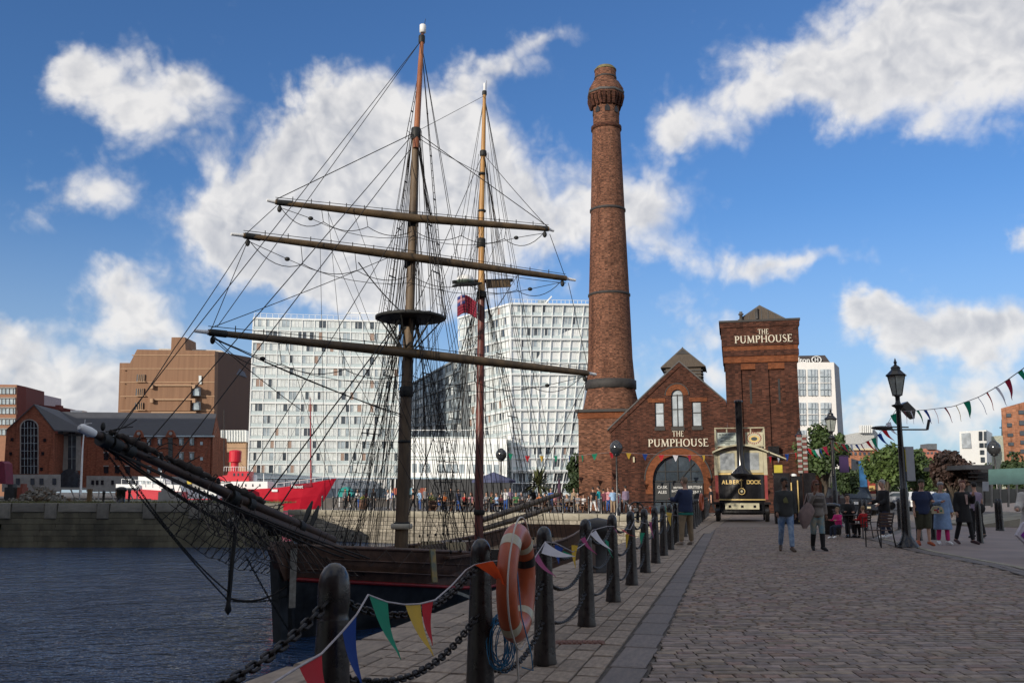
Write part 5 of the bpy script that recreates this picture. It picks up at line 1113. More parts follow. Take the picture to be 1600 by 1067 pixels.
# globe lamps
def globe(px, py, Y, hgt, lab):
    b = at(px, py, Y); r = thing('globe_lamp', (b.x, Y, 0), lab, 'lamp post', 'round headed lamp posts'); s = hgt / 4
    MB().lathe((b.x, Y, 0), [(.16 * s, 0), (.12 * s, .3), (.06 * s, .5), (.045 * s, hgt - .8 * s)], 12).build('post', M_black, r)
    MB().ell((b.x, Y, hgt - .42 * s), (.36 * s, .36 * s, .38 * s), 14, 8).build('globe', mat('smoked_globe', (.03, .032, .035), .15, 0, .2, 4, spec=.8), r)
    MB().lathe((b.x, Y, hgt - .1 * s), [(.2 * s, 0), (.12 * s, .08), (.02, .14)], 12).build('cap', M_black, r); MB().lathe((b.x, Y, hgt - .86 * s), [(.05 * s, 0), (.2 * s, .06 * s), (.2 * s, .1 * s), (.06 * s, .14 * s)], 12).build('collar', M_black, r)
globe(963, 700, 60, 4.75, 'black globe lamp post on the apron at the left corner of the pub'); globe(783, 700, 74, 4.9, 'black globe lamp post behind the drinkers under the white tower'); globe(1552, 690, 60, 4.75, 'black globe lamp post in front of the pale building on the right')
# ================================================================ people
M_skin = mat('skin', (.50, .29, .20), .6, 0, .08, 8); M_skin2 = mat('skin_tan', (.22, .115, .07), .6, 0, .08, 8)
M_eye = mat('eye_dark', (.02, .015, .012), .4); M_lip = mat('lips', (.28, .09, .08), .6)
def cl(name, c, **k): return mat('cloth_' + name, c, .85, 0, .16, 7, bump=.25, bs=24, **k)
HAIR = {k: mat('hair_' + k, c, .6, 0, .3, 14, bump=.4, bs=60) for k, c in dict(brown=(.05, .025, .014), dark=(.012, .01, .009), grey=(.32, .31, .30), fair=(.26, .17, .08), auburn=(.12, .035, .018), sand=(.2, .14, .09)).items()}
def dirv(fw, sd, down=-1): return V((math.sin(sd) * math.cos(fw), math.sin(fw), down * math.cos(fw) * math.cos(sd)))
def remesh(mb, name, mat_, vox, extra=None):
    me = mb.mesh(name + '_raw', mat_ if isinstance(mat_, (list, tuple)) else [mat_]); o = bpy.data.objects.new('tmp', me); COL.objects.link(o)
    m = o.modifiers.new('r', 'REMESH'); m.mode = 'VOXEL'; m.voxel_size = vox; m.use_smooth_shade = True
    s = o.modifiers.new('s', 'SMOOTH'); s.factor = .5; s.iterations = 3
    dg = bpy.context.evaluated_depsgraph_get(); dg.update(); ev = o.evaluated_get(dg); out = bpy.data.meshes.new_from_object(ev, depsgraph=dg)
    bpy.data.objects.remove(o); bpy.data.meshes.remove(me); out.name = name
    if extra:
        bm = bmesh.new(); bm.from_mesh(out); em = extra.mesh('x', [mat_]); bm.from_mesh(em); bm.to_mesh(out); bm.free()
        for p in out.polygons: p.use_smooth = True
    return out
def build_person(P, vox=.02, detail=True):
    """P: pose and dress; returns list of (name, mesh) in local space, forward +Y, feet on z=0"""
    g = P.get; st_ = g('stout', 1.); J_ = {}
    lean = g('lean', 0.); hip = V((0, 0, .93)); che = V((0, .42 * math.sin(lean), .93 + .42 * math.cos(lean))); nk = V((0, .60 * math.sin(lean), .93 + .57 * math.cos(lean)))
    L = []
    for s, k in ((-1, 'L'), (1, 'R')):
        fw, bend, sd = g('leg' + k, (0, 0, .03)); h_ = V((s * .095, 0, .92)); d1 = dirv(R(fw), s * sd); kn = h_ + d1 * .43; d2 = dirv(R(fw - bend), s * sd * .5); an = kn + d2 * .41
        fd = dirv(R(fw - bend) + R(90 - 0), 0); fd = V((s * .15, fd.y, fd.z)).normalized() if g('toeflat', True) is False else V((s * .2, 1, -.12 if abs(fw - bend) < 12 else math.sin(R(fw - bend)) * .8)).normalized()
        L.append((h_, kn, an, an + fd * .17 + V((0, 0, -.055)), fd))
    mz = min(min(l[2].z - .085, l[3].z - .02) for l in L)
    A = []
    for s, k in ((-1, 'L'), (1, 'R')):
        fw, sd, bend, inw = g('arm' + k, (0, .12, 12, 0)); sh_ = che + V((s * .168 * (1 + (st_ - 1) * .4), -.01, .062)); d1 = dirv(R(fw), s * sd); el_ = sh_ + d1 * .28
        d2 = dirv(R(fw + bend), s * sd * .6); d2 = (d2 + V((-s * inw, 0, 0))).normalized(); wr = el_ + d2 * .25
        A.append((sh_, el_, wr, d2, s))
    skin = P['skin']; top = MB(); w = g('w', 1.)
    torso = [(0, 0, .84, .13 * st_, .10 * st_), (0, 0, .93, .165 * st_, .118 * st_), (0, .1 * math.sin(lean), 1.05, .145 * st_ * w, .11 * st_), (0, che.y * .75, .93 + (che.z - .93) * .72, .165 * st_, .118 * st_), (0, che.y, che.z, .168, .118), (0, che.y, che.z + .075, .142, .088), (0, che.y, che.z + .11, .095, .07), (0, nk.y * .97, nk.z - .01, .060, .058)]
    b = MB(); b.loft(torso, 16)
    hd = nk + V((0, .02, .0)); b.tube([nk - V((0, 0, .05)), hd + V((0, 0, .08))], [.058, .055], 10)
    hx = g('headturn', 0.); hc = hd + V((0, .012, .165)); b.loft([(hc.x, hc.y + dy, hc.z + dz, rx, ry) for dz, rx, ry, dy in ((-.115, .035, .045, .02), (-.09, .055, .07, .012), (-.04, .068, .086, .005), (.02, .074, .094, 0), (.07, .068, .088, -.004), (.1, .045, .06, -.006), (.115, .02, .03, -.006))], 14)
    for (h_, kn, an, toe, fd) in L: b.tube([h_ + V((0, 0, .03)), mix3(h_, kn, .5), kn, mix3(kn, an, .35), an], [.083 * st_, .072 * st_, .052, .052, .036], 10); b.tube([an - fd * .05 - V((0, 0, .03)), mix3(an, toe, .6), toe], [.034, .038, .024], 8)
    for (sh_, el_, wr, d2, s) in A: b.tube([sh_ - V((s * .02, 0, 0)), mix3(sh_, el_, .5), el_, mix3(el_, wr, .3), wr], [.052 * st_, .046, .037, .036, .025], 10)
    ex = MB()                                # hands, nose, ears, eyes
    for (sh_, el_, wr, d2, s) in A:
        lat = V((0, 1, 0)) if abs(d2.y) < .7 else V((1, 0, 0)); lat = (lat - d2 * lat.dot(d2)).normalized(); nm = d2.cross(lat) * s
        ex.tube([wr - d2 * .02, wr + d2 * .035, wr + d2 * .085], [.024, .033, .030], 8)
        for q in range(4):
            o_ = lat * (.028 - q * .018); ln_ = (.062, .07, .066, .052)[q]; c0 = wr + d2 * .08 + o_
            ex.tube([c0, c0 + d2 * ln_ * .55 - nm * .008, c0 + d2 * ln_ * .95 - nm * .028], [.0085, .0078, .006], 5)
        t0 = wr + d2 * .03 + lat * .028; ex.tube([t0, t0 + lat * .022 + d2 * .03, t0 + lat * .026 + d2 * .06 - nm * .01], [.011, .010, .007], 5)
    Rz = Matrix.Translation(hc) @ Matrix.Rotation(hx, 4, 'Z') @ Matrix.Translation(-hc)
    ex.ell(hc + Matrix.Rotation(hx, 3, 'Z') @ V((0, .097, -.012)), (.012, .02, .022), 8, 5)
    for s in (-1, 1): ex.ell(hc + Matrix.Rotation(hx, 3, 'Z') @ V((s * .076, .0, -.005)), (.01, .018, .03), 8, 5)
    fe = MB(); f3 = Matrix.Rotation(hx, 3, 'Z')
    for s in (-1, 1): fe.ell(hc + f3 @ V((s * .03, .086, .012)), (.014, .008, .008), 8, 5, 0)
    fe.ell(hc + f3 @ V((0, .086, -.055)), (.024, .009, .008), 8, 5, 1)
    out = [('body', remesh(b, 'body', skin, vox, ex))]
    if detail: out.append(('face_features', fe.mesh('face_features', [M_eye, M_lip])))
    # hair
    if g('hair'):
        hb = MB(); c = hc + f3 @ V((0, -.016, .022)); hb.loft([(c.x, c.y, c.z + dz, rx, ry) for dz, rx, ry in ((-.06, .062, .072), (-.02, .08, .095), (.04, .083, .1), (.085, .068, .088), (.112, .03, .05))], 12)
        if g('long'):
            n_ = g('long'); b0 = hc + f3 @ V((0, -.06, -.03)); hb.loft([(b0.x, b0.y - .015, b0.z - n_, .075, .04), (b0.x, b0.y - .01, b0.z - n_ * .5, .095, .06), (b0.x, b0.y, b0.z + .06, .085, .06)], 12)
        cut = hb.mesh('hair', [g('hair')]); bm = bmesh.new(); bm.from_mesh(cut)
        inv = f3.inverted()
        for v_ in bm.verts:
            q = inv @ (v_.co - hc)
            if q.y > .045 and q.z < .06: v_.co = hc + f3 @ V((q.x * .9, .03 + (q.y - .045) * .1, max(q.z, .0)))
        bm.to_mesh(cut); bm.free(); out.append(('hair', cut))
    if g('cap'):
        c = hc + f3 @ V((0, 0, .05)); cb = MB().loft([(c.x, c.y, c.z, .082, .1), (c.x, c.y, c.z + .03, .082, .1), (c.x, c.y - .005, c.z + .06, .066, .084), (c.x, c.y - .01, c.z + .075, .03, .04)], 14)
        cb.ell(hc + f3 @ V((0, .115, .055)), (.06, .06, .009), 10, 4); out.append(('cap', cb.mesh('cap', [g('cap')])))
    # clothes
    def cloth(name, mb, m): out.append((name, remesh(mb, name, m, vox)))
    tm = MB(); add = g('bulk', .014); lo = g('toplen', .86)
    tor = [(cx, cy, z, rx + add, ry + add) for cx, cy, z, rx, ry in torso[1:-1]] + [(0, nk.y * .97, nk.z - .035, .075 + add * .5, .07 + add * .5)]
    if lo < .93: tor = [(0, 0, lo, torso[1][3] + add + g('flare', .0), torso[1][4] + add + g('flare', .0))] + tor
    tm.loft(tor, 18)
    sl_ = g('sleeve', 1.)
    for (sh_, el_, wr, d2, s) in A:
        r0, r1, r2 = .046 * st_ + add * .8, .038 + add, .03 + add; base = sh_ - V((s * .05, 0, -.0))
        if sl_ >= .99: tm.tube([base, sh_, mix3(sh_, el_, .5), el_, mix3(el_, wr, .5), mix3(el_, wr, .97)], [r0 * .9, r0 * 1.08, (r0 + r1) / 2, r1, (r1 + r2) / 2, r2], 10)
        elif sl_ > 0: tm.tube([base, sh_, mix3(sh_, el_, sl_)], [r0 * .9, r0 * 1.08, r0], 10)
    if g('hood'): tm.ell((0, nk.y - .06, nk.z - .02), (.10, .07, .06))
    cloth(g('topname', 'shirt'), tm, P['top'])
    if g('skirt'):
        sk = MB().loft([(0, 0, g('skirt'), .17 + g('skirtflare', .06), .15 + g('skirtflare', .06)), (0, 0, .75, .195 * st_, .15 * st_), (0, 0, .97, .165 * st_, .125 * st_)], 16); cloth('skirt', sk, P['skirtm'])
    if P.get('legs'):
        lm = MB(); pl = g('leglen', 1.); lw = g('legw', .014)
        lm.loft([(0, 0, .86, .15 * st_, .11 * st_), (0, 0, .95, .168 * st_, .122 * st_), (0, 0, 1.0, .155 * st_, .118 * st_)], 14)
        for (h_, kn, an, toe, fd) in L:
            if pl >= .99: lm.tube([h_ + V((0, 0, .02)), mix3(h_, kn, .5), kn, mix3(kn, an, .5), mix3(kn, an, .95)], [.086 * st_ + lw, .076 * st_ + lw, .056 + lw, .052 + lw, .045 + lw], 10)
            else: lm.tube([h_ + V((0, 0, .02)), mix3(h_, kn, .5), mix3(h_, kn, min(1, pl * 2)), mix3(kn, an, max(0., pl * 2 - 1))], [.09 * st_ + lw, .082 * st_ + lw, .075 + lw, .072 + lw], 10)
        cloth(g('legname', 'trousers'), lm, P['legs'])
    sm_ = MB()
    for (h_, kn, an, toe, fd) in L:
        if g('boots'): sm_.tube([mix3(kn, an, .12), mix3(kn, an, .5), an], [.068, .064, .05], 10)
        sm_.tube([an - fd * .065 - V((0, 0, .035)), an + fd * .03 - V((0, 0, .03)), mix3(an, toe, .7), toe + fd * .03], [.04, .048, .045, .03], 10)
    out.append(('boots' if g('boots') else 'shoes', sm_.mesh('shoes', [g('shoes', M_black)])))
    for n_, me in out: me.transform(Matrix.Translation((0, 0, -mz)))
    A = [tuple(x + V((0, 0, -mz)) if i < 3 else x for i, x in enumerate(a)) for a in A]
    return out, A, hc + V((0, 0, -mz)), f3
def person(loc, yaw, ht, label, P, group=None, vox=.02):
    parts, A, hc, f3 = build_person(P, vox); r = thing('person', (loc[0], loc[1], loc[2] if len(loc) > 2 else 0), label, 'person', group, yaw)
    for n_, me in parts: o = link(n_, me); o.parent = r
    r.scale = (ht / 1.74,) * 3; return r, A, hc, f3
def child(r, name, mb, m): o = mb.build(name, m); o.parent = r; return o
def spot(px, Y): return (at(px, 820, Y).x, Y, 0)
navy = cl('navy', (.016, .028, .075)); char = cl('charcoal', (.034, .037, .036)); jean = cl('washed_jeans', (.07, .14, .28), col2=(.30, .40, .52)); blk = cl('black', (.010, .010, .011)); khaki = cl('khaki', (.24, .18, .11)); olive = cl('olive', (.045, .045, .025))
djean = cl('dark_jeans', (.015, .022, .045))
pi = math.pi
r, A, hc, f3 = person(spot(1228, 23.6), pi - .12, 1.77, 'bearded man in dark grey hoodie, cap and washed blue jeans walking toward the camera', dict(skin=M_skin2, top=char, topname='hoodie', hood=True, bulk=.03, toplen=.84, legs=jean, shoes=mat('tan_shoe', (.08, .05, .03), .6), hair=HAIR['dark'], cap=mat('grey_cap', (.02, .022, .02), .8), headturn=.65, legL=(12, 8, .02), legR=(-8, 22, .02), armL=(-12, .22, 18, .1), armR=(8, .2, 22, .1)))
child(r, 'chest_print', MB().prism([(-.0 + x, .153, 1.17 + z) for x, z in ((-.06, 0), (.05, 0), (.07, .08), (.0, .15), (-.03, .1))], (0, .012, 0)), mat('print_olive', (.13, .13, .05), .8))
child(r, 'beard', MB().ell(hc + f3 @ V((0, .055, -.075)), (.052, .045, .045)), HAIR['dark'])
tan = cl('stripe_grey', (.20, .18, .16)); cream = cl('faded_jeans', (.30, .28, .2), col2=(.12, .25, .32))
r, A, hc, f3 = person(spot(1277, 23.9), pi, 1.70, 'long haired woman in sunglasses, striped grey jumper and knee boots, hand at her face', dict(skin=M_skin2, w=.9, top=tan, topname='jumper', bulk=.022, toplen=.86, legs=cream, legname='jeans', leglen=.6, legw=.004, boots=True, shoes=blk, hair=HAIR['auburn'], long=.22, headturn=.15, legL=(8, 5, .0), legR=(-6, 12, -.01), armR=(38, .15, 118, .22), armL=(-6, .2, 14, .05)))
child(r, 'sunglasses', MB().box(hc + f3 @ V((0, .094, .014)), (.12, .02, .036)), M_black)
for z, h_ in ((1.42, .05), (1.27, .1), (1.13, .06)): child(r, 'stripe', MB().loft([(0, 0, z - h_ / 2, .207 if z > 1.2 else .178, .149), (0, 0, z + h_ / 2, .207 if z > 1.2 else .178, .149)], 18), cl('stripe_brown', (.07, .06, .052)) if z != 1.42 else cl('stripe_pale', (.26, .25, .25)))
tote = thing('shoulder_bag', tuple(V(spot(1260, 23.8)) + V((0, 0, .8))), 'pinkish grey slouchy shoulder bag carried by the woman in sunglasses', 'bag')
bx0 = V(spot(1262, 23.75)); MB().loft([(bx0.x - .08, bx0.y, .55, .05, .03), (bx0.x - .06, bx0.y, .7, .13, .06), (bx0.x - .05, bx0.y, .84, .19, .08), (bx0.x + .0, bx0.y, .98, .20, .08), (bx0.x + .03, bx0.y, 1.1, .13, .06), (bx0.x + .05, bx0.y, 1.2, .05, .04)], 12).build('pouch', cl('mauve', (.22, .16, .15)), tote)
MB().tube([bx0 + V((-.08, 0, 1.12)), bx0 + V((.02, .02, 1.42)), bx0 + V((.06, .05, 1.4)), bx0 + V((.08, 0, 1.12))], .014, 6).build('strap', cl('mauve', (.22, .16, .15)), tote)
r, A, hc, f3 = person(spot(1072, 26.4), .55, 1.80, 'sandy haired man seen from behind in navy jacket and khaki trousers by the bollards', dict(skin=M_skin, stout=1.12, top=navy, topname='jacket', bulk=.038, toplen=.86, legs=khaki, legw=.022, shoes=mat('pale_shoe', (.3, .25, .2), .7), hair=HAIR['sand'], headturn=.4, legL=(0, 0, .13), legR=(0, 0, .13), armL=(35, .15, 60, .2), armR=(30, .15, 65, .2)))
child(r, 'teal_hem', MB().loft([(0, 0, .80, .225, .175), (0, 0, .865, .22, .17)], 18), cl('teal', (.01, .14, .11)))
r, A, hc, f3 = person(spot(1443, 26.3), pi, 1.74, 'stout man in dark cap, navy polo shirt and olive shorts walking arm in arm', dict(skin=M_skin, stout=1.22, top=navy, sleeve=.75, bulk=.022, toplen=.84, legs=olive, legname='shorts', leglen=.56, legw=.03, shoes=mat('orange_trainer', (.35, .07, .02), .6), hair=HAIR['dark'], cap=olive, legL=(10, 6, .0), legR=(-5, 16, .0), armL=(22, .3, 75, .35), armR=(0, .18, 16, 0)))
child(r, 'beard', MB().ell(hc + f3 @ V((0, .05, -.085)), (.052, .045, .038)), HAIR['sand'])
pale = cl('pale_blue', (.19, .29, .46)); pink = cl('hot_pink', (.55, .02, .16))
r, A, hc, f3 = person(spot(1473, 26.7), pi, 1.68, 'elderly grey haired woman in a long pale blue coat and pink trousers', dict(skin=M_skin, stout=1.05, top=pale, topname='coat', bulk=.045, toplen=.42, flare=.05, legs=pink, shoes=M_white, hair=HAIR['grey'], legL=(6, 4, .0), legR=(-4, 10, .0), armL=(-6, .25, 14, .0), armR=(24, .2, 78, .3)))
child(r, 'head_band', MB().loft([(hc.x, hc.y, hc.z + .045, .086, .106), (hc.x, hc.y, hc.z + .085, .08, .1)], 14), cl('head_grey', (.16, .17, .19)))
hb = thing('handbag', tuple(V(spot(1466, 26.4)) + V((0, 0, .95))), 'small rounded cream handbag with flower print in front of the pale blue coat', 'bag')
c = V(spot(1467, 26.38)); MB().prism([c + V((x, 0, .86 + z)) for x, z in ((-.17, 0), (.17, 0), (.17, .1), (.12, .19), (0, .22), (-.12, .19), (-.17, .1))], (0, .08, 0)).build('pouch', cl('cream', (.42, .37, .24)), hb)
for x, z, k in ((-.08, .1, 'red'), (.02, .14, 'blue'), (.09, .08, 'green'), (0., .05, 'red'), (-.02, .1, 'magenta')): MB().ell(c + V((x, -.003, .86 + z)), (.03, .008, .025), 8, 4).build('flower', pm(k), hb)
r, A, hc, f3 = person(spot(1507, 27.0), pi + .25, 1.73, 'auburn haired woman in an open black coat turning her head toward her companions', dict(skin=M_skin, w=.95, top=blk, topname='coat', bulk=.04, toplen=.60, flare=.04, legs=blk, shoes=mat('plum_shoe', (.05, .02, .025), .6), hair=HAIR['auburn'], long=.08, headturn=-.9, legL=(12, 4, .06), legR=(-10, 10, .08), armL=(32, .25, 112, .3), armR=(-8, .18, 20, .0)))
child(r, 'blouse', MB().prism([(-.045, .15, 1.4), (.045, .15, 1.4), (.03, .168, 1.12), (-.02, .168, 1.12)], (0, .012, 0)), cl('blush', (.4, .28, .25)))
r, A, hc, f3 = person(spot(1527, 30.5), .1, 1.72, 'person in a lilac shirt with dark bag walking away behind the woman in black', dict(skin=M_skin, top=cl('lilac', (.28, .22, .30)), sleeve=.6, legs=blk, hair=HAIR['dark'], legL=(8, 4, .02), legR=(-8, 10, .02), armL=(5, .2, 60, .1), armR=(0, .15, 15, 0)))
child(r, 'waist_bag', MB().ell((.05, -.17, .95), (.17, .09, .16)), blk)
r, A, hc, f3 = person(spot(1383, 30.3), pi / 2 + .2, 1.80, 'grey haired man in dark zipped jacket standing side-on behind the empty chair', dict(skin=M_skin, stout=1.08, top=blk, topname='jacket', bulk=.035, toplen=.82, legs=djean, shoes=M_white, hair=HAIR['grey'], legL=(14, 4, .02), legR=(-14, 8, .02), armL=(15, .12, 50, .1), armR=(18, .12, 55, .1)))
r, A, hc, f3 = person((at(1613, 820, 21).x, 21, 0), pi - .4, 1.7, 'person in a long white garment half cut by the right edge of the picture', dict(skin=M_skin, top=cl('off_white', (.5, .48, .44)), bulk=.05, toplen=.4, flare=.12, legs=khaki, hair=HAIR['brown'], long=.12, armR=(30, .3, 40, -.2), armL=(10, .2, 20, 0)))
cb = thing('carrier_bag', tuple(at(1596, 830, 20.6)), 'white carrier bag with purple pattern hanging at the right edge of the picture', 'bag')
c = at(1600, 832, 20.6); MB().prism([c + V((x, 0, z)) for x, z in ((-.16, -.05), (.1, -.32), (.33, -.1), (.1, .25), (.0, .2))], (0, .1, 0)).build('bag', cl('bag_white', (.5, .47, .52)), cb)
MB().prism([c + V((x, -.012, z)) for x, z in ((-.08, -.05), (.08, -.22), (.22, -.08), (.1, .12))], (0, .012, 0)).build('print', cl('purple', (.22, .03, .3)), cb)
# cafe chairs, table, seated family
M_slat = mat('chair_slats', (.075, .04, .028), .6, 0, .25, 8); M_cfr = mat('chair_frame', (.02, .017, .016), .4, .2, .2, 8)
def chair_proto():
    r = thing('cafe_chair', (0, 0, 0), 'tmp', 'chair', 'slatted metal cafe chairs on the setts')
    for sx in (-1, 1):
        MB().tube([(sx * .25, .22, 0), (sx * .25, .2, .66)], .017, 8).build('front_leg', M_cfr, r)
        MB().tube([(sx * .25, -.34, 0), (sx * .25, -.24, .44), (sx * .24, -.25, .6), (sx * .24, -.36, .92)], .017, 8).build('rear_leg', M_cfr, r)
        MB().beam((sx * .25, .22, .66), (sx * .25, -.28, .66), .04, .02).build('armrest', M_cfr, r)
    for i in range(6): MB().box((0, .17 - i * .075, .45), (.48, .06, .018)).build('seat_slat', M_slat, r)
    for i in range(5): MB().beam((-.24, -.255 - i * .026, .56 + i * .078), (.24, -.255 - i * .026, .56 + i * .078), .018, .062).build('back_slat', M_slat, r)
    return r
cpz = chair_proto(); c = spot(1372, 25.4)
copy(cpz, spot(1343, 30.4), 2.2, 'brown slatted chair the red clad child sits on'); copy(cpz, spot(1322, 31.4), -2.3, 'brown slatted chair of the adult dressed in black'); place(cpz, c, R(118)); cpz['label'] = 'empty brown slatted metal chair left of the nearest street lamp'
tb_ = thing('cafe_table', spot(1333, 30.8), 'small round metal cafe table the family sits around', 'table'); c = V(spot(1333, 30.8))
MB().lathe(c + V((0, 0, .7)), [(.33, 0), (.34, .01), (.34, .025), (.33, .03)], 20).build('top', M_cfr, tb_); MB().lathe(c, [(.22, 0), (.22, .02), (.03, .05), (.03, .7)], 12).build('pedestal', M_cfr, tb_)
seat = dict(legL=(88, 85, .05), legR=(84, 80, .05), skin=M_skin)
person(spot(1310, 30.2), 2.2, 1.2, 'small fair haired child in a hot pink top and jeans sitting by the table', dict(seat, top=pink, legs=djean, shoes=M_white, hair=HAIR['fair'], armL=(35, .1, 60, .1), armR=(35, .1, 60, .1)), vox=.025)
person(spot(1326, 31.2), 2.9, 1.72, 'dark haired adult in black clothes seated beside the pink clad child', dict(seat, top=blk, bulk=.03, legs=blk, hair=HAIR['dark'], armL=(40, .1, 50, .2), armR=(40, .1, 50, .2)), vox=.025)
person(spot(1350, 30.3), .35, 1.25, 'small fair haired child in a red top seated with back to the camera', dict(seat, top=cl('red', (.4, .012, .015)), legs=blk, hair=HAIR['fair'], armL=(30, .15, 60, .1), armR=(30, .15, 60, .1)), vox=.025)
bz = thing('litter_bin', spot(1303, 33), 'dark cylindrical bin by the left side of the seated family', 'bin'); c = V(spot(1300, 33)); MB().lathe(c, [(.28, 0), (.3, .05), (.3, .95), (.32, .97), (.32, 1.02), (.1, 1.08)], 20).build('body', M_black, bz)
# dock winch by the pub apron
w0 = V((at(1035, 800, 46).x - 1.2, 46, 0)); wn = thing('dock_winch', tuple(w0), 'black cast iron dock winch with spoked wheel and flat cover behind the chained bollards', 'winch')
MB().box(w0 + V((1.4, 0, .98)), (3.2, .9, .06), -.15).build('flat_cover', M_gloss, wn)
for u in (.0, 1.2, 2.7): MB().box(w0 + V((u, 0, .48)), (.12, .8, .95), -.15).build('leg', M_black, wn)
for k in range(2):
    cc = w0 + V((-.15 + k * 1.9, -.5, .62)); vs, fs = torus(cc, V((1, 0, 0)), UP, .36, .04, 0, 2 * pi, 24, 8); wl_ = MB().add(vs, fs, 0, True).build('wheel', M_black, wn)
    for a in range(6): MB().beam(cc, cc + V((math.cos(a * 1.05) * .35, 0, math.sin(a * 1.05) * .35)), .04).build('spoke', M_black, wl_)
    MB().tube([cc - V((0, .08, 0)), cc + V((0, .2, 0))], .1, 12).build('hub', mat('bright_hub', (.4, .4, .38), .3, .6), wl_)
lb2 = thing('small_lifebuoy', (at(1097, 783, 40).x, 40, .5), 'small distant orange lifebuoy hung beside the man in the navy jacket', 'lifebuoy')
vs, fs = torus(at(1096, 784, 40), V((.35, .93, 0)), UP, .31, .07, 0, 2 * pi, 24, 10); MB().add(vs, fs, 0, True).build('ring', M_orangeb, lb2)
# ================================================================ the crowd on the far quay
POSES = [dict(), dict(armL=(25, .2, 95, .3), legL=(0, 0, .06)), dict(legL=(16, 4, .02), legR=(-14, 12, .02), armL=(-15, .1, 15, 0), armR=(20, .1, 20, 0)), dict(armR=(60, .2, 90, .1), armL=(20, .3, 100, .4)), dict(legL=(88, 85, .08), legR=(84, 80, .08), armL=(35, .15, 60, .2), armR=(30, .1, 80, .2)), dict(w=.88, long=.15, armL=(20, .2, 90, .3)), dict(w=.9, long=.18, legL=(86, 82, .05), legR=(86, 80, .05), armR=(50, .1, 70, .1))]
base = []
for p in POSES:
    q = dict(skin=M_skin, top=navy, legs=djean, hair=HAIR['brown'], sleeve=random.choice((1., .7))); q.update(p); base.append(build_person(q, .035, False)[0])
COLS = {'white': (.62, .62, .62), 'pale blue': (.30, .45, .65), 'turquoise': (.02, .38, .42), 'navy': (.015, .025, .06), 'black': (.012, .012, .014), 'red': (.40, .02, .02), 'maroon': (.14, .03, .05), 'grey': (.2, .2, .21), 'pink': (.55, .25, .28), 'green': (.05, .16, .06), 'mauve': (.20, .15, .22), 'tan': (.3, .22, .14), 'blue': (.03, .09, .30), 'orange': (.5, .14, .03)}
cm = {k: mat('crowd_' + k.replace(' ', '_'), v, .85, 0, .15, 6) for k, v in COLS.items()}
def crowd(px, Y, col, pose, yaw, where, legs='black', hair='brown', ht=1.72):
    verb = 'seated' if pose in (4, 6) else 'standing'; p = at(px, 800, Y)
    r = thing('person', (p.x, Y, 0), ' '.join(('%s person in %s top %s' % (verb, col, where)).split()[:16]), 'person', 'people gathered on the far quay outside the pub', yaw); r.scale = (ht / 1.74,) * 3
    for n_, me in base[pose]:
        o = link(n_, me); o.parent = r; m_ = {'shirt': cm[col], 'trousers': cm[legs], 'hair': HAIR[hair]}.get(n_)
        if m_: o.material_slots[0].link = 'OBJECT'; o.material_slots[0].material = m_
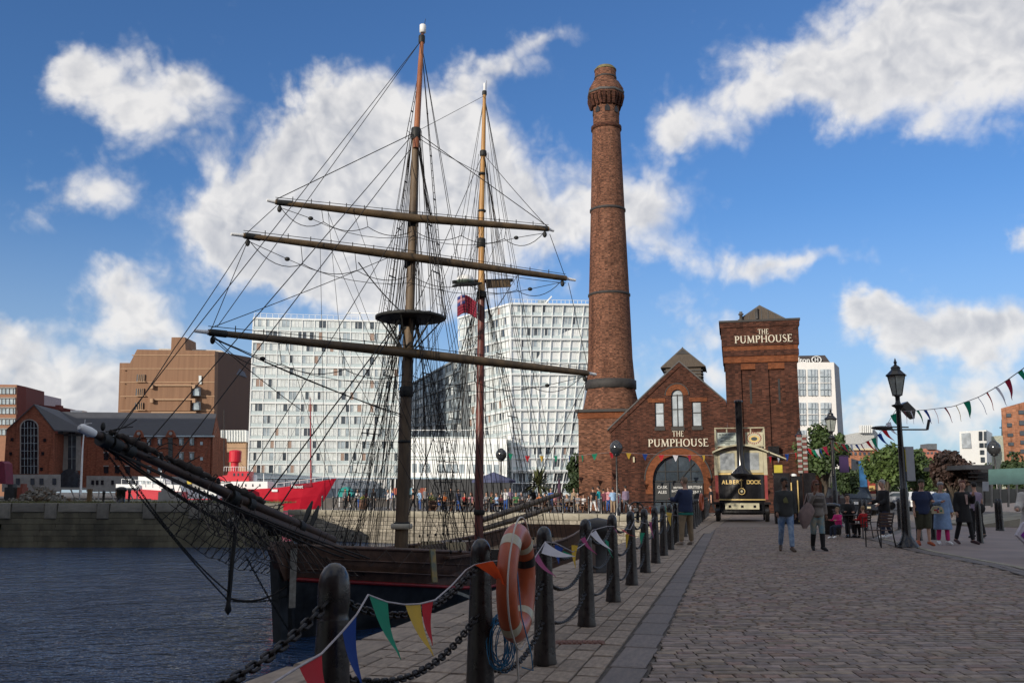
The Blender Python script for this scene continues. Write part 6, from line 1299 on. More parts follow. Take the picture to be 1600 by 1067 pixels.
CR = [(936, 67.5, 'turquoise', 1, 1.2, 'at the foot of the chimney wall', 'white', 'dark'), (927, 67, 'black', 2, .4, 'at the left corner of the chimney foot', 'white', 'dark'), (943, 66, 'maroon', 1, 5.5, 'next to the yellow pennant left of the globe lamp', 'black', 'dark'), (951, 69, 'pink', 3, 2.5, 'against the chimney wall', 'blue', 'auburn'),
      (958, 63.5, 'pale blue', 1, .3, 'just left of the corner globe lamp', 'tan', 'dark'), (967, 64, 'white', 5, .8, 'just behind the corner globe lamp', 'white', 'dark'), (978, 63.5, 'mauve', 0, .2, 'alone with back turned right of the corner globe lamp', 'black', 'dark'), (903, 70, 'grey', 4, 2.8, 'on the bench left of the chimney foot', 'tan', 'grey'), (897, 71, 'tan', 0, 3, 'behind the bench near the dark hedge', 'grey', 'sand'),
      (886, 71, 'grey', 6, 2.2, 'at the table right of the folded parasol', 'black', 'fair'), (878, 72, 'black', 4, 3.8, 'at the table beside the folded parasol', 'blue', 'brown'), (861, 68.5, 'blue', 1, 2.9, 'by the folded parasol holding something white', 'navy', 'brown'), (868, 72, 'pink', 6, 1, 'just behind the man by the parasol', 'grey', 'brown'), (851, 72.5, 'maroon', 4, 3.4, 'under the palm on its right side', 'black', 'dark'), (843, 72.5, 'orange', 4, 2.8, 'under the palm beside the trunk', 'grey', 'brown'),
      (826, 72, 'white', 6, 3.4, 'left of the palm trunk', 'navy', 'brown'), (815, 72.5, 'grey', 4, 2.6, 'second to the left of the palm', 'black', 'grey'), (806, 70.5, 'green', 4, 3.3, 'above the end of the ship boom', 'black', 'dark'), (797, 72, 'mauve', 1, 3.6, 'in the middle of the busy group right of the blue parasol', 'black', 'brown'), (790, 71, 'white', 3, 2.7, 'raising a hand right of the blue parasol', 'blue', 'dark'), (783, 72.5, 'maroon', 4, 3, 'in front of the globe lamp post', 'black', 'brown'),
      (776, 71.5, 'pale blue', 4, 2.2, 'under the edge of the blue parasol', 'navy', 'brown'), (768, 73, 'green', 6, 3.7, 'under the middle of the blue parasol', 'black', 'auburn'), (760, 74, 'grey', 4, 3.1, 'right of the red brown mast', 'black', 'dark'), (736, 73, 'pink', 6, 2.8, 'left of the red brown mast', 'black', 'auburn'), (726, 74, 'red', 4, 3.3, 'second from the red brown mast on its left', 'black', 'brown'), (716, 73, 'navy', 1, 3, 'at the barrel table right of the flower tub', 'blue', 'brown'), (705, 74, 'black', 0, 2.6, 'behind the barrel table', 'black', 'dark'),
      (694, 75, 'orange', 4, 3.3, 'in a red cushioned seat right of the flower tub', 'black', 'fair'), (674, 77, 'tan', 4, 3, 'directly behind the yellow green flower tub', 'black', 'fair'), (664, 75, 'grey', 5, 3.6, 'left of the flower tub', 'black', 'dark'), (655, 76, 'pale blue', 0, 2.6, 'close right of the foremast', 'blue', 'brown'), (645, 76, 'black', 2, 1.4, 'immediately right of the foremast foot', 'black', 'dark'), (613, 77, 'blue', 2, 1.3, 'walking left of the foremast', 'grey', 'brown'), (606, 80, 'white', 1, 2, 'second left of the foremast', 'black', 'fair'),
      (583, 80, 'black', 0, 3, 'by the railing two bollards left of the foremast', 'black', 'dark'), (572, 82, 'maroon', 1, 2, 'near the pale planter left of the foremast', 'navy', 'brown'), (545, 84, 'black', 2, 1, 'walking by the turquoise tent', 'black', 'dark'), (538, 84, 'grey', 0, 4, 'beside the turquoise tent', 'black', 'brown'), (558, 86, 'white', 5, 3, 'behind the quay bollards right of the turquoise tent', 'blue', 'fair'),
      (912, 73, 'white', 6, 3, 'on the bench end by the dark hedge', 'black', 'brown'), (833, 74.5, 'black', 0, 3, 'behind the palm trunk', 'black', 'dark'), (754, 71.5, 'white', 6, 3.4, 'immediately right of the red brown mast foot', 'black', 'fair'), (686, 73.5, 'navy', 4, 4, 'with elbows on the barrel by the flower tub', 'blue', 'dark'), (1112, 60, 'black', 2, 1, 'passing in front of the arched pub door', 'black', 'dark')]
for c_ in CR: crowd(c_[0], c_[1], c_[2], c_[3], c_[4], c_[5], c_[6], c_[7], random.uniform(1.6, 1.82))
# ================================================================ far quay furniture
def wy(px, off=0.):                       # Y of the far wall line behind a pixel, plus an offset inland
    k = (px - 800) / 1469.; return (CNR[1] + CNR[0] * .6627) / (1 + .6627 * k) + off
QB = [503, 520, 538, 556, 575, 584, 614, 652, 668, 690, 712, 735, 765, 795, 830, 858, 880, 897, 920, 940]
fb = thing('quay_bollard', (0, 0, 0), 'tmp', 'bollard', 'black bollards along the far quay edge'); MB().lathe((0, 0, 0), [(.11, 0), (.09, .1), (.08, .95), (.075, 1.12), (.04, 1.2)], 10).build('post', M_black, fb)
for i, px in enumerate(QB):
    y = wy(px, .8); p = at(px, 800, y); l = 'thin black bollard in the row on the far quay edge'
    if i == 0: place(fb, (p.x, y, 0)); fb['label'] = 'leftmost black bollard on the far quay by the red ship bow'
    else: copy(fb, (p.x, y, 0), 0, l)
for i in range(2, len(QB) - 1):
    a, b = [V((at(q, 800, wy(q, .8)).x, wy(q, .8), 1.0)) for q in (QB[i], QB[i + 1])]
    tag(rope(a, b, .016, .16, 'chain', M_iron, None, 7, 4), 'black chain between bollards on the far quay edge', 'chain', 'chains along the far quay edge')
def tub(px, Y, lab, flowers):
    p = at(px, 800, Y); p.z = 0; r = thing('flower_tub', tuple(p), lab, 'planter')
    MB().lathe(p, [(.34, 0), (.42, .25), (.42, .5), (.36, .8)], 16).build('barrel', mat('barrel_wood', (.12, .06, .035), .7, 0, .25, 8), r)
    for z in (.2, .62): MB().lathe(p + V((0, 0, z)), [(.425, 0), (.43, .03)], 16).build('hoop', M_iron, r)
    mb = MB()
    for i in range(160):
        a = random.uniform(0, 6.28); q = random.uniform(0, .5); c = p + V((q * math.cos(a), q * math.sin(a), .8 + random.uniform(0, .45) * (1 - q))); s = random.uniform(.03, .07); n = V((random.uniform(-1, 1), random.uniform(-1, 1), random.uniform(-1, 1))) * s; t_ = V((random.uniform(-1, 1), random.uniform(-1, 1), random.uniform(-1, 1))) * s
        mb.add([c - n, c + t_, c + n, c - t_], [(0, 1, 2, 3)], 1 if flowers and i % 3 == 0 else 0)
    mb.build('plants', [mat('tub_leaves', (.06, .14, .02), .7, 0, .3, 5), mat('tub_flowers', (.45, .40, .05), .7, 0, .2, 5)], r, kind='stuff')
tub(674, 76, 'wooden barrel planter with yellow green plants behind the quay right of the foremast', True); tub(568, 82, 'low planter with pale flowers left of the foremast on the far quay', True)
def picnic(px, Y, rz, lab):
    p = at(px, 800, Y); p.z = 0; r = thing('picnic_table', tuple(p), lab, 'table', 'wooden tables of the quayside pub', rz); u = V((math.cos(rz), math.sin(rz), 0)); w = V((-u.y, u.x, 0)); m = mat('bench_wood', (.14, .075, .045), .75, 0, .25, 7)
    for k in range(4): MB().ob(p - u * .9 + w * (-.36 + k * .18) + V((0, 0, .72)), u * 1.8, w * .16, (0, 0, .04)).build('tabletop_plank', m, r)
    for s in (-1, 1):
        for k in range(2): MB().ob(p - u * .9 + w * (s * .62 + k * .14 - .1) + V((0, 0, .42)), u * 1.8, w * .12, (0, 0, .04)).build('bench_plank', m, r)
        MB().beam(p + u * s * .7 + w * .6, p + u * s * .7 - w * .1 + V((0, 0, .72)), .08).build('leg', m, r); MB().beam(p + u * s * .72 - w * .6, p + u * s * .72 + w * .1 + V((0, 0, .72)), .08).build('leg', m, r)
picnic(900, 70.5, -.4, 'wooden picnic table left of the chimney foot'); picnic(879, 71, -.5, 'wooden picnic table right of the folded parasol'); picnic(838, 72, -.5, 'wooden picnic table under the palm'); picnic(808, 71.5, -.5, 'wooden picnic table left of the palm')
picnic(778, 72, -.5, 'wooden picnic table under the open blue parasol'); picnic(730, 73.5, -.5, 'wooden picnic table left of the red brown mast'); picnic(698, 74.5, -.5, 'wooden picnic table right of the flower tub')
def parasol(px, Y, zt, rad, col, lab, open_=True):
    p = at(px, 800, Y); p.z = 0; r = thing('parasol', tuple(p), lab, 'parasol'); MB().tube([p, p + V((0, 0, zt))], .03, 6).build('pole', M_cfr, r)
    if open_:
        mb = MB(); n = 8; vs = [p + V((0, 0, zt))] + [p + V((rad * math.cos(2 * pi * i / n), rad * math.sin(2 * pi * i / n), zt - rad * .38)) for i in range(n)] + [p + V((rad * math.cos(2 * pi * i / n), rad * math.sin(2 * pi * i / n), zt - rad * .38 - .18)) for i in range(n)]
        mb.add(vs, [(0, i + 1, (i + 1) % n + 1) for i in range(n)] + [(i + 1, i + 1 + n, (i + 1) % n + 1 + n, (i + 1) % n + 1) for i in range(n)]); o = mb.build('canopy', mat(lab[:6] + '_canvas', col, .8), r); o.modifiers.new('t', 'SOLIDIFY').thickness = .01
    else: MB().lathe(p + V((0, 0, .9)), [(.03, 0), (.16, .2), (.13, 1.0), (.07, 1.5), (.02, 1.6)], 8).build('canopy', mat('plum_canvas', col, .8), r)
parasol(771, 72.5, 3.0, 1.7, (.08, .09, .17), 'wide open blue grey parasol right of the red brown mast'); parasol(874, 71.5, 2.5, 1, (.07, .03, .06), 'folded dark plum parasol beside the pub tables', False)
def leafmat(name, a, b): 
    m = mat(name, a, .65, 0, .3, .9, col2=b, world=True); return m
pl = thing('palm_tree', (at(842, 800, 74).x, 74, 0), 'short spiky palm tree among the pub tables', 'palm'); p = V(pl.location)
MB().tube([p, p + V((.05, 0, .9)), p + V((0, 0, 1.9))], [.16, .12, .11], 8).build('trunk', mat('palm_trunk', (.12, .09, .06), .9, bump=.5), pl)
LF = [leafmat('palm_green', (.045, .055, .018), (.11, .12, .04))]
for i in range(90):
    a = random.uniform(0, 6.28); e = random.uniform(-.45, 1.35); L = random.uniform(1.3, 2.1); d = V((math.cos(a) * math.cos(e), math.sin(a) * math.cos(e), math.sin(e))); c = p + V((0, 0, 2.0)); s = V((-d.y, d.x, .1)).normalized() * .10; dr = V((0, 0, -.3 * L * math.cos(e)))
    MB().add([c - s * .4, c + d * L * .5 - s + dr * .2, c + d * L + dr, c + d * L * .5 + s + dr * .2, c + s * .4], [(0, 1, 2, 3, 4)]).build('frond', LF[0], pl)
tt = thing('turquoise_tent', tuple(at(528, 790, 95)), 'small turquoise tent behind the bow of the red ship', 'tent'); c = at(524, 790, 95); c.z = 0
MB().prism([c + V(q) for q in ((.2, 0, 1.3), (.5, 0, 1.9), (1.1, 0, 2.0), (1.7, 0, 1.3), (1.5, 0, 1.0), (.3, 0, 1.0))], (0, 2, 0)).build('canopy', mat('turquoise', (.01, .30, .27), .6), tt)
for x in (.3, 1.4): MB().beam(c + V((x, .5, 0)), c + V((x, .5, .95)), .08).build('pole', M_white, tt)
# distant strip behind the drinkers: low pavilion with awning
M_dk = mat('dark_opening', (.02, .022, .025), .5)
# ================================================================ buildings beyond the docks
M_wht = mat('white_cladding', (.80, .82, .80), .45, 0, .04, .3, world=True); M_sp = mat('pale_balustrade', (.52, .60, .60), .25, 0, .08, .4, spec=.7, world=True); M_wcur = mat('curtained_pane', (.66, .70, .68), .35, 0, .15, .5, world=True)
M_brn = mat('warm_blind', (.34, .24, .19), .6, 0, .1, 1); PANES = [M_glass, M_glassm, M_glassl, M_wcur, M_brn]
def bil(q, u, w): return q[0] * (1 - u) * (1 - w) + q[1] * u * (1 - w) + q[2] * (1 - u) * w + q[3] * u * w
def panel_facade(root, q, rows, cols, heavy=(), wsplit=3, dark=.25, spand=.3, mats=None, skew=None, mull=.012, out=.18, rowlab='window', darkrows=(), drop=0.):
    """real facade: floor slabs, vertical fins and per-cell windows with panes"""
    q = [V(x) for x in q]; U = (q[1] - q[0]); N = U.cross(q[2] - q[0]).normalized()
    if N.y > 0: N = -N
    th = 12.; MB().add([], [])
    wl_ = MB(); wl_.prism([q[0] - N * .3, q[1] - N * .3, q[3] - N * .3, q[2] - N * .3], -N * th); wl_.build('wall', mats[0] if mats else M_wht, root)
    mw = mats[0] if mats else M_wht; msp = mats[1] if mats else M_sp
    for r_ in range(rows + 1):
        w = r_ / rows; a, b = bil(q, 0, w), bil(q, 1, w); hh = .55 if r_ in heavy or r_ in (0, rows) else .28; oo = out * (1.5 if r_ in heavy or r_ == rows else 1)
        MB().ob(a - V((0, 0, hh / 2)), b - a, N * oo, (0, 0, hh)).build('floor_slab', mw, root)
    for c in range(cols + 1):
        u = c / cols; a, b = bil(q, u, 0), bil(q, u, 1); s = U.normalized() * (.34 if c in (0, cols) else .2)
        MB().ob(a - s / 2, b - a, s, N * (out * .9)).build('fin', mw, root)
    for r_ in range(rows):
        for c in range(cols):
            if random.random() < drop: continue
            e = .02; P = lambda u, w: bil(q, (c + e + (1 - 2 * e) * u) / cols, (r_ + .04 + .92 * w) / rows) - N * .22
            mb = MB(); k = [0, .5, 1] if wsplit == 2 else sorted([0, random.choice((.3, .36)), random.choice((.62, .68)), 1]); dk_ = dark * (3 if r_ in darkrows else 1)
            ml = [msp, M_glassm, mw] + PANES
            mb.prism([P(0, 0), P(1, 0), P(1, spand), P(0, spand)], N * .22, 0)
            for a, b in zip(k, k[1:]):
                x = random.random(); pi_ = 3 if x < dk_ * .55 else (4 if x < dk_ + .06 else (5 if x < dk_ + .34 else (7 if x > .97 else 6)))
                mb.prism([P(a + .03, spand + .03), P(b - .02, spand + .03), P(b - .02, .97), P(a + .03, .97)], N * .05, pi_)
            for a in k[1:-1]: mb.prism([P(a - .015, spand), P(a + .015, spand), P(a + .015, 1), P(a - .015, 1)], N * .14, 2)
            mb.build('window', ml, root)
    return N
# -- white slab block
def Q(tl, tr, bl, br): return [at(*bl), at(*br), at(*tl), at(*tr)]
b1 = thing('white_apartment_block', tuple(at(385, 770, 285)), 'long white glazed apartment block of thirteen floors directly behind the red ship', 'building')
q = Q((396, 497, 280), (622, 503, 287), (387, 745, 280), (622, 745, 287)); N1 = panel_facade(b1, q, 13, 12, heavy=(3, 6, 9, 11), dark=.2)
# recessed ground storey with banners, roof rail, right end wall
g0, g1 = at(387, 766, 280.5), at(622, 766, 287.5); MB().ob(V((g0.x, g0.y, 0)), V((g1.x - g0.x, g1.y - g0.y, 0)), (0, 11, 0), (0, 0, 5.6)).build('ground_storey', M_glassm, b1)
for i in range(11):
    u = i / 12 + .01; p0 = V((g0.x, g0.y - .3, 0)) + V((g1.x - g0.x, g1.y - g0.y, 0)) * u; s = V((g1.x - g0.x, g1.y - g0.y, 0)) / 12 * .8
    pn = MB().ob(p0 + V((0, 0, 2.6)), s, (0, .1, 0), (0, 0, 2.7)).build('banner_panel', M_white, b1); MB().prism([p0 + s * x + V((0, -.03, 2.6 + z)) for x, z in ((.25, 1.2), (.45, 1.9), (.8, 1.5), (.75, .8), (.5, 1.0))], (0, -.05, 0)).build('print', M_glassm, pn)
    MB().ob(p0 + s * 1.1, (.35, 0, 0), (0, .35, 0), (0, 0, 5.6)).build('column', M_white, b1)
for i in range(24):
    a = bil(q, i / 24, 1); MB().ob(a + V((0, .5, 0)), (.1, 0, 0), (0, .1, 0), (0, 0, 1.6)).build('rail_post', M_white, b1)
MB().beam(bil(q, 0, 1) + V((0, .5, 1.6)), bil(q, 1, 1) + V((0, .5, 1.6)), .12).build('roof_rail', M_white, b1); MB().beam(bil(q, 0, 1) + V((0, .5, .9)), bil(q, 1, 1) + V((0, .5, .9)), .08).build('roof_rail', M_white, b1)
cr_ = bil(q, .72, 1); MB().beam(cr_ + V((0, 3, 0)), cr_ + V((0, 3, 3.3)), .3).build('window_crane_post', M_white, b1); MB().beam(cr_ + V((-3.5, 3, 3.1)), cr_ + V((6, 3, 2.9)), .3).build('window_crane_arm', M_white, b1); MB().ell(cr_ + V((-3.6, 3, 3.1)), (.7, .5, .4)).build('window_crane_head', M_white, b1)
# -- leaning white tower block, two faces
b2 = thing('leaning_white_tower', tuple(at(900, 770, 260)), 'broad white apartment tower whose right edge leans outward with slanted fins', 'building')
q2 = Q((797, 475, 262), (928, 477, 270), (800, 735, 262), (898, 735, 269)); panel_facade(b2, q2, 14, 8, heavy=(2, 5, 8, 11), dark=.24, darkrows=(11,), out=.4)
q3 = Q((716, 497, 300), (797, 475, 262), (724, 748, 300), (800, 735, 262)); panel_facade(b2, q3, 14, 6, heavy=(2, 5, 8, 11), dark=.22, out=.2)
# glazed base with raking columns and right sliver face
q4 = Q((800, 737, 262.5), (898, 737, 269.5), (800, 772, 262.5), (890, 772, 269)); panel_facade(b2, q4, 2, 6, dark=.9, spand=.12, out=.35)
MB().prism([at(928.5, 478, 270.2), at(930, 485, 279), at(901, 745, 279), at(896, 762, 269.2)], (.3, 3, 0)).build('side_face', M_wht, b2)
q5 = Q((716, 750, 299), (800, 737, 262.5), (716, 772, 299), (800, 772, 262.5)); MB().prism([q5[0], q5[1], q5[3], q5[2]], (0, 4, 0)).build('base_wall', M_sp, b2)
for i in range(20):
    a = bil(q2, i / 20, 1); MB().ob(a + V((0, .5, 0)), (.1, 0, 0), (0, .1, 0), (0, 0, 1.5)).build('rail_post', M_white, b2)
MB().beam(bil(q2, 0, 1) + V((0, .5, 1.5)), bil(q2, 1, 1) + V((0, .5, 1.5)), .12).build('roof_rail', M_white, b2); MB().beam(at(852, 474, 266), at(862, 463, 266), .35).build('roof_crane', M_white, b2); MB().box(at(848, 474, 268), (3, 3, 1.2)).build('roof_hut', M_glassm, b2)
rp_ = at(868, 520, 266); 
# -- facade in the gap turned from the sun; shade is put into its colours
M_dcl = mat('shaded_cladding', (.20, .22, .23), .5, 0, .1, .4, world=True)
b3 = thing('shaded_curved_block', tuple(at(680, 770, 330)), 'shade-coloured glazed apartment block in the gap between the two white blocks', 'building')
q = Q((620, 613, 345), (722, 557, 292), (620, 690, 345), (722, 703, 292)); panel_facade(b3, q, 7, 9, dark=.75, mats=[M_dcl, mat('shaded_balustrade', (.12, .15, .17), .3, 0, .1, .4, world=True)], out=.3)
# -- low white link building
b4 = thing('low_white_link', tuple(at(700, 770, 255)), 'low white panelled building with a fenced roof terrace between the apartment blocks', 'building')
q = Q((622, 683, 262), (792, 683, 256), (622, 745, 262), (792, 748, 256)); qq = [q[0], q[1], q[2], q[3]]
MB().prism([q[0], q[1], q[3], q[2]], (0, 9, 0)).build('wall', M_wht, b4)
for i in range(16):
    for w0_, w1_, m_ in ((.12, .34, M_glassm), (.62, .84, M_glassl)):
        a, b, c, d = bil(q, (i + .08) / 16, w0_), bil(q, (i + .8) / 16, w0_), bil(q, (i + .8) / 16, w1_), bil(q, (i + .08) / 16, w1_); MB().prism([a, b, c, d], (0, -.12, 0)).build('window', m_ if (i * 7) % 5 else M_wcur, b4)
    a = bil(q, i / 16, 1); MB().ob(a, (.15, 0, 0), (0, .1, 0), (0, 0, 2.)).build('rail_post', M_glassm, b4)
for w in (0, .45, .52, 1.0): MB().beam(bil(q, 0, w) + V((0, -.15, 0)), bil(q, 1, w) + V((0, -.15, 0)), .3, .25).build('string_course', M_sp, b4)
MB().beam(bil(q, 0, 1) + V((0, 0, 2.)), bil(q, 1, 1) + V((0, 0, 2.)), .15).build('roof_rail', M_white, b4)
a, b = at(610, 748, 258), at(797, 750, 254); MB().ob((a.x, a.y, 0), (b.x - a.x, b.y - a.y, 0), (0, 7, 0), (0, 0, a.z)).build('ground_storey', M_dk, b4)
for i in range(26):
    x = a.x + (b.x - a.x) * i / 26; MB().ob((x, a.y - .8, 0), (.3, 0, 0), (0, .3, 0), (0, 0, a.z)).build('column', M_white, b4)
for i in range(9):
    x = a.x + (b.x - a.x) * (i + .3) / 9; MB().ob((x, a.y - 1.2, .8), (1.5, 0, 0), (0, .2, 0), (0, 0, 1.8)).build('shop_window', random.choice((M_wcur, M_glassl, mat('shop_red', (.4, .1, .06), .6), mat('shop_blue', (.2, .4, .5), .6))), b4)
# -- brown police style block
M_bcon = mat('ribbed_brown', (.21, .115, .066), .9, 0, .10, .25, col2=(.27, .155, .092), bump=.3, bs=2.2, stretch=(4, 4, .1), world=True); M_bcol = mat('tan_course', (.40, .26, .16), .85, 0, .1, 1)
bb = thing('brown_office_block', tuple(at(285, 770, 330)), 'massive windowless ribbed brown office block with chamfered shoulder on the left', 'building')
Yb_ = 330
def fpoly(pts, Y, dy, m, name, par, dx=0.): return MB().prism([at(x, y, Y) for x, y in pts], (dx, dy, 0)).build(name, m, par)
fpoly([(199, 575), (214, 546), (336, 548), (332, 775), (190, 775)], 330, 45, M_bcon, 'main_wall', bb); fpoly([(187, 567), (203, 567), (199.5, 578), (194, 775), (180, 775)], 331.5, 40, M_bcon, 'left_wing', bb)
MB().prism([at(336, 548.5, 330.2), at(390, 558, 372), at(388, 775, 372), at(332, 775, 330.2)], (.0, 9, 0)).build('right_wall', mat('shaded_brown_wall', (.13, .07, .045), .9, 0, .1, .3, bump=.3, bs=2.2, stretch=(4, 4, .1), world=True), bb)  # right side turned from the sun; its shade is put into the colour
fpoly([(268, 527), (289, 527), (290, 548), (267, 548)], 338, 12, M_bcon, 'roof_stack', bb); fpoly([(248, 544.6), (345, 547), (350, 550), (248, 550)], 345, 20, mat('roof_membrane', (.5, .46, .4), .8), 'roof_slab', bb)
for y in (555, 576, 597, 619, 641): fpoly([(206 if y < 570 else 188, y - .6), (335, y - .6), (335, y + .6), (206 if y < 570 else 188, y + .6)], 329.8, .5, M_bcol, 'string_course', bb)
for y in (585, 607, 629):
    o = fpoly([(214 - (y - 585) * .06, y), (227 - (y - 585) * .06, y), (226 - (y - 585) * .06, y + 11), (213 - (y - 585) * .06, y + 11)], 329.7, .4, M_glass, 'window', bb)
    for i in range(4): MB().prism([at(x, yy, 329.6) for x, yy in ((216 + i * 3 - (y - 585) * .06, y), (217 + i * 3 - (y - 585) * .06, y), (216.6 + i * 3 - (y - 585) * .06, y + 11), (215.6 + i * 3 - (y - 585) * .06, y + 11))], (0, -.3, 0)).build('bar', M_bcol, o)
    fpoly([(213, y + 11), (228, y + 11), (228, y + 12.3), (213, y + 12.3)], 329.6, -.5, M_bcol, 'sill', bb)
fpoly([(239, 600), (304, 600), (302, 643), (236, 643)], 329.9, -3.5, M_bcon, 'projecting_bay', bb)
for y in (601, 623, 643): fpoly([(237, y), (307, y), (307, y + 2.2), (237, y + 2.2)], 326.3, -.6, M_bcol, 'bay_ledge', bb)
for y in (601, 623):
    for x in (236, 302): fpoly([(x, y), (x + 4.5, y), (x + 4.5, y + 6.5), (x, y + 6.5)], 326, -1.2, M_bcol, 'bracket', bb)
    fpoly([(305, y + 5), (314, y + 5), (314, y + 18), (304, y + 18)], 329.6, -2, M_glassm, 'window', bb)
fpoly([(311, 587), (315, 587), (315, 600), (311, 600)], 329.7, -.3, M_glassl, 'window', bb)
for y in (590, 612, 634, 655): 
    for x in (365, 376): MB().prism([at(x, y, 346 + (x - 336) * .75), at(x + 8, y + 1, 352 + (x - 336) * .75), at(x + 8, y + 12, 352 + (x - 336) * .75), at(x, y + 12, 346 + (x - 336) * .75)], (0, -6, 0)).build('window', M_glass, bb)
MB().prism([at(356, 558, 350), at(376, 566, 362), at(386, 590, 368), at(366, 586, 354)], (0, -6, 0)).build('slate_slope', mat('slate_blue', (.10, .10, .12), .7), bb)
wx = thing('white_box_annex', tuple(at(360, 770, 300)), 'small ribbed white annex and tan wall between the brown block and the long white block', 'building')
fpoly([(345, 672), (384, 672), (384, 690), (345, 690)], 290, 10, M_wht, 'upper_wall', wx); fpoly([(345, 690), (384, 690), (384, 775), (345, 775)], 291, 10, M_bcol, 'lower_wall', wx)
for i in range(9): fpoly([(346 + i * 4.2, 672), (347 + i * 4.2, 672), (347 + i * 4.2, 690), (346 + i * 4.2, 690)], 289.9, -.3, M_glassl, 'rib', wx)
# -- left dockside red brick building
M_rb = brick('dock_red_brick', (.22, .055, .025), (.30, .085, .04), (.25, .16, .12), bw=.46, bh=.15, var=.25, dirt=.2); M_slate = mat('slate_roof', (.055, .058, .068), .7, 0, .15, .6, bump=.3, bs=4, world=True, stretch=(1, 1, 3))
M_grey = mat('grey_stone_base', (.30, .29, .27), .85, 0, .15, 1)
rb = thing('red_brick_dock_office', tuple(at(200, 770, 235)), 'long dark red brick building with slate roof and tall arched window on the left', 'building'); YB = 235
fpoly([(140, 699), (333, 703), (331, 764), (135, 764)], YB, 14, M_rb, 'wall', rb); fpoly([(135, 743), (331, 745), (331, 768), (135, 768)], YB - .3, .28, M_grey, 'stone_base', rb)
MB().prism([at(92, 645, YB + 7), at(338, 648, YB + 7), at(331, 681, YB - .6), at(90, 681, YB - .6)], (0, .0, .3)).build('roof_slope', M_slate, rb)
MB().prism([at(333, 681, YB - .2), at(338, 648, YB + 7), at(348, 700, YB + 14), at(347, 765, YB + 14), at(331, 765, YB - .2)], (-.4, 0.2, 0)).build('gable_end', M_rb, rb)
MB().prism([at(331, 765, YB), at(347, 765, YB + 14), at(347, 690, YB + 14), at(333, 681, YB)], (-.5, 0, 0)).build('end_wall', M_rb, rb)
fpoly([(140, 681), (332, 681), (332, 703.5), (140, 699.5)], YB, 12, M_rb, 'upper_wall', rb); fpoly([(135, 680), (334, 680), (334, 682.3), (135, 682.3)], YB - .7, .6, M_glassm, 'gutter', rb)
GY = 226
fpoly([(5, 690), (9, 672), (54, 633), (84, 671), (83, 690), (97, 764), (4, 764)], GY, 12, M_rb, 'gable_wall', rb) if False else fpoly([(10, 672), (53, 633), (84, 672), (82, 764), (4, 764)], GY, .6, M_rb, 'gable_wall', rb)
MB().prism([at(53, 633, GY - .3), at(85, 673, GY - .3), at(135, 676, YB), at(92, 643, YB + 7)], (0, 0, .3)).build('roof_slope', M_slate, rb); MB().prism([at(53, 633, GY - .3), at(8, 674, GY - .3), at(8, 674, GY + 20), at(53, 633, GY + 20)], (0, 0, .3)).build('roof_slope', M_slate, rb)
MB().prism([at(82, 676, GY), at(100, 679, YB), at(96, 764, YB), at(82, 764, GY)], (0, .5, 0)).build('return_wall', M_rb, rb); fpoly([(96, 680), (142, 681), (140, 764), (94, 764)], YB - .1, 5, M_rb, 'link_wall', rb)
fpoly([(3, 741), (94, 741), (94, 768), (3, 768)], GY - .3, .28, M_grey, 'stone_base', rb)
def archwin(cx, x0, x1, yt, yb, Y, frame, glass, par, ny=6, nx=4, fw=2.):
    rpx = (x1 - x0) / 2; pts = [(x0, yb), (x1, yb)] + [(cx + rpx * math.cos(a), yt + rpx - rpx * math.sin(a)) for a in [pi * i / 12 for i in range(13)]]
    o = fpoly([(cx + (x - cx) * (1 + fw / rpx), y if y > yb - 1 else y - fw * .6) for x, y in pts], Y, .25, frame, 'window_surround', par)
    w = fpoly(pts, Y - .15, .14, glass, 'window', par)
    for i in range(1, ny): y = yt + rpx + (yb - yt - rpx) * (i - 1) / (ny - 1); fpoly([(x0, y - .3), (x1, y - .3), (x1, y + .3), (x0, y + .3)], Y - .3, .14, M_glassm, 'glazing_bar', w)
    for i in range(1, nx): x = x0 + (x1 - x0) * i / nx; fpoly([(x - .25, yt + 3), (x + .25, yt + 3), (x + .25, yb), (x - .25, yb)], Y - .32, .14, M_glassm, 'glazing_bar', w)
M_bglass = mat('black_glass', (.012, .014, .02), .2, 0, .2, 1)
archwin(45.5, 33, 58, 656, 740, GY - .1, M_grey, M_bglass, rb, 7, 5); archwin(112.5, 106, 118, 673, 735, YB - .3, M_grey, M_glass, rb, 4, 2, 8.)
fpoly([(98, 764), (98, 742), (104, 735), (112, 732), (120, 735), (126, 742), (126, 764)], YB - 1, -1.5, M_glass, 'entrance_porch', rb)
for x, y in ((19, 684), (70, 685), (17, 706), (67, 706), (14, 729), (65, 730)): fpoly([(x - 2, y), (x + 2, y), (x + 2, y + 5), (x - 2, y + 5)], GY - .1, -.15, M_bglass, 'window', rb)
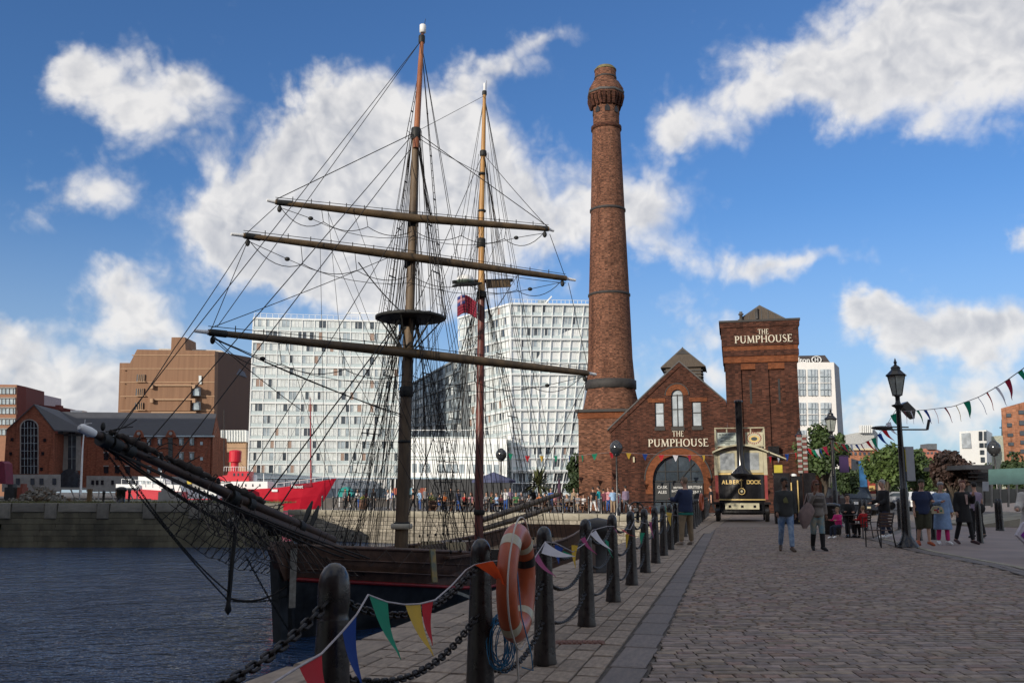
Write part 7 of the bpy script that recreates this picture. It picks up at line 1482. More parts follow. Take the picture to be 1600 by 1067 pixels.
for i, x in enumerate((166, 183, 200, 216.5, 233, 250, 266.5, 283.5, 300)):
    for j, y in enumerate((685.5, 708, 729)):
        if j == 2 and i in (0, 1): pass
        tall = i in (3, 6); h_ = 10
        if tall and j > 0: continue
        w = fpoly([(x - 3.4, y), (x + 3.4, y), (x + 3.4, y + (50 if tall else h_)), (x - 3.4, y + (50 if tall else h_))], YB - .1, -.12, M_bglass if i < 4 or tall else M_glass, 'window', rb)
        fpoly([(x - 4, y - 2), (x + 4, y - 2), (x + 4, y - .4), (x - 4, y - .4)], YB - .1, -.3, M_grey, 'lintel', w)
        if not tall and i > 3: fpoly([(x - .3, y), (x + .3, y), (x + .3, y + h_), (x - .3, y + h_)], YB - .25, -.08, M_wcur, 'glazing_bar', w); fpoly([(x - 3, y + .5), (x - .6, y + .5), (x - .6, y + 7), (x - 3, y + 7)], YB - .22, -.06, M_glassm, 'blind', w)
    if i in (3, 6):
        fpoly([(x - 9, 683), (x - 5, 675), (x - 3, 672), (x + 3, 672), (x + 5, 675), (x + 9, 683)], YB - .9, .6, M_rb, 'dormer_gable', rb); o = MB().tube([at(x, 677, YB - 1.0), at(x, 677, YB - 1.3)], .42, 14).build('roundel', M_grey, rb)
for x in (315,):
    for y in (690, 714): fpoly([(x - 2, y), (x + 2, y), (x + 2, y + 5), (x - 2, y + 5)], YB - .1, -.12, M_glassm, 'window', rb)
for x in (145, 152, 160, 176, 240, 250): fpoly([(x - 2, 750), (x + 2, 750), (x + 2, 757), (x - 2, 757)], YB - .4, -.12, M_bglass, 'window', rb)
for x in (13, 28, 51, 65, 85): fpoly([(x - 3, 747), (x + 3, 747), (x + 3, 757), (x - 3, 757)], GY - .4, -.12, M_glass, 'window', rb)
# -- striped brick offices behind, upper left
ob = thing('striped_brick_offices', tuple(at(30, 770, 300)), 'striped red and tan brick office block at the far left edge', 'building'); M_tanb = mat('tan_brick', (.30, .15, .09), .85, 0, .1, 1)
fpoly([(-60, 600), (26, 601), (22, 775), (-60, 775)], 300, .4, M_tanb, 'front_wall', ob); MB().prism([at(26, 601, 300.1), at(56, 609, 325), at(54, 775, 325), at(22, 775, 300.1)], (0, 6, 0)).build('side_wall', mat('red_brick_far', (.14, .035, .03), .85, 0, .12, 1), ob)
for j, y in enumerate((607, 623, 638, 655, 671)):
    o = fpoly([(-60, y), (24, y), (24, y + 8.5), (-60, y + 8.5)], 299.9, -.2, M_glassm, 'window_band', ob); fpoly([(-60, y - 2), (25, y - 2), (25, y - .4), (-60, y - .4)], 299.8, -.6, M_grey, 'sill_course', ob)
    for i in range(14): fpoly([(-58 + i * 6, y), (-57.3 + i * 6, y), (-57.3 + i * 6, y + 8.5), (-58 + i * 6, y + 8.5)], 299.6, -.15, M_grey, 'mullion', o)
    if j < 3:
        for k, x in enumerate((27, 36, 46)): f_ = (x - 26) * .85; MB().prism([at(x, y + .5 + k, 300 + f_), at(x + 7.5, y + 1.5 + k, 306.5 + f_), at(x + 7.5, y + 9.5 + k, 306.5 + f_), at(x, y + 9 + k, 300 + f_)], (0, -1.4, 0)).build('window', M_brn, ob)
o2 = thing('pale_plant_room', tuple(at(70, 640, 340)), 'plain pale grey windowless box building behind the striped brick offices', 'building'); MB().prism([at(55, 614, 335), at(84, 620.5, 352), at(84, 700, 352), at(55, 700, 335)], (0, 6, 0)).build('wall', mat('lilac_grey', (.42, .38, .42), .8), o2)
o3 = thing('low_brick_range', tuple(at(100, 650, 330)), 'low dark brick roofs with small white cabins behind the slate roof', 'building')
fpoly([(60, 632), (95, 636), (120, 642), (120, 700), (60, 700)], 320, 10, mat('red_brick_far', (.14, .035, .03), .85), 'wall', o3)
fpoly([(93, 634), (99, 634), (99, 641), (93, 641)], 318, -3, mat('red_brick_far', (.14, .035, .03), .85), 'chimney', o3); fpoly([(110, 640.5), (128, 641), (128, 646), (110, 646)], 318, 4, M_white, 'cabin', o3)
# unseen block added past the left edge to cast shade on the brick building
shade_blk = thing('added_shade_block', (-150, 178, 0), 'unseen brick block added beyond the left edge to shade the brick dock office', 'building'); MB().box((-157, 170, 22), (86, 16, 44)).build('wall', M_rb, shade_blk)
for i in range(9): MB().box((-195 + i * 9, 161.9, 24), (3, .3, 26)).build('window', M_glass, shade_blk)
# unseen warehouses behind and left of the photographer, added to shade the near dock
wh = thing('shading_warehouse', (0, -20, 0), 'unseen brick dock warehouse behind the photographer, placed and sized to shade the foreground', 'building')
MB().box((-38, -36, 13.75), (130, 22, 27.5)).build('wall', M_rb, wh)
for i in range(24): MB().box((-98 + i * 5, -24.95, 14), (1.8, .2, 20)).build('window', M_glass, wh)
w2 = thing('shading_warehouse', (-75, 20, 0), 'unseen brick dock warehouse left of the basin, placed to shade the old wall', 'building'); MB().box((-78, 20, 10), (36, 84, 20)).build('wall', M_rb, w2)
for i in range(16): MB().box((-59.95, -16 + i * 4.6, 11), (.2, 1.5, 14)).build('window', M_glass, w2)
# -- hotel right of the tower
M_hw = mat('hotel_white', (.78, .76, .72), .5, 0, .05, .4, world=True)
ht_ = thing('white_hotel', tuple(at(1290, 770, 190)), 'white hotel tower with tall glazed bays and a dark Hilton rooftop sign', 'building'); HY = 190
fpoly([(1180, 566), (1303, 566), (1314, 775), (1180, 775)], HY + .4, 14, M_hw, 'wall', ht_); MB().prism([at(1303, 566, HY + .5), at(1311, 574, HY + 14), at(1319, 690, HY + 14), at(1313, 775, HY + .5)], (0, 4, 0)).build('side_wall', mat('hotel_side_shade', (.25, .245, .25), .6), ht_)  # side wall takes a darkened hotel white, shade put into the colour
fpoly([(1180, 557), (1289, 555), (1297, 566), (1180, 566)], HY + 1, 12, mat('sign_brown', (.06, .05, .05), .6), 'roof_band', ht_)
for j, (y0, y1) in enumerate(((577, 618), (629, 664), (672, 700))):
    for i, (x0, x1) in enumerate(((1243, 1257.5), (1261.5, 1276.5), (1281, 1297))):
        k = j * .8; o = fpoly([(x0 + k, y0), (x1 + k, y0), (x1 + k + .8, y1), (x0 + k + .8, y1)], HY + .3, -.2, M_refl, 'glazed_bay', ht_)
        for r_ in range(1, 4): y = y0 + (y1 - y0) * r_ / 4; fpoly([(x0 + k, y), (x1 + k, y), (x1 + k, y + 1.2), (x0 + k, y + 1.2)], HY, -.2, M_glassm if r_ % 2 else M_hw, 'spandrel', o)
        for c_ in (.35, .7): x = x0 + (x1 - x0) * c_ + k; fpoly([(x, y0), (x + .6, y0), (x + 1.2, y1), (x + .6, y1)], HY - .05, -.15, M_glassm, 'mullion', o)
for i in range(4): fpoly([(1252 + i * 12, 704), (1254 + i * 12, 704), (1254 + i * 12, 710), (1252 + i * 12, 710)], HY, -.2, M_dk, 'fascia_letter', ht_)
text('Hilton', 1.55, M_white, 'hotel_name', ht_, at(1251, 566.5, HY + .6), (1, 0, 0), UP, .08, .02)
cE = at(1275.5, 562, HY + .6)
for s0_, s1_ in ((1.0, .82),):
    mb = MB(); n = 20
    for i in range(n):
        a, b = 2 * pi * i / n, 2 * pi * (i + 1) / n; f = lambda t_, k: cE + V((1.05 * k * math.cos(t_), 0, .78 * k * math.sin(t_)))
        mb.prism([f(a, s0_), f(b, s0_), f(b, s1_), f(a, s1_)], (0, -.15, 0))
    mb.build('emblem_ring', M_white, ht_)
for x in (-.33, .22): MB().ob(cE + V((x, 0, -.42)), (.14, 0, 0), (0, -.15, 0), (0, 0, .84)).build('emblem_bar', M_white, ht_)
MB().ob(cE + V((-.2, 0, -.06)), (.42, 0, 0), (0, -.15, 0), (0, 0, .14)).build('emblem_bar', M_white, ht_)
# -- buildings on the far right
def simple(name, lab, poly, Y, dy, m, wins=(), wm=None, cat='building'):
    r = thing(name, tuple(at(poly[0][0], 770, Y)), lab, cat); fpoly(poly, Y, dy, m, 'wall', r, .62 * dy if poly[0][0] > 1400 else .45 * dy)
    for (x0, y0, x1, y1) in wins: fpoly([(x0, y0), (x1, y0), (x1, y1), (x0, y1)], Y - .05, -.2, wm or M_glass, 'window', r)
    return r
M_ob = brick('orange_far_brick', (.36, .14, .07), (.45, .19, .10), (.3, .2, .15), bw=.6, bh=.25, var=.2)
ob_ = simple('orange_brick_block', 'tall orange brick block with small square windows at the right edge', [(1564, 638), (1600, 628), (1680, 610), (1680, 775), (1573, 775)], 170, 12, M_ob, [(1572, 646, 1579, 651.5), (1591, 641, 1599, 647), (1573, 661, 1580, 667), (1592, 657, 1600, 664), (1574, 677, 1582, 682), (1593, 673, 1601, 680), (1575, 691, 1583, 696), (1594, 688, 1601, 694), (1576, 705, 1584, 710), (1594, 702, 1601, 708)])
wb = simple('white_modern_block', 'small white modern block with a glazed left bay and dark square windows', [(1499, 674), (1541, 671.5), (1543, 775), (1501, 775)], 200, 12, M_wht, [(1529, 674, 1534, 688), (1537, 674, 1541, 688), (1530, 692, 1536, 699), (1538, 692, 1542, 699), (1531, 703, 1537, 710), (1532, 714, 1538, 722)])
fpoly([(1502, 677), (1515, 676), (1517, 700), (1503, 700)], 199.9, -.2, M_refl, 'glazed_bay', wb)
simple('pale_green_block', 'plain pale green grey block between the white block and the orange brick one', [(1541, 682), (1570, 680), (1572, 775), (1543, 775)], 210, 12, mat('pale_green_wall', (.38, .40, .32), .8))
hs = simple('pale_hospital_block', 'distant pale building with upright rooftop fins behind the small tree', [(1316, 680), (1366, 671), (1366, 775), (1316, 775)], 330, 20, mat('pale_wall', (.42, .43, .42), .8))
for i in range(6): fpoly([(1345 + i * 3.3, 664), (1346.6 + i * 3.3, 664), (1346.6 + i * 3.3, 676), (1345 + i * 3.3, 676)], 328, 2, M_white, 'roof_fin', hs)
rr2 = simple('orange_terrace', 'distant row of orange brick houses with pale bands above the street', [(1325, 701), (1366, 700), (1366, 775), (1325, 775)], 280, 15, M_ob, [(1328 + i * 7, 706, 1331 + i * 7, 711) for i in range(5)])
fpoly([(1325, 701), (1366, 700), (1366, 703), (1325, 703)], 279.5, -.5, M_cream, 'band', rr2)
simple('grey_shed', 'grey sloping roofed shed at the end of the street', [(1330, 716), (1352, 722), (1366, 732), (1366, 775), (1330, 775)], 230, 12, mat('shed_grey', (.2, .21, .21), .8), [(1338, 721, 1344, 724)])
rs = simple('red_scaffold_block', 'distant reddish brick building under scaffold above the dark red tree', [(1426, 702), (1456, 700), (1466, 704), (1466, 760), (1426, 760)], 260, 12, mat('rose_brick', (.42, .17, .12), .8), [(1430 + i * 6, 706, 1433 + i * 6, 709) for i in range(6)]); fpoly([(1450, 693), (1464, 693), (1464, 702), (1450, 702)], 259, 5, mat('tank_grey', (.12, .13, .14), .6), 'roof_tank', rs)
an = thing('radio_mast', tuple(at(1566, 770, 300)), 'thin lattice radio mast behind the pale green block', 'mast'); MB().tube([at(1566, 690, 300), at(1566, 655, 300)], .25, 5).build('pole', M_cfr, an); MB().beam(at(1562, 668, 300), at(1570, 668, 300), .3).build('arm', M_cfr, an)
ps = thing('small_pavilion', tuple(at(1282, 790, 75)), 'small pale classical kiosk with columns behind the middle lamp', 'kiosk')
fpoly([(1272, 743), (1298, 743), (1298, 792), (1272, 792)], 76, 4, mat('pavilion_dark', (.12, .11, .09), .8), 'back_wall', ps); fpoly([(1270, 735), (1299, 735), (1299, 744), (1270, 744)], 75.5, 5, M_cream, 'roof', ps)
for x in (1273, 1282, 1290, 1296): fpoly([(x - 1, 744), (x + 1, 744), (x + 1, 792), (x - 1, 792)], 75.6, .3, M_cream, 'column', ps)
# glass fence and dark shelter on the right
gf = thing('glass_canopy', tuple(at(1570, 790, 42)), 'pale green glass screen on posts beside a stone ramp at the right edge', 'screen')
M_gg = mat('green_glass', (.08, .17, .155), .2, 0, .15, 1.5, spec=.8)
for i in range(4): x0 = 1545 + i * 19; fpoly([(x0, 733 - i * .8), (x0 + 18.9, 732.4 - i * .8), (x0 + 18.9, 756), (x0, 757)], 42, .05, M_gg, 'glass_pane', gf)
for i in range(6): x = 1537 + i * 13; fpoly([(x, 757), (x + 1.6, 757), (x + 1.6, 792), (x, 792)], 41.8, .12, mat('steel_post', (.25, .24, .22), .5, .3), 'post', gf); fpoly([(x + 1.8, 764), (x + 12.5, 763), (x + 12.5, 785), (x + 1.8, 786)], 42.2, .03, mat('clear_pane', (.05, .055, .05), .15, spec=.8), 'lower_pane', gf)
MB().prism([(at(1528, 796, 40).x, 40, .0), (at(1640, 790, 40).x, 40, .0), (at(1640, 790, 40).x, 40, .55), (at(1528, 796, 40).x, 40, .08)], (0, 4, 0)).build('ramp', M_cope, gf)
ds = thing('dark_shelter', tuple(at(1530, 790, 60)), 'dark grey flat roofed shelter between the red tree and the glass screen', 'shelter')
fpoly([(1510, 726), (1551, 726), (1551, 733), (1510, 733)], 58, 6, mat('shelter_roof', (.03, .033, .04), .6), 'roof', ds); fpoly([(1512, 733), (1549, 733), (1549, 790), (1512, 790)], 61, 3, M_dk, 'back', ds)
for y in (738, 744, 750): fpoly([(1513, y), (1545, y), (1545, y + 2), (1513, y + 2)], 60.6, .2, M_cfr, 'slat', ds)
po = thing('poster_board', tuple(at(1536, 785, 40)), 'white notice board beside the glass screen', 'sign'); fpoly([(1536, 752), (1545, 752), (1545, 767), (1536, 767)], 40, .06, mat('notice_grey', (.34, .36, .38), .5), 'board', po); fpoly([(1538, 767), (1539, 767), (1539, 795), (1538, 795)], 40, .06, M_cfr, 'post', po)
for i, (px, Y, lab) in enumerate(((1558, 36.5, 'left one of the pair of black posts in front of the glass screen'), (1563, 36.2, 'right one of the pair of black posts in front of the glass screen'), (1528, 27.5, 'black post right of the woman in the black coat'), (1434, 29, 'black post behind the man in olive shorts'), (1457, 29.5, 'black post between the man in shorts and the woman in pale blue'), (1352, 36, 'black post with shining head behind the seated family'), (1345, 40, 'black post beside the dark car on the street'), (1405, 38, 'black post just left of the nearest street lamp'), (1375, 39, 'black post behind the man in the zipped jacket'), (1330, 38, 'black post behind the child in hot pink'), (1520, 36, 'black post behind the person in lilac'), (1602, 34, 'black post at the right edge of the picture'))):
    copy(fb, (at(px, 800, Y).x, Y, 0), 0, lab, 'black posts along the right pavement')
# banners on poles, cars
for px, Y, c, l in ((1357, 66, 'blue', 'blue vertical street banner above the road'), (1370, 64, 'red', 'red and yellow street banner beside the blue one')):
    r = thing('street_banner', tuple(at(px, 790, Y)), l, 'banner'); b = at(px, 775, Y); b.z = 0; zt = at(px, 718, Y).z; MB().tube([b, b + V((0, 0, zt))], .05, 6).build('pole', M_cfr, r)
    m = {'blue': mat('banner_blue', (.03, .13, .30), .6, 0, .4, 1.2), 'red': mat('banner_crest', (.30, .05, .04), .6, 0, .3, 3), 'white': mat('banner_pale', (.25, .4, .55), .6)}[c]; o = MB().ob(b + V((-.55, 0, zt - 2.3)), (.5, 0, 0), (0, .03, 0), (0, 0, 2.2)).build('cloth', m, r)
    if c == 'red': [MB().ob(b + V((-.5, -.02, zt - 2.1 + k * .9)), (.4, 0, 0), (0, .02, 0), (0, 0, .35)).build('crest', M_gold, o) for k in (0, 1)]
pb = thing('purple_banner', tuple(at(1319, 790, 44)), 'dark purple banner hanging in front of the tree by the middle lamp', 'banner'); MB().ob(at(1312, 738, 41), (.42, 0, 0), (0, .03, 0), (0, 0, .75)).build('cloth', mat('banner_purple', (.035, .015, .07), .7), pb); MB().beam(at(1306, 712, 41), at(1326, 712, 41), .03).build('arm', M_black, pb)
def car(px, Y, rz, col, lab, tall=1.75):
    p = at(px, 780, Y); p.z = 0; r = thing('parked_car', tuple(p), lab, 'car', None, rz); L, Wd = 4.4, 1.8
    def loc(mb, name, m, par=r): o = mb.build(name, m); o.parent = par; return o
    side = [(-2.2, .35), (-2.2, .8), (-1.95, .98), (-1.2, 1.05), (-.7, tall), (1.3, tall), (1.9, 1.1), (2.2, 1.0), (2.22, .35)]
    loc(MB().prism([(-Wd / 2, y, z) for y, z in side], (Wd, 0, 0)), 'body', mat('car_' + col, {'dark': (.02, .025, .035), 'white': (.6, .62, .65), 'silver': (.3, .32, .35)}[col], .3, .2))
    for s in (-1, 1):
        loc(MB().prism([(s * Wd / 2 - .01, -1.05, 1.08), (s * Wd / 2 - .01, -.65, tall - .1), (s * Wd / 2 - .01, 1.2, tall - .1), (s * Wd / 2 - .01, 1.7, 1.12)], (.02, 0, 0)), 'side_window', M_glass)
        for y in (-1.4, 1.4): loc(MB().tube([(s * (Wd / 2 - .2), y, .33), (s * (Wd / 2 + .01), y, .33)], .33, 16), 'wheel', M_black)
        loc(MB().box((s * .65, -2.2, .78), (.35, .06, .16)), 'headlight', M_white)
    loc(MB().prism([(-.75, -1.22, 1.08), (.75, -1.22, 1.08), (.65, -.74, tall - .08), (-.65, -.74, tall - .08)], (0, -.02, 0)), 'windscreen', M_glass)
    loc(MB().box((0, -2.22, .5), (.5, .03, .12)), 'number_plate', M_cream); return r
car(1307 + 22, 62, .1, 'dark', 'dark blue people carrier parked on the street behind the seated family', 1.8); car(1322 + 8, 115, .2, 'silver', 'small silver car far down the street', 1.45); car(1442, 75, -.5, 'white', 'pale car glimpsed behind the walking couple', 1.5); car(1420, 80, 1.2, 'silver', 'silver car behind the nearest street lamp', 1.5); car(1318, 80, .2, 'white', 'white car beyond the dark people carrier', 1.45)
# ================================================================ trees
M_bark = mat('bark', (.07, .055, .04), .9, 0, .3, 4, bump=.6, bs=12)
def tree(px, Y, ytop, wpx, lab, lm, base=.32, n=5200, seed=1, yb=770, shape=1., ls=.13):
    rnd = random.Random(seed); p = at(px, yb, Y); p.z = 0; zt = at(px, ytop, Y).z; hw = wpx / 2 / F * Y; r = thing('tree', tuple(p), lab, 'tree'); cz = zt * base; hh = (zt - cz) / 2; C = p + V((0, 0, cz + hh))
    MB().tube([p, p + V((.05, 0, cz * .7)), p + V((-.05, 0, cz + hh))], [.04 * zt * .7, .03 * zt * .7, .012 * zt], 8).build('trunk', M_bark, r)
    cl_ = []
    for i in range(34):
        d = V((rnd.gauss(0, 1), rnd.gauss(0, 1), rnd.gauss(0, 1))).normalized() * rnd.uniform(.35, .95); cl_.append((C + V((d.x * hw * .88, d.y * hw * .88, d.z * hh * .92)), rnd.uniform(.2, .36) * min(hw, hh) * 1.1))
    lb_ = MB()
    for c, _ in cl_[:14]: lb_.tube([p + V((0, 0, cz * .8)), mix3(p + V((0, 0, cz)), c, .5) + V((0, 0, .1)), c], [.018 * zt, .01 * zt, .005 * zt], 5)
    lb_.build('limbs', M_bark, r); mb = MB()
    for i in range(n):
        c, q = rnd.choice(cl_); d = V((rnd.gauss(0, 1), rnd.gauss(0, 1), rnd.gauss(0, 1))).normalized(); k = rnd.random() ** .4; o_ = c + d * q * 1.15 * k; s = rnd.uniform(.6, 1.3) * ls
        a = (d * .5 + V((rnd.uniform(-1, 1), rnd.uniform(-1, 1), rnd.uniform(-.3, 1)))).normalized(); b = a.cross(V((rnd.uniform(-1, 1), rnd.uniform(-1, 1), rnd.uniform(-1, 1)))).normalized() * s; e = a.cross(b).normalized() * s * .62
        mb.add([o_ - b, o_ + e, o_ + b, o_ - e], [(0, 1, 2, 3)])
    mb.build('crown', lm, r)
G1 = leafmat('leaf_mid_green', (.026, .05, .012), (.07, .115, .028)); G2 = leafmat('leaf_dark_green', (.014, .03, .008), (.04, .07, .018)); G3 = leafmat('leaf_dark_red', (.022, .013, .010), (.055, .028, .021)); G4 = leafmat('leaf_light_green', (.035, .065, .013), (.09, .14, .032))
tree(1290, 66, 655, 84, 'round green tree directly right of the brick tower', G1, .36, 6500, 3, ls=.15); tree(1322, 60, 720, 40, 'lower dark green crown hanging between the middle lamp and the street', G2, .35, 2600, 33, ls=.12)
tree(1386, 62, 688, 66, 'light green round tree behind the nearest street lamp', G4, .34, 5200, 5, ls=.14); tree(1432, 66, 698, 60, 'dark green tree right of the nearest street lamp', G1, .3, 4000, 6, ls=.14)
tree(1489, 62, 700, 92, 'wide dark red leaved tree behind the woman in black', G3, .34, 6500, 7, ls=.14); tree(1352, 110, 722, 40, 'small tree at the end of the street beside the banners', G2, .3, 2000, 8, ls=.2)
tree(1596, 70, 704, 60, 'dark green bushy tree above the glass screen at the right edge', G2, .2, 4200, 9, ls=.15); tree(1462, 90, 714, 50, 'distant green tree behind the dark red one', G1, .3, 2400, 10, ls=.18)
tree(905, 95, 702, 44, 'dark bushy evergreen between the leaning tower and the chimney', G2, .04, 5200, 12, ls=.17); tree(1262, 72, 700, 30, 'shaded leaves beside the low brick wing', G2, .3, 1600, 13, ls=.13)
for i in range(8): tree(1395 + i * 22, 150, 722 + random.uniform(-4, 8), 36, ('leftmost', 'second', 'third', 'fourth', 'fifth', 'sixth', 'seventh', 'rightmost')[i] + ' tree from the left in the far line beyond the red tree', G2, .2, 900, 40 + i, ls=.3)
far_st = thing('street_shops', tuple(at(1440, 770, 170)), 'distant dark shopfronts under the tree line right of the nearest lamp', 'building'); fpoly([(1300, 735), (1500, 735), (1500, 775), (1300, 775)], 170, 8, mat('shop_wall', (.07, .065, .06), .8, 0, .3, .5, world=True), 'wall', far_st)
for i in range(22):
    x = 1372 + i * 6; fpoly([(x, 755), (x + 3.5, 755), (x + 3.5, 766), (x, 766)], 169.9, -.2, random.choice((M_glassl, M_glass, M_glassm, M_brn)), 'shop_window', far_st)
# ================================================================ red lightship and workboat
M_lred = mat('lightship_red', (.55, .012, .03), .4, 0, .08, .4, world=True)
ls_ = thing('lightship', tuple(at(400, 790, 200)), 'bright red lightship with a stubby lantern tower moored behind the old dock wall', 'ship'); LY = 200
hl = MB(); top_ = [(236, 766), (290, 764), (340, 762), (370, 763), (400, 764), (440, 762), (480, 756), (510, 750), (526, 747)]; bot_ = [(246, 797), (290, 797), (340, 797), (370, 797), (400, 797), (440, 797), (470, 797), (489, 797), (498, 796)]
hwid = [1.5, 3, 3.6, 3.7, 3.7, 3.3, 2.3, 1.1, .12]; vs = []
for (t_, b_, w) in zip(top_, bot_, hwid):
    a, b = at(t_[0], t_[1], LY), at(b_[0], b_[1], LY); m_ = mix3(a, b, .5); vs += [a + V((0, -w, 0)), m_ + V((0, -w * .95, 0)), b + V((0, -w * .7, 0)), b + V((0, w * .7, 0)), m_ + V((0, w * .95, 0)), a + V((0, w, 0))]
fs = [(i * 6 + j, (i + 1) * 6 + j, (i + 1) * 6 + (j + 1) % 6, i * 6 + (j + 1) % 6) for i in range(8) for j in range(6)] + [(0, 1, 2, 3, 4, 5), (53, 52, 51, 50, 49, 48)]
hl.add(vs, [f[::-1] for f in fs], 0, False); hl.build('hull', M_lred, ls_)
def lbox(x0, y0, x1, y1, w, m, name, par=ls_): return fpoly([(x0, y0), (x1, y0), (x1, y1), (x0, y1)], LY - w, 2 * w, m, name, par)
dh2 = lbox(345, 752, 418, 765, 2.6, M_wht, 'white_deckhouse'); wh2 = fpoly([(338, 751.5), (340, 744), (355, 742), (357, 736), (388, 736), (389, 751.5)], LY - 2, 4, M_lred, 'wheelhouse', ls_)
for x in (364.5, 371, 377.5, 386): fpoly([(x, 739), (x + 2.6, 739), (x + 2.6, 743.5), (x, 743.5)], LY - 2, -.05, M_glass, 'window', wh2)
c = at(366.5, 736, LY); MB().lathe(c, [(.95, -1), (.8, 1.2), (.8, 1.8), (1.25, 2.1), (1.25, 2.2), (1.3, 4.2), (1.1, 4.35), (.5, 4.5)], 18, sm=False).build('lantern_tower', M_lred, ls_)
MB().lathe(c + V((0, 0, 1.95)), [(1.4, 0), (1.4, .12)], 18).build('gallery', M_lred, ls_)
for k in range(10): MB().beam(c + V((-1.9 + k * .5, -1.2, 0)), c + V((-1.9 + k * .5, -1.2, .9)), .07).build('stanchion', M_white, ls_)
MB().beam(c + V((-1.9, -1.2, .9)), c + V((2.6, -1.2, .9)), .07).build('handrail', M_white, ls_)
for x in range(6): fpoly([(350 + x * 11, 756), (352 + x * 11, 756), (352 + x * 11, 760), (350 + x * 11, 760)], LY - 2.6, -.06, M_glass, 'porthole', dh2)
MB().prism([at(453, 757, LY - 2.9), at(487, 754, LY - 1.9), at(487, 760, LY - 1.95), at(453, 763, LY - 2.9)], (0, -.06, 0)).build('name_band', mat('name_maroon', (.22, .008, .02), .5), ls_)
text('Planet', 1.0, M_white, 'ship_name', ls_, at(464, 762.3, LY - 2.75), (.97, .15, .0), UP, .02, .02)
MB().tube([at(486, 755, LY), at(485, 640, LY), at(484.5, 620, LY)], [.2, .13, .06], 8).build('foremast', mat('mast_crimson', (.25, .02, .03), .5), ls_); MB().tube([at(350, 760, LY), at(350, 640, LY)], [.15, .08], 6).build('aft_mast', M_cfr, ls_)
for a, b in (((485, 622), (524, 748)), ((485, 622), (418, 755)), ((350, 645), (300, 758)), ((485, 700), (350, 700)), ((350, 700), (388, 735))): rope(at(*a, LY), at(*b, LY), .03, 0, 'stay', M_rope, ls_)
MB().beam(at(412, 752, LY - 1), at(412, 740, LY - 1), .12).build('ventilator', M_white, ls_); MB().lathe(at(398, 752, LY), [(.5, 0), (.5, 1.2), (.3, 1.4)], 10).build('capstan', M_white, ls_)
for x in range(300, 520, 12):
    y = 763 if x < 420 else 763 - (x - 420) * .14; MB().beam(at(x, y, LY - 1), at(x, y - 6, LY - 1), .07).build('stanchion', M_white, ls_)
MB().tube([at(300, 757, LY - 1), at(420, 757, LY - 1), at(518, 743.5, LY - 1)], .05, 5).build('handrail', M_white, ls_); MB().ob(at(425, 768, LY - 3.2), (1.2, 0, 0), (0, -.3, 0), (0, 0, .5)).build('fairlead', M_white, ls_)
wkb = thing('workboat', tuple(at(230, 780, 175)), 'white and red workboat with a cluttered deck behind the old dock wall', 'boat'); WY = 178
fpoly([(182, 757), (200, 758), (216, 764), (282, 768), (282, 779), (186, 779)], WY, 4, M_lred, 'hull', wkb); fpoly([(181, 756), (216, 757), (217, 765), (181, 765)], WY - .1, 4.2, M_wht, 'white_bow', wkb); fpoly([(216, 744), (258, 748), (258, 768), (216, 766)], WY + .5, 3, M_wht, 'cabin', wkb); fpoly([(258, 756), (283, 758), (283, 770), (258, 768)], WY + .4, 3, M_wht, 'aft_cabin', wkb)
for x in range(4): fpoly([(221 + x * 9, 751), (226 + x * 9, 751), (226 + x * 9, 756), (221 + x * 9, 756)], WY + .5, -.06, M_glassm, 'window', wkb)
for x in range(8): MB().beam(at(190 + x * 11, 757 + x * .8, WY), at(190 + x * 11, 748 + x * .8, WY), .08).build('stanchion', M_white, wkb)
MB().beam(at(190, 748, WY), at(267, 753.6, WY), .08).build('handrail', M_white, wkb); MB().tube([at(250, 757, WY), at(252, 735, WY)], .1, 6).build('pole', M_white, wkb)
fb3 = thing('crane_barge', tuple(at(310, 780, 180)), 'small vessel with red and yellow deck gear between the workboat and the lightship', 'boat')
fpoly([(284, 762), (338, 763), (338, 779), (284, 779)], 186, 4, M_wht, 'hull', fb3); fpoly([(304, 741), (313, 741), (314, 755), (303, 755)], 185.5, 2, M_lred, 'wheelhouse', fb3); fpoly([(303, 736), (314, 736), (314, 741), (303, 741)], 185.6, 2, M_wht, 'top_rail', fb3); fpoly([(292, 747), (299, 748), (299, 756), (292, 756)], 185.5, 1, mat('gear_yellow', (.5, .38, .03), .5), 'winch', fb3); fpoly([(300, 755), (340, 755), (340, 764), (300, 764)], 185.7, 2, mat('deck_grey', (.3, .3, .28), .6), 'deck_gear', fb3)
# ================================================================ left quay clutter
zq = .62
rubble = MB(); rr3 = random.Random(5)
for i in range(900):
    u = rr3.gauss(0, 1); px = 62 + u * 34; Y = 78 + rr3.uniform(-3, 5); hh = max(.12, 1.55 * math.exp(-((px - 64) / 30) ** 2)) * rr3.random(); c = at(px, 780, Y); c.z = zq + hh * (1 - abs(Y - 79) / 7); s = rr3.uniform(.08, .26)
    a = V((rr3.uniform(-1, 1), rr3.uniform(-1, 1), rr3.uniform(-.5, .5))).normalized(); b = a.cross(V((0, 0, 1))).normalized(); rubble.ob(c, a * s * 1.4, b * s, a.cross(b) * s * .7, rr3.choice((0, 0, 1)))
tag(rubble.build('rubble_heap', [mat('rubble_grey', (.17, .16, .135), .95, 0, .3, 4), mat('rubble_brown', (.12, .085, .055), .95, 0, .3, 4)]), 'heap of broken stone rubble lying on the left quay', 'rubble', None, 'stuff')
weeds = MB()
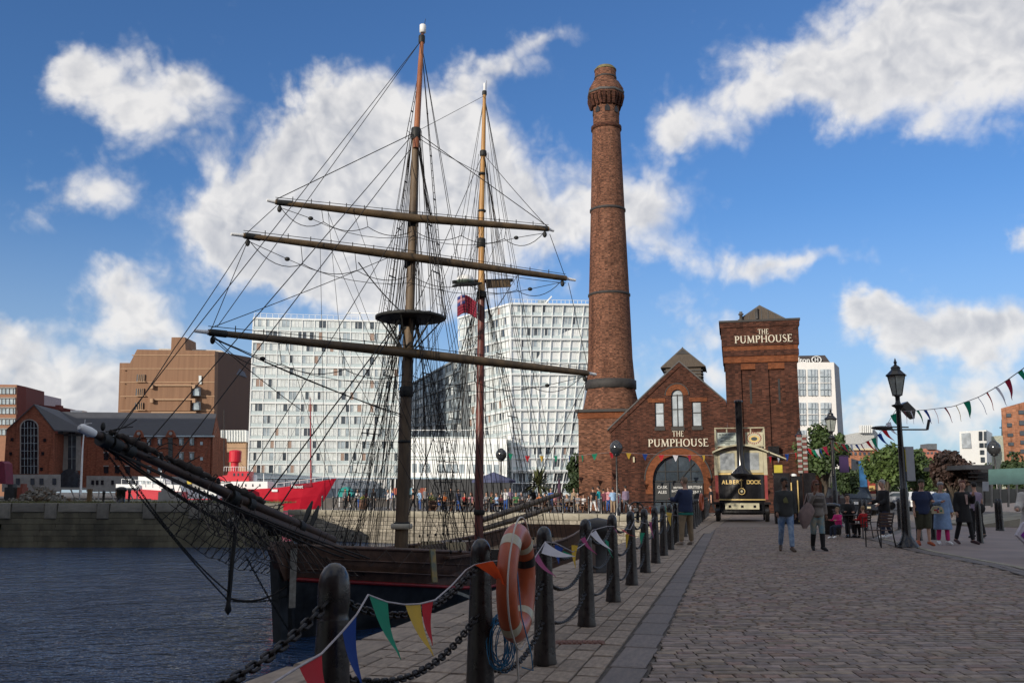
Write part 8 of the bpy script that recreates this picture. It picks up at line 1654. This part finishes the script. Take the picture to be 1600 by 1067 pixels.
for i in range(5200):
    Y = rr3.uniform(70.2, 76); x = rr3.uniform(-42, -17.3); h_ = rr3.uniform(.04, .22) * (1.6 if rr3.random() < .1 else 1); a = rr3.uniform(0, 6.28); d_ = V((math.cos(a), math.sin(a), 0)) * .03; weeds.add([V((x, Y, zq)) - d_, V((x, Y, zq)) + d_, V((x + rr3.uniform(-.06, .06), Y, zq + h_))], [(0, 1, 2)])
tag(weeds.build('weeds', leafmat('weed_green', (.06, .07, .02), (.15, .14, .05))), 'dry weeds and grass growing along the left quay edge', 'weeds', None, 'stuff')
rl_ = thing('steel_railing', tuple(at(150, 775, 80)), 'grey steel railing stacked across trestles on the left quay', 'railing'); a, b = at(95, 763, 80), at(215, 764, 80); MB().beam(a, b, .16, .2).build('top_bar', M_grey, rl_)
for i in range(9): p = mix3(a, b, i / 8); MB().beam(p, V((p.x + .6 * (i % 2), p.y, zq)), .09).build('upright', M_grey, rl_)
wp = thing('timber_post', tuple(at(140, 775, 76)), 'short rusty timber post standing in front of the grey railing', 'post'); c = at(140, 775, 76); MB().beam((c.x, 76, zq), (c.x, 76, zq + 1.1), .3).build('post', mat('rusty_timber', (.14, .085, .04), .9), wp)
for px, w, h_, l in ((189, .42, 1.25, 'black iron mooring post on the left quay edge'), (162, .12, 1.0, 'thin dark post on the left quay beside the railing'), (202, .12, 1.1, 'thin dark post just right of the mooring post')):
    c = at(px, 775, 72); tag(MB().lathe((c.x, 72, zq), [(w, 0), (w * .8, .1), (w * .75, h_ * .7), (w, h_ * .75), (w, h_ * .92), (w * .3, h_)], 14).build('mooring_post', M_black), l, 'bollard')
lm2 = thing('white_flagpole', tuple(at(124, 775, 78)), 'slim white lamp mast with a small cross aerial on the left quay', 'mast'); MB().tube([at(126, 772, 78), at(129, 700, 78), at(132, 668, 78)], [.1, .07, .03], 8).build('pole', M_white, lm2); MB().beam(at(126, 663, 78), at(143, 661, 78), .05).build('cross_arm', M_white, lm2); MB().tube([at(132, 668, 78), at(133, 655, 78)], .02, 5).build('aerial', M_white, lm2)
sk = thing('pink_tarpaulin', tuple(at(3, 760, 76)), 'tall pink covered shape at the very left edge of the quay', 'cover'); fpoly([(-14, 755), (-10, 724), (2, 720), (7, 724), (9, 756)], 76, 1.2, mat('dull_pink', (.16, .02, .045), .8), 'cover', sk)
for px, w, h_, c_, l in ((14, 16, 14, M_dk, 'dark crate pile at the far left of the quay'), (30, 8, 14, mat('rust_red', (.2, .05, .03), .8), 'small rust red machine beside the rubble heap'), (262, 30, 7, M_grey, 'low pale concrete block on the left quay behind the ship chains')):
    a = at(px - w / 2, 775, 82); b = at(px + w / 2, 775, 82); zt_ = at(px, 775 - h_, 82).z; tag(MB().ob((a.x, 82, zq), (b.x - a.x, 0, 0), (0, 1, 0), (0, 0, max(.3, zt_ - zq))).ob((a.x + .2, 82.1, max(.3, zt_ - zq) + zq), ((b.x - a.x) * .5, 0, 0), (0, .7, 0), (0, 0, .3)).build('crate', c_), l, 'crate')
